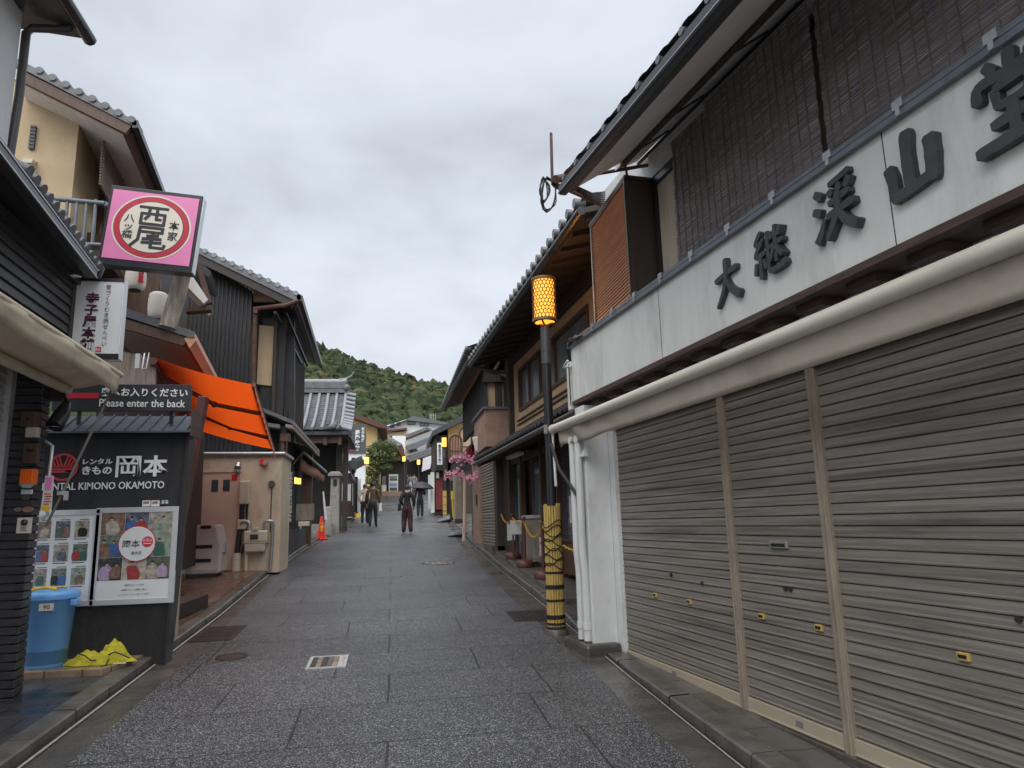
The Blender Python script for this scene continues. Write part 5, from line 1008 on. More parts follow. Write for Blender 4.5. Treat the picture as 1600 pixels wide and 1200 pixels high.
# white hanging sign
def box_sign(name, lab, px0, py0, px1, py1, Y, dep, frame, face, border, bottom_border=None):
    p, q = W(px0, py0, Y), W(px1, py1, Y); x0, x1, z1, z0 = p.x, q.x, p.z, q.z; t = thing(name, lab, 'sign', ((x0 + x1) / 2, Y + dep / 2, z0))
    mb = MB(); mb.box(x0, x1, Y, Y + dep, z0, z1); mb.build('case', M[frame], t, bevel=.008)
    mb = MB(); mb.box(x0 + border[0], x1 - border[1], Y - .006, Y, z0 + border[2], z1 - border[3]); mb.build('panel', M[face], t)
    return t, x0, x1, z0, z1
t, x0, x1, z0, z1 = box_sign('hanging_sign', 'tall white hanging sign with dark red brush characters', 121, 434, 185, 562, 6.5, .10, 'alum', 'white_sign', (.0, .014, .05, .03))
mb = MB(); mb.box(x0, x1, 6.488, 6.5, z0, z0 + .05); mb.build('edge_band', M['gutter_black'], t); mb = MB(); mb.box(x0, x1, 6.488, 6.5, z1 - .03, z1); mb.build('edge_band', M['gutter_black'], t)
text('寺子屋本舗', 'lettering', M['plum_ink'], t, .1, (x0 + .135, 6.493, z0 + .34), (1, 0, -.03), (.03, 0, 1), .004, .03, vertical=True, gap=.98, fit=(.115, .52))
text('昔づくりむき焼せんべい', 'small_lettering', M['pale_ink'], t, .04, (x0 + .265, 6.493, z0 + .40), (1, 0, 0), (0, 0, 1), .004, -.008, vertical=True, gap=1.05, fit=(.042, .56))
mb = MB(); mb.box(x0 + .2, x0 + .245, 6.489, 6.494, z0 + .065, z0 + .11); mb.build('seal', M['logo_red'], t)
mb = MB()
for i in range(4): mb.box(x0 + .205 + i * .0095, x0 + .2085 + i * .0095, 6.4875, 6.489, z0 + .07 + .006 * (i % 2), z0 + .104 - .008 * (i % 3))
mb.build('seal_mark', M['white_ink'], t)
mb = MB(); mb.tube([(x0, 6.55, z1 - .2), (x0 - .14, 6.5, z1 - .12)], .012, 6); mb.tube([(x0, 6.55, z1 - .28), (x0 - .14, 6.5, z1 - .33)], .01, 6); mb.tube([(x0 - .14, 6.5, z1 - .1), (x0 - .14, 6.5, z1 - .36)], .012, 6); mb.build('bracket', M['steel'], t)

# ------------------------------------------------------------------ left: brown gabled shop
gs = thing('gabled_shop', 'brown gabled shop with beige upper wall, balcony and orange street awning', 'building', (-4.2, 9.5, .6))
D = Vector((math.sin(R(-7.3)), math.cos(R(-7.3)), 0))
def sweep(name, mat, par, pts, Y, ln, slope=0, **k):
    mb = MB(); mb.slab([W(*p, Y) for p in pts], D * ln + Vector((0, 0, slope))); return mb.build(name, M[mat], par, **k)
sweep('roof', 'tile', gs, [(20, 88), (40, 98), (206, 186), (213, 188), (213, 196), (205, 195), (40, 110), (20, 98)], 9, 4.2)
sweep('verge_board', 'brown_wood', gs, [(30, 108), (206, 196), (196, 208), (36, 128)], 9.02, .07)
sweep('soffit', 'soffit', gs, [(20, 122), (197, 207), (205, 200), (20, 108)], 9.12, 4.1)
sweep('eave_beam', 'brown_wood', gs, [(190, 204), (206, 196), (208, 206), (194, 215)], 9.15, 4.0)
sweep('gutter', 'gutter_black', gs, [(206, 187), (216, 188), (216, 199), (207, 200)], 9.0, 4.2)
mb = MB()
for i in range(9): t_ = i / 8; p = W(40, 98, 8.98).lerp(W(205, 186, 8.98), t_); mb.tube([p + Vector((0, 0, .0)), p + Vector((0, .3, 0))], .05, 7) if i else None
mb.build('verge_tile', M['tile'], gs)
p, q = W(40, 165, 9.6), W(110, 330, 9.6)
mb = MB(); mb.slab([(q.x - 1.6, 9.6, 4.0), (q.x, 9.6, 4.0), (q.x, 9.6, 7.26), (q.x - 1.6, 9.6, 8.0)], D * 4); mb.build('upper_wall', M['ochre_pale'], gs)
mb = MB(); o_ = Vector((q.x + .004, 9.6, 0)); mb.slab([o_ + D * 1.2 + Vector((0, 0, 5.2)), o_ + D * 2.6 + Vector((0, 0, 5.2)), o_ + D * 2.6 + Vector((0, 0, 6.75)), o_ + D * 1.2 + Vector((0, 0, 6.75))], (.05, 0, 0)); wd = mb.build('window_frame', M['brown_wood'], gs)
mb = MB(); mb.slab([o_ + D * 1.32 + Vector((0, 0, 5.3)), o_ + D * 2.5 + Vector((0, 0, 5.3)), o_ + D * 2.5 + Vector((0, 0, 6.65)), o_ + D * 1.32 + Vector((0, 0, 6.65))], (.055, 0, 0)); mb.build('pane', M['glass'], wd)
for py in (253, 268): 
    c = W(43, py, 9.5); mb = MB(); mb.box(c.x - .06, c.x + .06, 9.5, 9.6, c.z - .05, c.z + .05); mb.hexa([(c.x - .07, 9.46, c.z - .03), (c.x + .07, 9.46, c.z - .03), (c.x + .07, 9.6, c.z + .02), (c.x - .07, 9.6, c.z + .02)], [(c.x - .07, 9.46, c.z), (c.x + .07, 9.46, c.z), (c.x + .07, 9.6, c.z + .06), (c.x - .07, 9.6, c.z + .06)]); mb.build('vent_cap', M['meter'], gs)
c = W(51, 215, 9.58); mb = MB(); mb.box(c.x - .03, c.x + .03, 9.57, 9.6, c.z - .17, c.z + .17); [mb.box(c.x - .035, c.x + .035, 9.56, 9.57, c.z - .16 + i * .05, c.z - .13 + i * .05) for i in range(7)]; mb.build('vent_grille', M['sign_grey'], gs)
# balcony
mb = MB(); a, b_ = W(66, 309, 9.3), W(164, 318, 9.3); mb.tube([a, b_], .035, 8); a2, b2 = W(128, 381, 9.3), W(164, 383, 9.3); mb.tube([a2 + Vector((-.6, 0, 0)), b2], .03, 8)
for px in (78, 92, 106, 121, 136, 150): p = W(px, 312, 9.3); mb.tube([p, Vector((p.x, 9.3, a2.z))], .022, 6)
mb.tube([b_, b_ + D * 2.5], .035, 8); mb.build('balcony_rail', M['cap_metal'], gs)
mb = MB(); mb.slab([(a2.x - .8, 9.32, a2.z - .15), (b2.x, 9.32, a2.z - .15), (b2.x, 9.32, a2.z - .05), (a2.x - .8, 9.32, a2.z - .05)], D * 2.5); mb.build('balcony_floor', M['dark_wood'], gs)
# slatted screen hung from the soffit
mb = MB(); s0, s1 = W(158, 222, 9.7), W(154, 288, 9.7); e0 = W(192, 288, 11.2)
for i in range(16): p = s0.lerp(s1, i / 15); q_ = D * 1.7; mb.slab([p, p + Vector((.025, 0, 0)), p + Vector((.025, 0, .028)), p + Vector((0, 0, .028))], q_)
for k_ in (0.05, 1.2): mb.tube([s0 + D * k_ + Vector((.02, 0, .14)), s1 + D * k_ + Vector((.02, 0, 0))], .022, 6)
mb.build('slat_screen', M['grey_wood'], gs)
# middle: small roof, dark recess, lower tiled roof
sweep('recess_wall', 'brown_wood', gs, [(120, 360), (250, 380), (250, 505), (120, 500)], 10.4, .1)
sweep('shop_wall', 'grey_wood', gs, [(150, 540), (243, 560), (243, 610), (150, 620)], 9.3, .1)
sweep('side_wall', 'dark_wood', gs, [(150, 470), (262, 520), (275, 640), (272, 700), (262, 900), (150, 900)], 10.6, 3.4)
sweep('lower_roof', 'tile', gs, [(170, 470), (186, 477), (298, 516), (304, 519), (304, 527), (296, 527), (170, 486)], 9, 3.2)
sweep('lower_verge', 'brown_wood', gs, [(170, 490), (296, 528), (286, 540), (170, 506)], 9.03, .08)
sweep('lower_soffit', 'grey_wood', gs, [(170, 512), (288, 541), (296, 531), (170, 494)], 9.13, 3.1)
sweep('lower_gutter', 'louver', gs, [(288, 529), (300, 520), (306, 522), (306, 532), (296, 544)], 9.02, 3.2)
sweep('middle_roof', 'tile_dark', gs, [(262, 405), (306, 402), (330, 425), (326, 433), (300, 418)], 12.6, 1.2); sweep('middle_soffit', 'soffit', gs, [(285, 440), (300, 430), (325, 468), (318, 474)], 12.4, .8); sweep('middle_gutter', 'brown_wood', gs, [(304, 405), (310, 402), (331, 472), (322, 476)], 12.5, .15); sweep('middle_beam', 'brown_wood', gs, [(290, 480), (330, 476), (330, 484), (290, 487)], 12.5, .2)
# orange awning
oa = W(239, 558, 9.2), W(396, 601, 9.2), W(427, 702, 13.6), W(300, 669, 13.6)
mb = MB(); n = 20; mb.grid([[(oa[0].lerp(oa[1], u / 12)).lerp(oa[3].lerp(oa[2], u / 12), v / n) + Vector((0, 0, -.06 * math.sin(math.pi * v / n) - .03 * math.sin(math.pi * u / 12))) for u in range(13)] for v in range(n + 1)], True); oc = mb.build('awning_cloth', M['orange'], gs)
mb = MB(); rows = []
for q in (0, 1):
    r_ = []
    for v in range(45): p = oa[1].lerp(oa[2], v / 44); sc = .045 * abs(math.sin(v / 44 * math.pi * 11)); r_.append(p + Vector((.03 * q + .01, 0, -(.16 + sc) * q + .02)))
    rows.append(r_)
mb.grid(rows); mb.build('valance', M['orange_edge'], oc, solid=.006)
mb = MB(); mb.tube([oa[1], oa[2]], .03, 8); mb.tube([oa[0] + Vector((0, 0, -.05)), oa[3] + Vector((0, 0, -.05))], .05, 8); mb.build('awning_bar', M['red_brown'], oc)
for v, el in ((.27, W(335, 632, 10.4)), (.66, W(360, 668, 12.1))):
    f_ = oa[1].lerp(oa[2], v) + Vector((0, 0, -.09)); b_ = oa[0].lerp(oa[3], max(0, v - .2)) + Vector((0, 0, -.12)); mb = MB(); mb.tube([f_, el, b_], .03, 8); mb.ball(el, .045, n=8); mb.build('awning_arm', M['red_brown'], oc)
# bracket lamp and post by the awning
c = W(214, 560, 8.8); mb = MB(); mb.box(c.x - .02, c.x + .03, 8.8, 8.85, c.z - .12, c.z + .06); mb.tube([W(222, 576, 8.8), W(226, 552, 8.8), W(233, 551, 8.8), W(229, 576, 8.8), W(222, 576, 8.8)], .008, 5); tag(mb.build('wall_bracket', M['alum'], None, c), 'white wall bracket with wire loop beside the orange awning', 'bracket')
p0_, p1_ = W(305, 668, 8.5), W(284, 880, 8.5)
ta, tb, ba, bb = W(300, 680, 8.5).x, W(313, 680, 8.5).x, W(268, 860, 8.5).x, W(279, 860, 8.5).x; zq = W(275, 860, 8.5).z; mb = MB(); ex = lambda a_, b__, z__: a_ + (b__ - a_) * (z__ - zq) / (W(308, 680, 8.5).z - zq); z1_ = zr(8.5) + .06; mb.hexa([(ex(ba, ta, z1_), 8.45, z1_), (ex(bb, tb, z1_), 8.45, z1_), (ex(bb, tb, z1_), 8.6, z1_), (ex(ba, ta, z1_), 8.6, z1_)], [(ex(ba, ta, 3.1), 8.45, 3.1), (ex(bb, tb, 3.1), 8.45, 3.1), (ex(bb, tb, 3.1), 8.6, 3.1), (ex(ba, ta, 3.1), 8.6, 3.1)]); mb.build('corner_post', M['red_brown'], gs, bevel=.01)
# leaning log post and paper lanterns, pink sign
a, b_ = W(289, 415, 9.0), W(262, 512, 9.0)
mb = MB(); mb.tube([b_, b_.lerp(a, .5) + Vector((.008, 0, 0)), a], [.105, .1, .095], 14); tag(mb.build('log_post', M['log'], None, b_), 'pale leaning log carrying the pink box sign', 'post')
def lantern(px, py, Y, h, r_, lab, mark=False):
    c = W(px, py, Y); t = thing('paper_lantern', lab, 'lantern', c + Vector((0, 0, -h / 2)), 'white paper lanterns under the pink sign')
    mb = MB(); mb.lathe(c + Vector((0, 0, -h / 2)), [(r_ * .6, 0), (r_ * .85, h * .06)] + [(r_ * (1 - .10 * abs(i / 9 - .5) ** 2 * 4) + .004 * (i % 2), h * (.1 + .8 * i / 9)) for i in range(10)] + [(r_ * .85, h * .94), (r_ * .6, h)], 20); mb.build('shade', M['lantern_paper'], t)
    mb = MB(); mb.lathe(c + Vector((0, 0, -h / 2 - .012)), [(r_ * .62, 0), (r_ * .62, .02)], 16); mb.lathe(c + Vector((0, 0, h / 2 - .005)), [(r_ * .62, 0), (r_ * .62, .02)], 16); mb.tube([c + Vector((0, 0, h / 2)), c + Vector((0, 0, h / 2 + .4))], .004, 4); mb.build('rim', M['rubber'], t)
    if mark: text('西尾', 'lettering', M['red_ink'], t, .1, c + Vector((r_ * .72, -r_ * .72, .02)), (.7, .7, 0), (0, 0, 1), .012, .02, vertical=True, fit=(.07, .2))
lantern(212, 436, 9.5, .30, .125, 'white paper lantern with red characters hanging just under the pink sign', True)
lantern(247, 478, 9.5, .36, .12, 'plain white paper lantern half behind the leaning log')
PY = 8.55
t, x0, x1, z0, z1 = box_sign('box_sign', 'square pink illuminated box sign with red ring and black characters', 161.5, 293, 299, 422, PY, .15, 'gutter_black', 'pink_sign', (.035, .035, .085, .05))
t.rotation_euler.y = .085
mb = MB(); mb.box(x1, x1 + .012, PY + .02, PY + .13, z0 + .02, z1 - .02); mb.build('side_plate', M['alum'], t)
cx_, cz_ = (x0 + x1) / 2 + .005, (z0 + z1) / 2 + .018
for k_, (rx, rz, mt, y) in enumerate(((.445, .405, 'cream', .0085), (.425, .387, 'ink', .010), (.42, .382, 'crimson', .0115), (.358, .325, 'ink', .013), (.352, .319, 'cream', .0145))):
    mb = MB(); mb.slab([(cx_ + rx * math.cos(i * math.pi / 32), PY - y, cz_ + rz * math.sin(i * math.pi / 32)) for i in range(64)], (0, .004, 0)); mb.build('ring', M[mt], t)
# heavy seal style characters drawn as bars
mb = MB()
def bar(a, b_, wd=.036, k=[0]):
    k[0] += 1; a = Vector((a[0], 0, a[1])); b_ = Vector((b_[0], 0, b_[1])); d = (b_ - a).normalized(); n_ = Vector((-d.z, 0, d.x)) * wd / 2; o = Vector((cx_, PY - .0165 - .0003 * (k[0] % 9), cz_))
    mb.slab([o + a - n_ - d * wd * .3, o + b_ - n_ + d * wd * .3, o + b_ + n_ + d * wd * .3, o + a + n_ - d * wd * .3], (0, .003, 0))
for s in (((-.155, .245), (.155, .245)), ((-.13, .165), (.13, .165)), ((-.13, .165), (-.13, .035)), ((.13, .165), (.13, .035)), ((-.13, .035), (.13, .035)), ((-.045, .235), (-.05, .14)), ((-.05, .14), (-.085, .095)), ((.04, .235), (.04, .105)), ((.04, .1), (.09, .1)),
          ((-.12, -.01), (.13, -.01)), ((-.12, -.065), (.13, -.065)), ((.13, -.01), (.13, -.065)), ((-.12, -.01), (-.13, -.17)), ((-.13, -.17), (-.2, -.25)), ((-.03, -.115), (.09, -.105)), ((-.075, -.155), (.125, -.145)), ((-.08, -.2), (.13, -.19)), ((.03, -.09), (.02, -.255)), ((.02, -.255), (.165, -.255)), ((.165, -.255), (.175, -.215))): bar(*s)
mb.build('lettering', M['ink'], t)
text('八ッ橋', 'lettering', M['ink'], t, .1, (cx_ - .255, PY - .0155, cz_ - .02), (1, 0, 0), (0, 0, 1), .003, .012, vertical=True, gap=.95, fit=(.115, .30))
text('本家', 'lettering', M['ink'], t, .1, (cx_ + .25, PY - .0155, cz_ - .02), (1, 0, 0), (0, 0, 1), .003, .012, vertical=True, gap=1.1, fit=(.115, .25))

# ------------------------------------------------------------------ left: charcoal rental wall with posters, platform, bin, net
mb = MB(); zb = zr(6.85) + .10; mb.hexa([(-3.5, 6.86, zb - .12), (-2.36, 6.82, zb - .12), (-2.3, 7.02, zb - .12), (-2.3, 7.75, zb - .1)] , [(-3.5, 6.86, zb + .02), (-2.36, 6.82, zb + .02), (-2.3, 7.02, zb + .03), (-2.3, 7.75, zb + .07)]) if 0 else None
top = lambda x, y: zr(7.1) + .12
pl = [(-3.5, 6.86), (-2.40, 6.80), (-2.27, 7.12), (-2.25, 7.9), (-3.5, 7.9)]
mb = MB(); mb.slab([(x, y, zr(6.8) - .0) for x, y in pl], (0, 0, .125)); struct(mb.build('platform', M['platform'], bevel=.008))
zp = zr(6.8) + .125
kw = thing('shop_wall', 'charcoal wall with white lettering, red round emblem and slate blue metal coping', 'wall', (-2.7, 7.48, zp))
mb = MB(); mb.hexa([(-3.45, 7.4, zp - .12), (-2.085, 7.4, zp - .12), (-2.085, 7.56, zp - .12), (-3.45, 7.56, zp - .12)], [(-3.45, 7.4, 2.56), (-1.985, 7.4, 2.56), (-1.985, 7.56, 2.56), (-3.45, 7.56, 2.56)]); mb.build('wall_panel', M['kimono_wall'], kw, bevel=.006)
mb = MB(); mb.hexa([(-2.085, 7.37, zp - .1), (-2.06, 7.37, zp - .1), (-2.06, 7.58, zp - .1), (-2.085, 7.58, zp - .1)], [(-1.985, 7.37, 2.55), (-1.96, 7.37, 2.55), (-1.96, 7.58, 2.55), (-1.985, 7.58, 2.55)]); mb.build('edge_trim', M['gutter_black'], kw)
mb = MB(); mb.hexa([(-3.5, 7.25, 2.53), (-1.93, 7.25, 2.53), (-1.93, 7.6, 2.72), (-3.5, 7.6, 2.72)], [(-3.5, 7.25, 2.55), (-1.93, 7.25, 2.55), (-1.93, 7.6, 2.74), (-3.5, 7.6, 2.74)]); cp = mb.build('coping', M['slate_roof'], kw)
mb = MB()
for i in range(14): x = -3.42 + i * .112; mb.hexa([(x, 7.248, 2.545), (x + .012, 7.248, 2.545), (x + .012, 7.6, 2.735), (x, 7.6, 2.735)], [(x, 7.248, 2.57), (x + .012, 7.248, 2.57), (x + .012, 7.6, 2.76), (x, 7.6, 2.76)])
mb.build('seam', M['slate_roof'], cp); mb = MB(); mb.box(-1.93, -1.92, 7.25, 7.62, 2.5, 2.76); mb.build('end_cap', M['brown_trim'], cp)
YK = 7.397
def KW(px, py): return W(px, py, YK)
def ktext(s, px, py, wpx, hpx, bold=.0, mat='white_ink', d=.008): text(s, 'lettering', M[mat], kw, .1, KW(px, py), (1, 0, .0), (0, 0, 1), d, bold, fit=((KW(px + wpx / 2, py) - KW(px - wpx / 2, py)).length, (KW(px, py - hpx / 2) - KW(px, py + hpx / 2)).length))
ktext('岡', 201, 729, 39, 33, .010); ktext('本', 243, 728, 38, 33, .03); ktext('レンタル', 153, 721, 46, 9, .025); ktext('きもの', 152, 735, 46, 13, .03); ktext('RENTAL KIMONO OKAMOTO', 163, 759, 190, 11.5, .008)
c = KW(99, 730); r_ = .132; mb = MB()
def arc(rad, a0, a1, wd, n=24, y=YK - .008):
    for i in range(n):
        b0, b1 = a0 + (a1 - a0) * i / n, a0 + (a1 - a0) * (i + 1) / n
        mb.slab([(c.x + q_ * math.cos(b_), y, c.z + q_ * math.sin(b_)) for q_, b_ in ((rad - wd, b0), (rad, b0), (rad, b1), (rad - wd, b1))], (0, .008, 0))
arc(r_, 0, 2 * math.pi, .02, 48)
def ln(x0, z0_, x1, z1_, wd): 
    a = Vector((c.x + x0 * r_, YK - .0075, c.z + z0_ * r_)); b_ = Vector((c.x + x1 * r_, YK - .0075, c.z + z1_ * r_)); d = (b_ - a).normalized(); n_ = Vector((-d.z, 0, d.x)) * wd / 2; mb.slab([a - n_, b_ - n_, b_ + n_, a + n_], (0, .0075, 0))
for k_ in (-1, 1):
    for j in range(4): ln(k_ * .12 * (j * 1.6 + .2), -.08, k_ * (.12 * (j * 1.6 + .2) + .30), .82 - .17 * j, .017)
ln(-.9, -.12, .9, -.12, .026); ln(-.85, -.34, .75, -.30, .02); ln(.2, -.24, .8, -.36, .02)
mb.build('emblem', M['logo_red'], kw)
mb = MB()
for a, b_ in ((223, 235), (237, 249)): p, q = KW(a, 782), KW(b_, 791); mb.box(p.x, q.x, YK - .006, YK + .003, q.z, p.z)
mb.build('card_sticker', M['paper'], kw)
mb = MB()
for a, b_ in ((224.5, 233), (238.5, 247)): p, q = KW(a, 783.5), KW(b_, 787); mb.box(p.x, q.x, YK - .008, YK - .005, q.z, p.z)
mb.build('card_print', M['noren'], kw)
p = KW(258, 785); mb = MB(); mb.slab([(p.x + .045 * math.cos(i * math.pi / 10), YK - .006, p.z - .02 + .05 * abs(math.sin(i * math.pi / 10))) for i in range(11)], (0, .006, 0)); mb.build('badge', M['sign_grey'], kw)
mb = MB(); [mb.box(p.x + dx, p.x + dx + .024, YK - .008, YK - .005, p.z - .01 + dz, p.z + dz) for dx in (-.03, .004) for dz in (-.0, .018)]; mb.build('badge_mark', M['white_ink'], kw)
# posters in aluminium frames
PAL = [(.10, .12, .09), (.30, .28, .24), (.05, .055, .06), (.22, .13, .09), (.16, .2, .15), (.42, .36, .3), (.09, .10, .15), (.25, .3, .24)]
for i, k_ in enumerate(PAL): M['photo%d' % i] = pm('photo_print', k_, .35, .45, 18, bump=0, dirt=tuple(min(1, v * 1.9 + .05) for v in PAL[(i * 3 + 2) % 8]), dscale=14)
M['robe_red'] = pm('photo_print', (.35, .05, .05), .35, .3, 40, bump=0); M['robe_blue'] = pm('photo_print', (.06, .13, .34), .35, .3, 40, bump=0); M['robe_green'] = pm('photo_print', (.05, .13, .10), .35, .3, 40, bump=0)
M['face_print'] = pm('photo_print', (.50, .33, .25), .35, .1, 40, bump=0); M['hair_print'] = pm('photo_print', (.02, .016, .015), .35, .1, 40, bump=0); M['lilac_print'] = pm('photo_print', (.42, .30, .45), .35, .3, 40, bump=0)
def figure_print(par, cx, cz, h, y, robe, lean=0):
    mb = MB(); w_ = h * random.uniform(.5, .68); lean = lean + random.uniform(-.006, .006); sd_ = random.uniform(-.06, .06) * h
    mb.slab([(cx - w_ * .46, y, cz - h * .5), (cx - w_ * .55, y, cz - h * .2 + sd_), (cx - w_ * .46 + lean, y, cz + h * .10 + sd_), (cx - w_ * .3 + lean, y, cz + h * .19), (cx - w_ * .1 + lean, y, cz + h * .23), (cx + w_ * .1 + lean, y, cz + h * .23), (cx + w_ * .3 + lean, y, cz + h * .19), (cx + w_ * .46 + lean, y, cz + h * .10 - sd_), (cx + w_ * .55, y, cz - h * .2 - sd_), (cx + w_ * .42, y, cz - h * .5)], (0, .0015, 0)); mb.build('figure_print', M[robe], par)
    mb = MB(); mb.slab([(cx + lean + h * .075 * math.cos(i * .524), y - .0012, cz + h * .31 + h * .095 * math.sin(i * .524)) for i in range(12)], (0, .0015, 0)); mb.build('figure_print', M['face_print'], par)
    mb = MB(); mb.slab([(cx + lean + h * .088 * math.cos(i * .3142), y - .0024, cz + h * .335 + h * .095 * math.sin(i * .3142)) for i in range(11)], (0, .0012, 0)); mb.build('figure_print', M['hair_print'], par)
def poster(lab, px0, py0, px1, py1):
    p, q = KW(px0, py0), KW(px1, py1); x0, x1, z1, z0 = p.x, q.x, p.z, q.z; Y = 7.365
    t = thing('framed_poster', lab, 'poster', ((x0 + x1) / 2, Y, z0), 'framed posters on the charcoal wall')
    mb = MB(); b_ = .05; [mb.box(*v) for v in ((x0, x1, Y, 7.398, z0, z0 + b_), (x0, x1, Y, 7.398, z1 - b_, z1), (x0, x0 + b_, Y, 7.398, z0 + b_, z1 - b_), (x1 - b_, x1, Y, 7.398, z0 + b_, z1 - b_))]; mb.build('frame', M['alum'], t, bevel=.003)
    mb = MB(); mb.box(x0 + b_, x1 - b_, Y + .008, 7.398, z0 + b_, z1 - b_); mb.build('sheet', M['paper'], t)
    return t, x0 + b_, x1 - b_, z0 + b_, z1 - b_, Y + .006
t, x0, x1, z0, z1, y = poster('framed poster with nine small kimono photographs in three rows, behind the blue bin', 56, 798, 147, 946)
rb = ['hair_print', 'robe_blue', 'robe_red', 'robe_green', 'photo3', 'photo6', 'photo5']
gw, gh = .125, .155
for r_ in range(3):
    for c_ in range(3):
        cx, cz = x1 - .10 - c_ * .165, z1 - .13 - r_ * .215; mb = MB(); mb.box(cx - gw / 2, cx + gw / 2, y, y + .002, cz - gh / 2, cz + gh / 2); mb.build('photograph', M['photo%d' % ((r_ * 3 + c_ * 5 + 1) % 8)], t)
        for k_ in range(1 + (r_ + c_) % 2): figure_print(t, cx + (.03 * (1 if k_ else -1) if (r_ + c_) % 2 else .01), cz - .012, .115, y - .002 - .004 * k_, rb[(r_ * 2 + c_ * 3 + k_) % 7])
        mb = MB(); mb.box(cx - gw / 2, cx + gw * .35, y + .0005, y + .002, cz - gh / 2 - .018, cz - gh / 2 - .010); mb.build('caption', M['sign_grey'], t); mb = MB(); mb.box(cx - gw * .2, cx + gw * .48, y, y + .0015, cz + gh / 2 + .008, cz + gh / 2 + .016); mb.build('caption', M['photo4'], t)
t, x0, x1, z0, z1, y = poster('framed poster of kimono photographs around a white disc, nearest the kerb', 153, 794, 272, 941)
zc0 = z0 + .17; cw_, ch_ = (x1 - x0) / 3, (z1 - zc0) / 3
cells = [(0, 2, .8, 1), (1, 2, 1.1, 1), (2, 2, 1, 1), (0, 1, .9, 1), (2, 1, 1, 1), (0, 0, 1, 1), (1, 0, 1, 1), (2, 0, 1, 1), (1, 1, 1, 1)]
for i, (a, b_, _, _) in enumerate(cells):
    mb = MB(); mb.box(x0 + cw_ * a, x0 + cw_ * (a + 1) - .003, y, y + .0015, zc0 + ch_ * b_ + .003, zc0 + ch_ * (b_ + 1)); mb.build('photograph', M['photo%d' % ((i * 3 + 3) % 8)], t)
    for k_ in range(1 + i % 2): figure_print(t, x0 + cw_ * (a + .5 + (.2 * (k_ * 2 - 1) if i % 2 else 0)), zc0 + ch_ * (b_ + .46), ch_ * (.86 - .12 * k_), y - .002 - .004 * k_, ['photo5', 'robe_green', 'robe_blue', 'lilac_print', 'photo7', 'robe_red', 'photo3'][(i * 2 + k_ * 3) % 7], .02 * (i % 3 - 1))
c_ = Vector(((x0 + x1) / 2 + .015, y - .012, zc0 + ch_ * 1.6)); dz = .165
for rr, mt, yy in ((dz, 'red_ink', 0), (dz - .007, 'paper', .0015)):
    mb = MB(); mb.slab([(c_.x + rr * math.cos(i * math.pi / 24), c_.y - yy, c_.z + rr * math.sin(i * math.pi / 24)) for i in range(48)], (0, .0015, 0)); mb.build('disc', M[mt], t)
text('岡本', 'lettering', M['ink'], t, .1, c_ + Vector((-.05, -.003, .0)), (1, 0, 0), (0, 0, 1), .0015, .008, fit=(.15, .07)); text('清水店', 'lettering', M['ink'], t, .1, c_ + Vector((-.0, -.003, -.085)), (1, 0, 0), (0, 0, 1), .0015, 0, fit=(.09, .03))
mb = MB(); e_ = c_ + Vector((.092, -.003, .015)); mb.slab([(e_.x + .05 * math.cos(i * math.pi / 14), e_.y, e_.z + .05 * math.sin(i * math.pi / 14)) for i in range(28)], (0, .0015, 0)); mb.build('emblem', M['red_ink'], t)
mb = MB()
for k_ in range(-3, 4): mb.box(e_.x + k_ * .012 - .002, e_.x + k_ * .012 + .002, e_.y - .0012, e_.y, e_.z - .0, e_.z + .035 - abs(k_) * .004)
mb.box(e_.x - .035, e_.x + .035, e_.y - .0012, e_.y, e_.z - .02, e_.z - .013); mb.build('emblem', M['paper'], t)
for i, s in enumerate(('着物がもっと好き', '京都をもっと素敵に着る', 'いつもより少し良い一日を')): text(s, 'caption', M['pale_ink'], t, .02, (x0 + .33, y - .0002, z0 + .125 - i * .042), (1, 0, 0), (0, 0, 1), .001, 0, fit=(.17 + .05 * i, .017), res=1)
# guide board over the wall
p, q = W(84, 600, 7.28), W(296, 642, 7.28)
t = thing('guide_board', 'black guide board reading Please enter the back with red arrow', 'sign', ((p.x + q.x) / 2, 7.3, q.z))
mb = MB(); mb.box(p.x, q.x, 7.28, 7.34, q.z, p.z); mb.build('board', M['sign_black'], t, bevel=.004)
mb = MB(); [mb.box(x, x + .03, 7.35, 7.38, q.z - .12, q.z + .1) for x in (p.x + .2, q.x - .2)]; mb.build('bracket', M['gutter_black'], t)
text('奥へお入りください', 'lettering', M['white_ink'], t, .1, W(226, 613, 7.277), (1, 0, -.012), (.012, 0, 1), .004, .02, fit=(.79, .085)); text('Please enter the back', 'lettering', M['white_ink'], t, .1, W(223, 630, 7.277), (1, 0, -.012), (.012, 0, 1), .004, .006, fit=(.775, .075))
a, b_ = W(88, 618, 7.275), W(154, 618, 7.275); mb = MB(); mb.slab([(a.x, 7.275, a.z - .0), (a.x + .07, 7.275, a.z + .05), (a.x + .07, 7.275, a.z + .026), (b_.x, 7.275, a.z + .026), (b_.x, 7.275, a.z - .026), (a.x + .07, 7.275, a.z - .026), (a.x + .07, 7.275, a.z - .05)], (0, .004, 0)); mb.build('arrow', M['red_ink'], t)
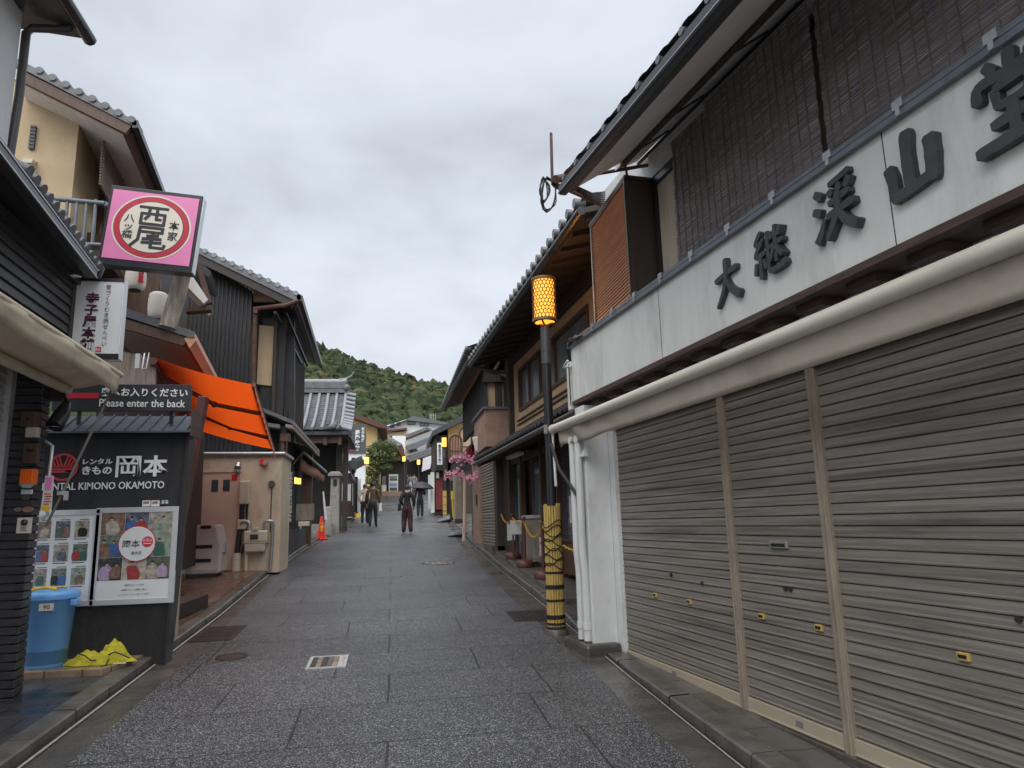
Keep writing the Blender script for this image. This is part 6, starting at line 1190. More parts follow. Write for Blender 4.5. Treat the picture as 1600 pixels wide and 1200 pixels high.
# blue bin
c = Vector((-2.965, 7.08, zp)); t = thing('rubbish_bin', 'bright blue plastic rubbish bin standing on the tiled platform', 'bin', c)
mb = MB(); n = 28; prof = [(.16, 0), (.168, .01), (.205, .56), (.218, .565), (.22, .60), (.205, .60), (.17, .03), (.001, .03)]
mb.grid([[c + Vector((r_ * (1 + (.012 if i % 4 == 0 else 0)) * math.cos(i * 2 * math.pi / n), r_ * (1 + (.012 if i % 4 == 0 else 0)) * math.sin(i * 2 * math.pi / n), z_)) for i in range(n)] for r_, z_ in prof], True, True); mb.build('bucket', M['bin_blue'], t)
mb = MB(); mb.lathe(c + Vector((0, 0, .60)), [(.23, -.035), (.235, .0), (.225, .02), (.18, .035), (.16, .03), (.001, .028)], 28); mb.build('lid', M['bin_blue'], t)
mb = MB(); mb.tube([c + Vector((-.1 + .2 * i / 8, -.12 - .01 * math.sin(i), .645 + .02 * math.sin(i * math.pi / 8))) for i in range(9)], .012, 6); mb.build('lid_handle', M['yellow_plastic'], t)
for s in (1,): mb = MB(); mb.box(c.x + .195, c.x + .245, c.y - .09, c.y + .03, c.z + .5, c.z + .555); mb.build('grip', M['bin_blue'], t, bevel=.01)
mb = MB(); mb.tube([c + Vector((-.16 + .04 * i, -.08 + .03 * math.sin(i * 2), .66 + .006 * math.sin(i * 3))) for i in range(9)], .01, 6); mb.build('cord', M['net_yellow'], t)
pth = c + Vector((.02, -.212, .5)); mb = MB(); mb.box(pth.x - .01, pth.x + .1, pth.y - .004, pth.y + .01, pth.z - .02, pth.z + .04); lb = mb.build('size_label', M['cream'], t); text('90', 'lettering', M['ink'], lb, .05, pth + Vector((.05, -.0045, .01)), (1, 0, 0), (0, 0, 1), .001, .01, fit=(.05, .038))
# yellow net
t = thing('rubbish_net', 'crumpled yellow rubbish net lying on the tiled platform', 'net', (-2.5, 7.1, zp))
mb = MB(); rng = np.random.default_rng(3)
cxn, cyn = -2.53, 7.07; rows = []
for i in range(30):
    r_ = i / 29; row = []
    for j in range(72):
        a = 2 * math.pi * j / 72; kx = 1 + .10 * math.sin(3 * a + 1) + .07 * math.sin(5 * a + 2.3) + .04 * math.sin(9 * a + .7)
        x = cxn + .285 * r_ * math.cos(a) * kx; y_ = cyn + .125 * r_ * math.sin(a) * kx
        hp = .06 + .10 * math.exp(-((x + 2.39) / .10) ** 4) + .03 * math.exp(-((x + 2.62) / .09) ** 2)
        fold = .5 * math.sin(26 * x + 31 * y_ + 2 * math.sin(19 * y_)) + .35 * math.sin(48 * x - 37 * y_ + 3 * math.sin(13 * x)) + .25 * math.sin(83 * x + 71 * y_)
        row.append((x + .010 * math.sin(30 * y_), y_ + .012 * math.sin(24 * x), zp + .004 + max(0, (1 - r_ ** 4.5)) * hp * (1 + .24 * fold) + .006 * (1 - r_) * fold))
    rows.append(row)
mb.grid(rows, True, True)
mb.build('net', M['net_yellow'], t)
mb = MB(); mb.tube([(-2.72 + .06 * i, 6.965 + .02 * math.sin(i * 1.7), zp + .07 + .035 * math.sin(i * 1.3)) for i in range(9)], .006, 5); mb.tube([(-2.40, 6.95, zp + .05), (-2.40, 6.89, zp + .012), (-2.43, 6.87, zp + .008)], .006, 5); mb.build('draw_cord', M['rubber'], t)
mb = MB(); mb.box(-2.37, -2.27, 6.965, 6.985, zp + .002, zp + .008); tag(mb.build('paper_scrap', M['paper'], None, (-2.32, 6.97, zp + .002)), 'scrap of white paper on the platform beside the yellow net', 'paper')
# plank and small board behind the wall
z_ = zr(9.6) + .085; mb = MB(); mb.hexa([(-2.72, 9.0, z_ - .02), (-2.5, 9.0, z_ - .02), (-2.34, 10.1, z_ + .02), (-2.62, 10.1, z_ + .02)], [(-2.72, 9.0, z_ + .15), (-2.5, 9.0, z_ + .15), (-2.34, 10.1, z_ + .2), (-2.62, 10.1, z_ + .2)]); tag(mb.build('wooden_ramp', M['dark_wood'], None, (-2.55, 9.5, z_), bevel=.01), 'dark wooden step block lying on the brown tiles', 'step')
a, b_ = W(269, 878, 8.4), W(281, 915, 8.4); mb = MB(); mb.box(a.x, b_.x, 8.4, 8.44, zr(8.4) + .07, a.z); tag(mb.build('wood_offcut', M['cream_rail'], None, (a.x, 8.42, zr(8.4) + .07)), 'short pale wooden board leaning behind the charcoal wall', 'board')
# ------------------------------------------------------------------ left: black boarded house with beige end wall
bh = thing('black_boarded_house', 'black boarded gabled house with beige end wall and jutting upper bay', 'building', (-3, 15, zr(14.3) + .08))
Y = 14.3; zg = zr(Y) + .085
mb = MB(); mb.box(-4.6, -2.09, Y, Y + 1.2, zg - .05, 2.99); mb.build('end_wall', M['beige'], bh)
mb = MB(); mb.box(-4.6, -2.04, Y - .05, Y + 1.25, 2.99, 3.04); mb.tube([(-4.6, Y - .07, 3.02), (-2.04, Y - .07, 3.0)], .035, 8); mb.build('wall_coping', M['steel'], bh)
mb = MB(); mb.box(-3.62, -2.86, Y - .03, Y, zg + .02, 2.66); dr = mb.build('door', M['pink_beige'], bh, bevel=.006)
mb = MB(); mb.box(-3.65, -2.82, Y - .05, Y, 2.66, 2.69); mb.box(-2.86, -2.82, Y - .045, Y, zg, 2.66); mb.build('door_frame', M['pink_beige'], dr)
for x in (-3.30, -3.09): mb = MB(); mb.box(x - .06, x + .06, Y - .036, Y - .028, 2.3, 2.52); mb.build('door_window', M['glass'], dr)
mb = MB(); mb.box(-3.0, -2.9, Y - .04, Y - .03, 2.50, 2.62); mb.build('red_notice', M['red_ink'], dr)
mb = MB(); mb.box(-3.58, -3.55, Y - .06, Y - .03, 1.72, 1.88); mb.build('handle', M['steel'], dr)
sweep2 = lambda name, mat, pts, Y_, ln, par=bh: sweep(name, mat, par, pts, Y_, ln)
D_old = D; D = Vector((math.sin(R(-1.6)), math.cos(R(-1.6)), 0))
sweep2('gable_wall', 'black_wood', [(250, 700), (250, 380), (306, 400), (393, 455), (393, 660), (393, 720)], 15.5, .3)
mb = MB()
for i in range(16):
    px = 300 + i * 6.2; a = W(px, 396 + (px - 300) * .6, 15.48); b_ = W(px - 1, 600, 15.48); mb.box(a.x - .008, a.x + .008, 15.478, 15.5, 3.0, a.z)
mb.build('board_batten', M['gutter_black'], bh)
sweep2('roof', 'tile', [(270, 366), (306, 384), (465, 458), (470, 460), (470, 468), (462, 470), (306, 394), (270, 376)], 15.0, 6.2)
sweep2('verge_board', 'dark_wood', [(290, 384), (463, 468), (455, 480), (290, 400)], 15.03, .08)
mb = MB()
for i in range(12): p = W(306 + i * 14.2, 385 + i * 6.6, 14.98); mb.tube([p, p + Vector((0, .3, 0))], .055, 7)
mb.build('verge_tile', M['tile_light'], bh)
sweep2('soffit', 'dark_wood', [(393, 440), (458, 474), (463, 470), (393, 434)], 15.12, 6.0)
sweep2('gutter', 'pipe_dark', [(463, 459), (473, 462), (472, 470), (464, 469)], 15.0, 6.3)
mb = MB(); mb.tube([W(466, 470, 14.97), W(447, 477, 14.97), W(402, 482, 15.3), W(399, 490, 15.35), W(396, 600, 15.35)], .05, 8); mb.box(*[v for v in (W(396, 484, 15.3).x, W(403, 484, 15.3).x, 15.25, 15.4, W(400, 490, 15.3).z, W(400, 480, 15.3).z)]); mb.build('downpipe', M['rust'], bh)
sweep2('gable_plaster', 'ochre_pale', [(396, 450), (430, 462), (430, 470), (396, 470)], 15.6, .1)
sweep2('recess', 'black_wood', [(393, 465), (460, 465), (460, 690), (393, 690)], 16.2, .2)
sweep2('ochre_panel', 'ochre_pale', [(405, 508), (428, 510), (424, 603), (401, 600)], 15.9, .25)
sweep2('corner_post', 'dark_wood', [(428, 505), (433, 505), (429, 650), (424, 650)], 15.8, .3); sweep2('ochre_strip', 'ochre_pale', [(393, 530), (398, 530), (396, 590), (391, 590)], 15.85, .2)
a = W(447, 505, 16.0); b_ = W(440, 690, 16.0)
mb = MB(); mb.slab([(a.x - .5, 15.95, 3.95), (a.x, 15.95, 3.95), (a.x, 15.95, a.z + .1), (a.x - .5, 15.95, a.z + .1)], D * 4.6); mb.build('bay', M['black_wood'], bh)
mb = MB()
for i in range(22): o_ = Vector((a.x + .0, 16.0, 0)) + D * (.2 + i * .2); mb.slab([o_ + Vector((0, 0, 4.2)), o_ + D * .05 + Vector((0, 0, 4.2)), o_ + D * .05 + Vector((0, 0, a.z - .05)), o_ + Vector((0, 0, a.z - .05))], (.03, 0, 0))
mb.build('bay_lattice', M['dark_wood'], bh)
mb = MB(); o_ = Vector((a.x + .03, 15.95, 0)); mb.slab([o_ + Vector((0, 0, 3.9)), o_ + D * 4.6 + Vector((0, 0, 3.9)), o_ + D * 4.6 + Vector((0, 0, 4.1)), o_ + Vector((0, 0, 4.1))], (.06, 0, 0)); mb.build('bay_sill', M['gutter_black'], bh)
mb = MB(); mb.tube([W(430, 488, 15.4), W(470, 567, 18.2)], .04, 6); mb.tube([W(446, 488, 15.4), W(480, 571, 17.5)], .035, 6); mb.build('eave_pole', M['gutter_black'], bh)
# ground floor beyond the beige wall
sweep2('front_wall', 'dark_inside', [(-0, 0), (1, 0), (1, 1)], 15.6, .1) if 0 else None
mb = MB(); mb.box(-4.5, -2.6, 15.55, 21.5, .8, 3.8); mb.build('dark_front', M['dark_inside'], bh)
mb = MB(); mb.box(-2.34, -2.2, 15.5, 15.72, zr(15.5) - .0, 3.7); mb.build('post', M['black_wood'], bh)
p = W(444, 760, 15.45); mb = MB(); mb.tube([W(442, 690, 15.45), W(440, 720, 15.45), W(436, 850, 15.45)], .045, 8); mb.box(p.x - .1, p.x + .09, 15.38, 15.52, W(440, 690, 15.45).z, W(440, 678, 15.45).z); mb.build('downpipe', M['rust'], bh)
mb = MB(); mb.hexa([(-2.7, 15.3, 4.0), (-2.05, 15.3, 3.72), (-2.1, 21.5, 3.72), (-2.7, 21.5, 4.0)], [(-2.7, 15.3, 4.08), (-2.05, 15.3, 3.8), (-2.1, 21.5, 3.8), (-2.7, 21.5, 4.08)]); mb.build('lower_roof', M['tile'], bh)
mb = MB(); mb.hexa([(-2.2, 15.28, 3.66), (-2.05, 15.28, 3.62), (-2.1, 21.5, 3.62), (-2.2, 21.5, 3.66)], [(-2.2, 15.28, 3.72), (-2.05, 15.28, 3.7), (-2.1, 21.5, 3.7), (-2.2, 21.5, 3.72)]); mb.build('fascia_board', M['grey_wood'], bh)
mb = MB(); mb.hexa([(-4.2, 15.2, 3.95), (-2.3, 15.2, 3.62), (-2.3, 15.5, 3.62), (-4.2, 15.5, 3.95)], [(-4.2, 15.2, 4.02), (-2.3, 15.2, 3.7), (-2.3, 15.5, 3.7), (-4.2, 15.5, 4.02)]); mb.build('side_canopy', M['tile'], bh)
mb = MB(); mb.box(-2.62, -2.3, 16.2, 20.5, zr(16), zr(18) + .62); mb.build('low_counter', M['black_wood'], bh)
mb = MB(); mb.box(-2.45, -2.2, 20.6, 20.8, zr(20), 3.6); mb.build('brown_post', M['brown_wood'], bh)
q = [W(469, 716, 20), W(508, 743, 20.9), W(506, 754, 20.9), W(468, 735, 20)]
mb = MB(); mb.grid([[q[0].lerp(q[1], i / 12) + Vector((.03 * math.sin(i), 0, 0)) for i in range(13)], [q[3].lerp(q[2], i / 12) + Vector((.03 * math.sin(i + 1), 0, 0)) for i in range(13)]], True); nb = mb.build('shop_awning', M['noren'], bh, solid=.01)
mb = MB(); mb.tube([W(457, 726, 19.8), W(472, 705, 19.8), W(510, 738, 20.9)], .03, 6); mb.hexa([W(472, 704, 19.8), W(510, 737, 20.9), W(500, 728, 22.5), W(466, 706, 21)], [v + Vector((0, 0, .03)) for v in (W(472, 704, 19.8), W(510, 737, 20.9), W(500, 728, 22.5), W(466, 706, 21))]); mb.build('awning_frame', M['steel'], nb)
for px, py in ((460, 751), (467, 752)):
    c = W(px, py, 18.5 + (px - 460) * .15); t = thing('lit_lantern', 'small lit lantern, %s, under the brown awning of the dark shop front' % ('nearer the beige wall' if px == 460 else 'nearer the orange cone'), 'lantern', c + Vector((0, 0, -.09)), 'two small lit lanterns under the brown awning')
    mb = MB(); mb.box(c.x - .05, c.x + .05, c.y - .05, c.y + .05, c.z - .08, c.z + .08); mb.build('shade', M['glow_far'], t, bevel=.01)
    mb = MB(); mb.box(c.x - .065, c.x + .065, c.y - .065, c.y + .065, c.z + .08, c.z + .1); mb.box(c.x - .065, c.x + .065, c.y - .065, c.y + .065, c.z - .1, c.z - .08); mb.tube([c + Vector((0, 0, .1)), c + Vector((-.25, .1, .15))], .012, 5); mb.build('cap', M['gutter_black'], t)
c = W(453, 775, 16.6); t = thing('text_board', 'narrow dark vertical board with small white characters beside the beige wall', 'sign', W(451, 822, 16.6)); mb = MB(); mb.box(c.x - .09, c.x + .08, 16.6, 16.64, W(451, 822, 16.6).z, W(455, 735, 16.6).z); mb.build('board', M['sign_black'], t)
text('甘味処お食事京料理御休憩', 'lettering', M['white_ink'], t, .1, (c.x, 16.595, c.z - .02), (1, 0, 0), (0, 0, 1), .004, .01, vertical=True, fit=(.11, 1.1), res=1)
c = W(474, 818, 18); mb = MB(); mb.box(c.x - .12, c.x + .12, 18, 18.25, c.z - .06, c.z + .05); tag(mb.build('box', M['cream'], None, (c.x, 18.1, c.z - .06), bevel=.01), 'pale cream box on the dark shop counter', 'box')
c = W(475, 800, 18.2); mb = MB(); mb.box(c.x - .2, c.x + .2, 18.3, 18.6, c.z - .2, c.z + .2); mb.build('display_box', M['grey_wood'], bh)
D = D_old
# fittings on the beige wall
Yf = Y - .002
def fit_(name, lab, cat, boxes=(), tubes=(), mat='meter', base=None, bevel=.006):
    mb = MB(); [mb.box(*b) for b in boxes]; [mb.tube(p, r) for p, r in tubes]; return tag(mb.build(name, M[mat], None, base, bevel=bevel), lab, cat)
gx, gz_ = W(402, 845, Yf).x, W(402, 845, Yf).z
t = thing('gas_meter', 'cream gas meter with grey elbow pipes on the beige wall', 'gas meter', (gx, Y - .1, gz_ - .22))
mb = MB(); mb.box(gx - .21, gx + .21, Y - .22, Y - .02, gz_ - .02, gz_ + .19); mb.hexa([(gx - .19, Y - .21, gz_ - .2), (gx + .17, Y - .21, gz_ - .2), (gx + .17, Y - .02, gz_ - .2), (gx - .19, Y - .02, gz_ - .2)], [(gx - .2, Y - .22, gz_ - .03), (gx + .19, Y - .22, gz_ - .03), (gx + .19, Y - .02, gz_ - .03), (gx - .2, Y - .02, gz_ - .03)]); mb.build('body', M['meter'], t, bevel=.03)
mb = MB(); mb.box(gx - .215, gx + .215, Y - .23, Y - .015, gz_ - .035, gz_ - .02); mb.build('flange', M['meter'], t)
mb = MB(); mb.box(gx - .09, gx + .05, Y - .235, Y - .22, gz_ + .03, gz_ + .12); mb.build('dial_window', M['glass'], t); mb = MB(); mb.box(gx - .06, gx + .04, Y - .24, Y - .1, gz_ + .19, gz_ + .25); mb.build('counter_cap', M['meter'], t, bevel=.01)
for s in (-1, 1):
    mb = MB(); mb.tube([(gx + .13 * s, Y - .12, gz_ + .19), (gx + .13 * s, Y - .12, gz_ + .32), (gx + .16 * s, Y - .12, gz_ + .36), (gx + .27 * s, Y - .12, gz_ + .36), (gx + .29 * s, Y - .1, gz_ + .32)] + ([(gx + .29, Y - .08, gz_ + .1), (gx + .27, Y - .08, zg)] if s > 0 else [(gx - .29, Y - .08, gz_ + .25), (gx - .29, Y, gz_ + .22)]), .031, 8); mb.build('pipe', M['steel'], t)
x = W(362, 760, Yf).x + .25; zt = W(378, 770, Yf).z
x = -2.745
t = thing('meter_cabinet', 'cream electric boxes and conduit beside the pinkish door', 'electric box', (x, Y - .08, zg)); mb = MB(); mb.box(x - .09, x + .09, Y - .14, Y, zt - .22, zt + .22); mb.build('upper_box', M['meter'], t, bevel=.02); mb = MB(); mb.box(x - .1, x + .06, Y - .12, Y, zt - .68, zt - .5); mb.build('lower_box', M['meter'], t, bevel=.015)
mb = MB(); mb.tube([(x - .04, Y - .07, zt - .22), (x - .04, Y - .07, zt - .5)], .045, 8); mb.tube([(x + .05, Y - .06, zt - .22), (x + .05, Y - .06, zt - .9), (x - .02, Y - .06, zg + .3)], .02, 6); mb.tube([(x - .06, Y - .07, zt - .68), (x - .09, Y - .08, zg + .3)], .05, 8); mb.build('conduit', M['rubber'], t); mb = MB(); mb.tube([(x - .09, Y - .1, zg), (x - .09, Y - .1, zg + .33)], .075, 12); mb.tube([(x + .08, Y - .1, zg), (x + .08, Y - .1, zg + .5)], .035, 8); mb.build('duct', M['meter'], t)
cA = W(411, 722, Yf); mb = MB(); mb.tube([cA, cA + Vector((0, -.05, 0))], .06, 12); mb.tube([cA + Vector((.05, -.02, -.02)), cA + Vector((.06, -.1, -.03))], .05, 10); al = tag(mb.build('alarm_bell', M['red_ink'], None, cA), 'red alarm bell high on the beige wall', 'alarm bell'); mb = MB(); mb.tube([cA + Vector((.06, -.1, -.03)), cA + Vector((.06, -.13, -.03))], .045, 10); mb.build('gong', M['steel'], al)
cA = W(425, 756, Yf); mb = MB(); mb.tube([cA, cA + Vector((0, -.05, 0))], .065, 8); mb.box(cA.x - .01, cA.x + .01, Y - .012, Y, cA.z - .9, cA.z - .05); tag(mb.build('flue', M['sign_grey'], None, cA), 'dark round cap with streak pipe on the beige wall', 'vent')
cA = W(373, 730, Yf); mb = MB(); mb.tube([cA + Vector((0, -.04, .06)), cA + Vector((0, -.1, -.02))], .06, 10); mb.tube([cA + Vector((0, -.06, -.04)), cA + Vector((0, -.06, -.1))], .05, 10); tag(mb.build('wall_lamp', M['steel'], None, cA), 'small metal lamp above the pinkish door', 'lamp')
# taupe plastic equipment box
a, b_ = W(284, 888, 13.4), W(347, 818, 13.4); zc = zr(13.4) + .085
t = thing('machine_housing', 'taupe plastic machine housing with slots before the pinkish door', 'machine', ((a.x + b_.x) / 2, 13.6, zc))
wd = b_.x - a.x; xs = [(0, .02), (.05, 0), (.95, 0), (1, .05), (1, .55), (.86, .97), (.8, 1), (.32, 1), (.26, .98), (.03, .55)]; hh = .84
mb = MB(); mb.slab([(a.x + wd * u, 13.45, zc + .06 + hh * v) for u, v in xs], (0, .5, 0)); mb.build('housing', M['grey_plastic'], t, bevel=.035)
mb = MB(); mb.slab([(a.x + wd * (.5 + (u - .5) * .84 + .02), 13.43, zc + .12 + hh * .9 * v) for u, v in xs], (0, .02, 0)); mb.build('front_panel', M['grey_plastic'], t, bevel=.006)
mb = MB()
for u0, u1, v in ((.42, .7, .92), (.3, .76, .52), (.28, .74, .24)): mb.box(a.x + wd * u0, a.x + wd * u1, 13.42, 13.431, zc + .06 + hh * v, zc + .12 + hh * v)
mb.build('slot', M['rubber'], t); mb = MB(); mb.box(a.x + .05, a.x + wd - .08, 13.48, 13.9, zc - .01, zc + .07); mb.build('base', M['rubber'], t); mb = MB(); mb.box(a.x + wd, a.x + wd + .03, 13.55, 13.75, zc + .42, zc + .58); mb.build('clip', M['alum'], t)

# ------------------------------------------------------------------ left: temple gate with curved tile roof
tg = thing('temple_gate', 'dark wooden temple gate under a curved grey tile roof', 'building', (-2.6, 28, zr(28)))
RX = W(541, 610, 28).x; LX = -5.2; y0, y1, z0, z1 = 25.6, 28.2, W(500, 672, 25.6).z, W(500, 614, 28.2).z
rz = lambda s: z0 + (z1 - z0) * s - .22 * math.sin(math.pi * s) * (1 - .3 * s); ry = lambda s: y0 + (y1 - y0) * s
mb = MB(); nx = 84; n = 22; rows = []
for i in range(n):
    for k_ in (0, 1): s = (i + k_) / n; rows.append([(LX + (RX - LX) * j / nx, ry(s), rz(s) + .045 * (1 - k_) - .03 * abs(math.cos((LX + (RX - LX) * j / nx - RX) / .33 * math.pi))) for j in range(nx + 1)])
mb.grid(rows); mb.build('roof_tiles', M['tile'], tg)
mb = MB(); mb.grid([[(x, 28.2 + 2.6 * s, rz(1 - s)) for x in (LX, RX)] for s in (0, .25, .5, .75, 1)]); mb.build('rear_slope', M['tile'], tg)
ribs = [RX - .02 - .33 * i for i in range(11)]
for x in ribs: mb = MB(); mb.tube([(x, ry(s), rz(s) + .06) for s in [i / 10 for i in range(-0, 11)]], .062, 10); mb.build('ridge_roll', M['tile_light'], tg)
mb = MB()
for i in range(11):
    s = (i + .5) / 11; mb.tube([(RX + .02, ry(s), rz(s) + .05), (RX + .36, ry(s) + .02, rz(s) - .02)], .085, 9)
mb.build('verge_roll', M['tile_light'], tg)
mb = MB(); mb.slab([(RX + .36, ry(s), rz(s) - .05) for s in (0, .25, .5, .75, 1)] + [(RX + .36, ry(s), rz(s) - .25) for s in (1, .75, .5, .25, 0)], (-.08, 0, 0)); mb.build('verge_board', M['black_wood'], tg)
mb = MB(); zt = z1
mb.box(LX, RX + .05, 28.0, 28.4, zt - .02, zt + .16); mb.box(LX, RX + .1, 27.97, 28.43, zt + .16, zt + .21); mb.box(LX, RX, 28.03, 28.37, zt + .21, zt + .40); mb.build('ridge', M['tile'], tg); mb = MB(); mb.tube([(LX, 28.2, zt + .42), (RX - .2, 28.2, zt + .44), (RX + .02, 28.2, zt + .48)], .12, 10); mb.build('ridge_cap', M['tile_light'], tg); mb = MB(); mb.tube([(RX - .3, 28.2, zt + .5), (RX, 28.2, zt + .56), (RX + .18, 28.2, zt + .68), (RX + .28, 28.2, zt + .86)], [.09, .07, .05, .02], 8); mb.ball((RX + .02, 28.0, zt + .18), .13); mb.build('ridge_horn', M['tile'], tg)
mb = MB(); [mb.ball((RX - .22 + random.gauss(0, .09), y0 - .02 + random.gauss(0, .04), z0 + .1 + random.gauss(0, .07)), random.uniform(.05, .11), n=8, k=5) for _ in range(16)]; mb.build('demon_tile', M['tile'], tg)
mb = MB(); mb.box(LX, RX + .3, y0 + .05, y0 + .2, z0 - .16, z0 - .04); mb.build('eave_board', M['tile_dark'], tg)
mb = MB(); mb.box(-3.4, RX - .05, y0 + .3, y0 + .5, z0 - .42, z0 - .2); [mb.box(x, x + .12, y0 + .2, y0 + .4, z0 - .5, z0 - .2) for x in (-3.2, -2.4, -1.9)]; mb.build('eave_bracket', M['brown_wood'], tg)
mb = MB(); mb.hexa([(LX, y0 + .3, z0 - .2), (RX + .3, y0 + .3, z0 - .2), (RX + .3, 30.6, z0 - .2), (LX, 30.6, z0 - .2)], [(LX, y0 + .3, z0 - .17), (RX + .3, y0 + .3, z0 - .17), (RX + .3, 30.6, z0 - .17), (LX, 30.6, z0 - .17)]); mb.build('soffit', M['dark_wood'], tg)
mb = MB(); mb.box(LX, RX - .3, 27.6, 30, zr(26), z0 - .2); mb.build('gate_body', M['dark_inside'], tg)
for px in (531, 540): p = W(px, 815, 28); mb = MB(); mb.box(p.x - .09, p.x + .09, 27.3, 27.5, zr(27.4), z0 - .2); mb.build('post', M['dark_wood'], tg)
mb = MB(); mb.box(-3.6, -2.05, 25.0, 30, zr(25) - .2, zr(27) + .28); mb.build('stone_base', M['stone'], tg)
# small tiled porch roofs beside the gate
mb = MB(); qs = [W(541, 722, 31), W(565, 712, 31), W(566, 718, 31), W(541, 731, 31)]; mb.slab(qs, (0, 3, 0)); mb.build('side_porch', M['tile'], tg); mb = MB(); qs = [W(530, 745, 30), W(548, 738, 30), W(551, 748, 30), W(530, 752, 30)]; mb.slab(qs, (0, 3, 0)); mb.build('side_porch', M['tile_dark'], tg)
t = thing('white_walled_shop', 'low white walled shop with dark red base beyond the temple gate', 'building', (W(545, 808, 34).x, 34, zr(34)))
wb2 = lambda n_, m_, a, b_, Y_, d, bevel=0: wb(n_, m_, t, a, b_, Y_, d, bevel)
wb2('wall', 'white_wall', (530, 745), (549, 786), 34, 4); wb2('base', 'brown_wood', (530, 783), (551, 806), 33.9, 3); wb2('post', 'dark_wood', (549, 715), (553, 806), 33.5, .2); wb2('end_wall', 'white_wall', (557, 748), (563, 800), 35, .3); wb2('door', 'dark_inside', (552, 745), (558, 800), 34.6, .3)
mb = MB(); mb.tube([W(553, 742, 33.4), W(561, 722, 33.4)], .03, 5); mb.tube([W(551, 746, 33.4), W(551, 790, 33.4)], .02, 5); mb.build('brace', M['steel'], t)
# stone lantern pillar, bollard, cone, folded flag, wet floor sign
def pixbase(px, py, Y): return W(px, py, Y)
b_ = W(522, 817, 26.2); zb_ = zr(26.2) + .1; tp = W(522, 738, 26.2).z
t = thing('stone_pillar', 'tall grey stone pillar with flat cap and small niche at the temple gate', 'pillar', (b_.x, 26.3, zb_))
mb = MB(); mb.hexa([(b_.x - .17, 26.15, zb_ - .2), (b_.x + .17, 26.15, zb_ - .2), (b_.x + .17, 26.45, zb_ - .2), (b_.x - .17, 26.45, zb_ - .2)], [(b_.x - .14, 26.17, tp - .14), (b_.x + .14, 26.17, tp - .14), (b_.x + .14, 26.43, tp - .14), (b_.x - .14, 26.43, tp - .14)]); mb.build('shaft', M['stone'], t, bevel=.015)
mb = MB(); mb.box(b_.x - .24, b_.x + .24, 26.05, 26.55, tp - .14, tp - .06); mb.hexa([(b_.x - .24, 26.05, tp - .06), (b_.x + .24, 26.05, tp - .06), (b_.x + .24, 26.55, tp - .06), (b_.x - .24, 26.55, tp - .06)], [(b_.x - .14, 26.15, tp + .03), (b_.x + .14, 26.15, tp + .03), (b_.x + .14, 26.45, tp + .03), (b_.x - .14, 26.45, tp + .03)]); mb.build('cap', M['stone'], t, bevel=.012)
mb = MB(); mb.box(b_.x - .05, b_.x + .07, 26.14, 26.18, tp - .48, tp - .25); mb.build('niche', M['slit'], t)
b_ = W(513, 826, 24.4); mb = MB(); zb_ = zr(24.4) + .05; mb.tube([(b_.x, 24.4, zb_), (b_.x, 24.4, zb_ + .88), (b_.x, 24.4, zb_ + .92)], [.12, .115, .08], 12); tag(mb.build('stone_bollard', M['stone'], None, (b_.x, 24.4, zb_)), 'short round topped stone bollard behind the orange cone', 'bollard')
mb = MB(); mb.slab([W(504, 768, 23.6), W(506, 768, 23.6), W(511, 812, 23.6), W(507, 812, 23.6)], (0, .06, 0)); tag(mb.build('folded_flag', M['white_cloth'], None, W(508, 812, 23.6)), 'folded white banner leaning behind the orange cone', 'banner')
c = Vector((W(502, 838, 23.0).x, 23.0, zr(23.0) + .01)); c.x += .0
t = thing('traffic_cone', 'orange red traffic cone with yellow lettering at the left kerb', 'traffic cone', c)
mb = MB(); mb.box(c.x - .19, c.x + .19, c.y - .19, c.y + .19, c.z, c.z + .025); mb.build('foot', M['cone'], t, bevel=.02); mb = MB(); mb.lathe(c, [(.15, .02), (.15, .05), (.035, .68), (.03, .70), (.001, .70)], 22); mb.build('body', M['cone'], t)
text('工事中', 'lettering', M['yellow_plastic'], t, .1, c + Vector((.02, -.115, .36)), (1, 0, 0), (0, .18, 1), .01, .03, vertical=True, fit=(.09, .28))
c = Vector((W(557, 806, 37).x, 37, zr(37) + .07)); t = thing('wet_floor_sign', 'yellow folding caution sign standing on the left pavement', 'caution sign', c)
for s in (-1, 1): mb = MB(); mb.slab([c + Vector((-.19, s * .2, 0)), c + Vector((.19, s * .2, 0)), c + Vector((.13, s * .02, .66)), c + Vector((.05, s * .02, .72)), c + Vector((-.05, s * .02, .72)), c + Vector((-.13, s * .02, .66))], (0, .02, 0)); mb.build('board', M['yellow_plastic'], t)
mb = MB(); mb.slab([c + Vector((-.08, -.152, .2)), c + Vector((.1, -.152, .2)), c + Vector((.02, -.10, .42))], (0, .008, 0)); mb.ball(c + Vector((.02, -.08, .48)), .035, n=8); mb.build('pictogram', M['ink'], t)
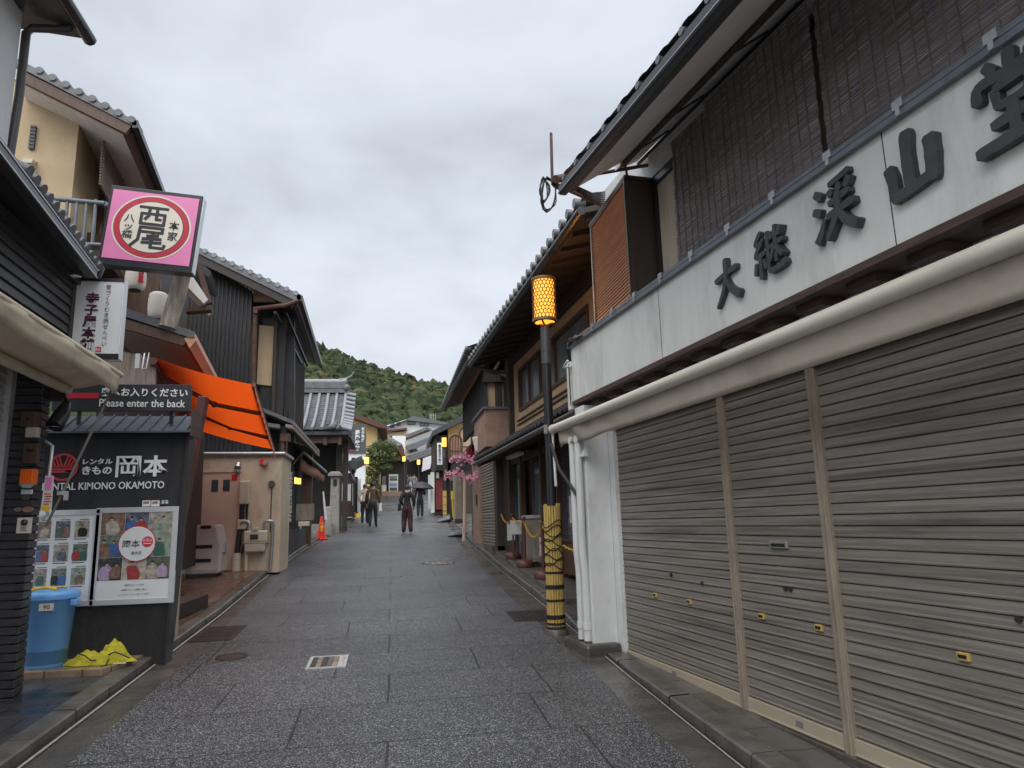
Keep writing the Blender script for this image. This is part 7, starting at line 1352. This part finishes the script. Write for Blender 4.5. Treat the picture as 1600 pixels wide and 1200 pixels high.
# charcoal sign tower
t = thing('sign_tower', 'charcoal sign panel with white characters on top of a white side wall', 'sign', (W(565, 805, 39).x, 39.2, zr(39)))
wb2('panel', 'sign_grey', (545.5, 663), (571.5, 708), 39, .3); wb2('wall', 'white_sign', (545, 708), (570, 812), 39.1, .3)
text('森陶器館', 'lettering', M['white_ink'], t, .1, W(558.5, 688, 38.97), (1, 0, -.02), (0, 0, 1), .01, .03, vertical=True, fit=(.27, 1.15)); text('創作陶房', 'lettering', M['white_ink'], t, .1, W(567, 679, 38.97), (1, 0, -.02), (0, 0, 1), .01, .02, vertical=True, fit=(.15, .8))
q = W(549.5, 696, 38.97); mb = MB(); mb.slab([(q.x + .11 * math.cos(i * .524), q.y, q.z + .11 * math.sin(i * .524)) for i in range(12)], (0, .02, 0)); mb.slab([(q.x + .1 * math.cos(i * .785), q.y, q.z - .24 + .08 * math.sin(i * .785)) for i in range(8)], (0, .02, 0)); mb.build('red_mark', M['logo_red'], t)

# ------------------------------------------------------------------ people, seen from behind
def person(label, base, H, mats, arms, legs, yaw=0, lean=.0, radii={}, hair='hair', hair_len=0.0, sh=.175, build=1.0):
    """mats = top, trousers, skin, shoes; arms = {side: (elbow, wrist)}, legs = {side: (knee, ankle)} in metres for a 1.7 m figure"""
    k = H / 1.7; base = Vector(base)
    V = [('p', (0, 0, .93), .135), ('w', (0, .01 + lean * .15, 1.08), .118), ('c', (0, .0 + lean * .4, 1.27), .135), ('n', (0, lean * .55, 1.415), .075), ('h0', (0, lean * .6 + .01, 1.49), .052), ('h1', (0, lean * .65 + .025, 1.575), .085), ('h2', (0, lean * .65 + .02, 1.645), .078)]
    E = [('p', 'w', 'top'), ('w', 'c', 'top'), ('c', 'n', 'top'), ('n', 'h0', 'skin'), ('h0', 'h1', 'skin'), ('h1', 'h2', 'skin')]
    ra = radii.get('arm', 1.0); rl = radii.get('leg', 1.0); fl = radii.get('flare', 1.0)
    for s in (-1, 1):
        q = 'l' if s < 0 else 'r'; el, wr = arms[q]
        V += [(q + 's', (s * sh, lean * .5, 1.385), .072 * ra), (q + 'e', el, .05 * ra), (q + 'w', wr, .034 * ra)]; E += [('n', q + 's', 'top'), (q + 's', q + 'e', 'top'), (q + 'e', q + 'w', 'top')]
        kn, an = legs[q]
        V += [(q + 'h', (s * .088, 0, .86), .112 * rl), (q + 'k', kn, .075 * rl * (1 + (fl - 1) * .4)), (q + 'a', an, .052 * rl * fl), (q + 't', (an[0] + s * .015, an[1] + .14, max(.03, an[2] - .05)), .036)]; E += [('p', q + 'h', 'leg'), (q + 'h', q + 'k', 'leg'), (q + 'k', q + 'a', 'leg'), (q + 'a', q + 't', 'shoe')]
    ix = {v[0]: i for i, v in enumerate(V)}
    me = bpy.data.meshes.new('person'); me.from_pydata([tuple(Vector(v[1]) * k) for v in V], [(ix[a], ix[b_]) for a, b_, _ in E], [])
    o = bpy.data.objects.new('person', me); COL.objects.link(o)
    sk = o.modifiers.new('skin', 'SKIN'); sk.branch_smoothing = .4; sk.use_smooth_shade = True
    for i, v in enumerate(V): me.skin_vertices[0].data[i].radius = (v[2] * k * build, v[2] * k * (.78 if v[0] in ('p', 'w', 'c') else 1) * build); me.skin_vertices[0].data[i].use_root = (i == 0)
    sb_ = o.modifiers.new('sub', 'SUBSURF'); sb_.levels = 2; sb_.render_levels = 2
    dg = bpy.context.evaluated_depsgraph_get(); ev_ = bpy.data.meshes.new_from_object(o.evaluated_get(dg)); bpy.data.objects.remove(o); bpy.data.meshes.remove(me)
    verts = [v.co.copy() for v in ev_.vertices]; faces = [tuple(p.vertices) for p in ev_.polygons]; bpy.data.meshes.remove(ev_)
    segs = [(Vector(V[ix[a]][1]) * k, Vector(V[ix[b_]][1]) * k, r_) for a, b_, r_ in E]
    def region(c):
        best = None
        for a, b_, r_ in segs:
            d = b_ - a; t_ = max(0, min(1, (c - a).dot(d) / d.length_squared)); dd = (c - a - d * t_).length
            if best is None or dd < best[0]: best = (dd, r_)
        r_ = best[1]
        if r_ == 'top' and c.z < .90 * k and abs(c.x) < .17 * k: r_ = 'leg'
        if r_ == 'skin' and c.z < 1.445 * k: r_ = 'top'
        return {'top': 0, 'leg': 1, 'skin': 2, 'shoe': 3}[r_]
    mi = [region(sum((verts[i] for i in f_), Vector()) / len(f_)) for f_ in faces]
    hb = MB()
    for q, s in (('l', -1), ('r', 1)):          # hands: palm, four curled fingers and a thumb
        wv = Vector(V[ix[q + 'w']][1]) * k; d = (wv - Vector(V[ix[q + 'e']][1]) * k).normalized(); side = Vector((s, 0, 0)); side = (side - d * side.dot(d)).normalized(); fw = d.cross(side) * s
        if fw.y < 0: fw = -fw
        hb.tube([wv - d * .01, wv + d * .03 * k, wv + d * .075 * k, wv + d * .09 * k], [.026 * k, .034 * k, .036 * k, .028 * k], 8)
        for j, (off, ln_) in enumerate(((.026, .068), (.009, .078), (-.009, .072), (-.026, .056))):
            r0 = wv + d * .082 * k + fw * off * k; hb.tube([r0, r0 + d * ln_ * .5 * k - side * .006, r0 + d * ln_ * .85 * k - side * .026 * k, r0 + d * ln_ * .95 * k - side * .045 * k], [.010 * k, .0095 * k, .008 * k, .006 * k], 6)
        r0 = wv + d * .03 * k + fw * .03 * k; hb.tube([r0, r0 + d * .03 * k + fw * .022 * k, r0 + d * .065 * k + fw * .026 * k - side * .012], [.012 * k, .011 * k, .008 * k], 6)
    hc = Vector(V[ix['h1']][1]) * k
    for s in (-1, 1): hb.ball(hc + Vector((s * .082, -.0, -.005)) * k, .012 * k, .024 * k, .034 * k, 8, 5)       # ears
    hb.tube([hc + Vector((0, .075, .03)) * k, hc + Vector((0, .105, -.01)) * k, hc + Vector((0, .08, -.02)) * k], [.008 * k, .016 * k, .008 * k], 6)   # nose
    hb.tube([hc + Vector((-.025, .078, -.05)) * k, hc + Vector((.025, .078, -.05)) * k], .007 * k, 5)             # mouth
    nb_ = len(verts); verts += hb.v; faces += [tuple(nb_ + i for i in f_) for f_ in hb.fc]; mi += [2] * len(hb.fc)
    me = bpy.data.meshes.new('person'); Rz = Matrix.Rotation(yaw, 3, 'Z'); me.from_pydata([tuple(Rz @ v) for v in verts], [], faces)
    for m_ in mats: me.materials.append(M[m_])
    me.polygons.foreach_set('material_index', mi); me.polygons.foreach_set('use_smooth', [True] * len(faces))
    o = bpy.data.objects.new('person', me); COL.objects.link(o); o.location = base; BASE[o.name] = base; tag(o, label, 'person')
    mb = MB(lambda p: base + Rz @ Vector(p)); c_ = hc + Vector((0, -.018, .03)) * k
    rows = []
    for i in range(9):
        th = math.pi * (.02 + i / 8 * (.60 + hair_len)); row = []
        for j in range(18):
            a = 2 * math.pi * j / 18; fr = max(0, math.sin(a)); t_ = min(th, math.pi * (.60 + hair_len) - fr * math.pi * (.28 + hair_len)); rr = .102 + .003 * math.sin(7 * a + i)
            row.append(c_ + Vector((rr * .93 * math.sin(t_) * math.cos(a), rr * 1.05 * math.sin(t_) * math.sin(a), rr * 1.08 * math.cos(t_))) * k)
        rows.append(row)
    mb.grid(rows, True, True); mb.build('hair', M[hair], o, solid=.012)
    for s in (-1, 1): mb = MB(lambda p: base + Rz @ Vector(p)); mb.ball(hc + Vector((s * .032, .078, .015)) * k, .012 * k, .006 * k, .008 * k, 8, 5); mb.build('eye', M['ink'], o)
    return o, (lambda p: base + Rz @ (Vector(p) * k))
WALK = {'l': ((-.1, .08, .49), (-.1, -.06, .11)), 'r': ((.1, .09, .5), (.11, .16, .09))}
DOWN = {'l': ((-.235, -.02, 1.12), (-.25, .05, .88)), 'r': ((.235, -.03, 1.12), (.25, .04, .88))}
gp = lambda x, y: (x, y, zr(y))
# woman in black knit top and burgundy trousers
o, P = person('person walking away in black knit top and wide burgundy trousers', gp(.52, 24.9), 1.62, ('black_knit', 'burgundy_cloth', 'skin', 'shoe_black'), {'l': ((-.25, -.05, 1.13), (-.16, .12, 1.02)), 'r': ((.25, -.03, 1.13), (.24, .08, .92))}, {'l': ((-.105, .06, .48), (-.12, -.02, .10)), 'r': ((.105, .0, .48), (.12, -.13, .11))}, radii={'leg': 1.12, 'flare': 1.25, 'arm': 1.25}, sh=.165, build=1.12)
mb = MB(); c = P((-.27, -.02, .92)); mb.slab([c + Vector((-.07, -.1, -.12)), c + Vector((.07, -.1, -.12)), c + Vector((.06, -.1, .12)), c + Vector((-.05, -.1, .13))], (0, .22, 0)); t = tag(mb.build('shoulder_bag', M['bag_black'], None, c, bevel=.03), 'black bag at the hip of the woman in burgundy trousers', 'bag'); mb = MB(); mb.tube([c + Vector((0, 0, .1)), P((-.18, -.08, 1.3)), P((-.12, .0, 1.46))], .012, 5); mb.build('strap', M['bag_black'], t)
# two people on the left
o, P = person('person walking away in brown jacket and dark trousers, left of the road', gp(-.74, 29.2), 1.76, ('brown_jacket', 'dark_trousers', 'skin', 'shoe_black'), DOWN, WALK, radii={'arm': 1.2, 'leg': .95}, lean=.05, sh=.185, yaw=-.05, build=1.06)
mb = MB(); c = P((-.26, -.06, 1.1)); mb.slab([c + Vector((-.06, -.08, -.16)), c + Vector((.08, -.08, -.16)), c + Vector((.09, -.06, .16)), c + Vector((-.02, -.06, .16))], (0, .2, 0)); t = tag(mb.build('shoulder_bag', M['bag_black'], None, c, bevel=.03), 'dark shoulder bag carried by the person in the brown jacket', 'bag'); mb = MB(); mb.tube([c + Vector((.02, 0, .15)), P((-.14, -.02, 1.46)), P((-.1, .08, 1.4))], .014, 5); mb.build('strap', M['bag_black'], t)
c = P((.28, .06, .78)); mb = MB(); mb.slab([c + Vector((-.07, -.1, -.2)), c + Vector((.06, -.1, -.2)), c + Vector((.05, -.1, .12)), c + Vector((-.05, -.1, .12))], (0, .2, 0)); t = tag(mb.build('carrier_bag', M['white_cloth'], None, c, bevel=.02), 'white carrier bag in the right hand of the person in brown', 'bag'); mb = MB(); mb.tube([c + Vector((-.03, 0, .12)), c + Vector((0, 0, .2)), c + Vector((.03, 0, .12))], .006, 5); mb.build('handle', M['white_cloth'], t)
person('person walking away in cream jacket and black trousers, beside the white wall', gp(W(569.5, 806, 32).x, 32.2), 1.70, ('cream_jacket', 'dark_trousers', 'skin', 'shoe_black'), {'l': ((-.25, -.04, 1.13), (-.2, .06, .92)), 'r': DOWN['r']}, {'l': ((-.1, .05, .49), (-.1, -.02, .1)), 'r': ((.1, .1, .5), (.1, .12, .09))}, radii={'arm': 1.25}, hair='hair_brown', lean=.04, yaw=-.1, build=1.2)
# person under a charcoal umbrella
ub = gp(1.45, 37.6)
o, P = person('person in dark coat walking away under the charcoal umbrella', ub, 1.70, ('dark_trousers', 'black_knit', 'skin', 'shoe_black'), {'l': ((-.24, -.04, 1.12), (-.26, .06, .88)), 'r': ((.25, .02, 1.14), (.16, .2, 1.2))}, {'l': ((-.1, .05, .49), (-.1, -.02, .1)), 'r': ((.1, .05, .5), (.1, .03, .09))}, radii={'arm': 1.15, 'leg': 1.1, 'flare': 1.3}, sh=.185)
h_ = P((.14, .22, 1.2)); ctr = Vector((ub[0] + .12, ub[1] + .05, W(662, 753, 37.6).z)); R_ = .62
t = thing('umbrella', 'open charcoal umbrella held by the person in the dark coat', 'umbrella', h_)
mb = MB(); rows = []
for i in range(8):
    th = i / 7 * 1.12; rr = R_ * math.sin(th) / math.sin(1.12); row = []
    for j in range(48):
        a = 2 * math.pi * j / 48; sc = 1 - .09 * (i / 7) ** 2 * abs(math.sin(4 * a)); row.append(ctr + Vector((rr * sc * math.cos(a), rr * sc * math.sin(a), -.36 * (1 - math.cos(th)) / (1 - math.cos(1.12)) + .03 * (i / 7) ** 3 * abs(math.sin(4 * a)) - .06 * rr * math.cos(a))))
    rows.append(row)
mb.grid(rows, False, True); mb.build('canopy', M['umbrella'], t, solid=.004)
mb = MB()
for j in range(8): a = j * math.pi / 4; mb.tube([ctr + Vector((R_ * .97 * math.sin(q * 1.12) / math.sin(1.12) * math.cos(a), R_ * .97 * math.sin(q * 1.12) / math.sin(1.12) * math.sin(a), -.01 - .36 * (1 - math.cos(q * 1.12)) / (1 - math.cos(1.12)) - .06 * R_ * math.sin(q * 1.12) / math.sin(1.12) * math.cos(a))) for q in (.05, .35, .65, 1)], .006, 4)
mb.build('rib', M['rubber'], t); mb = MB(); mb.tube([ctr + Vector((0, 0, .05)), h_ + Vector((0, 0, .05)), h_ + Vector((0, 0, -.1))], [.008, .009, .014], 7); mb.build('shaft', M['rubber'], t)
# tiny figures at the top of the street
for px, py, Yq, mt, lab in ((647, 770, 66, ('tan_cloth', 'grey_blue_cloth', 'skin', 'shoe_black'), 'tiny far off person in tan coat at the top of the street'), (641, 772, 64, ('grey_blue_cloth', 'white_cloth', 'skin', 'shoe_black'), 'tiny far off person in pale blue clothes at the top of the street'), (637, 772, 67, ('brown_jacket', 'dark_trousers', 'skin', 'shoe_black'), 'tiny far off person in dark brown at the top of the street')):
    person(lab, (W(px, py, Yq).x, Yq, zr(Yq)), 1.62, mt, DOWN, WALK, radii={'arm': 1.2})
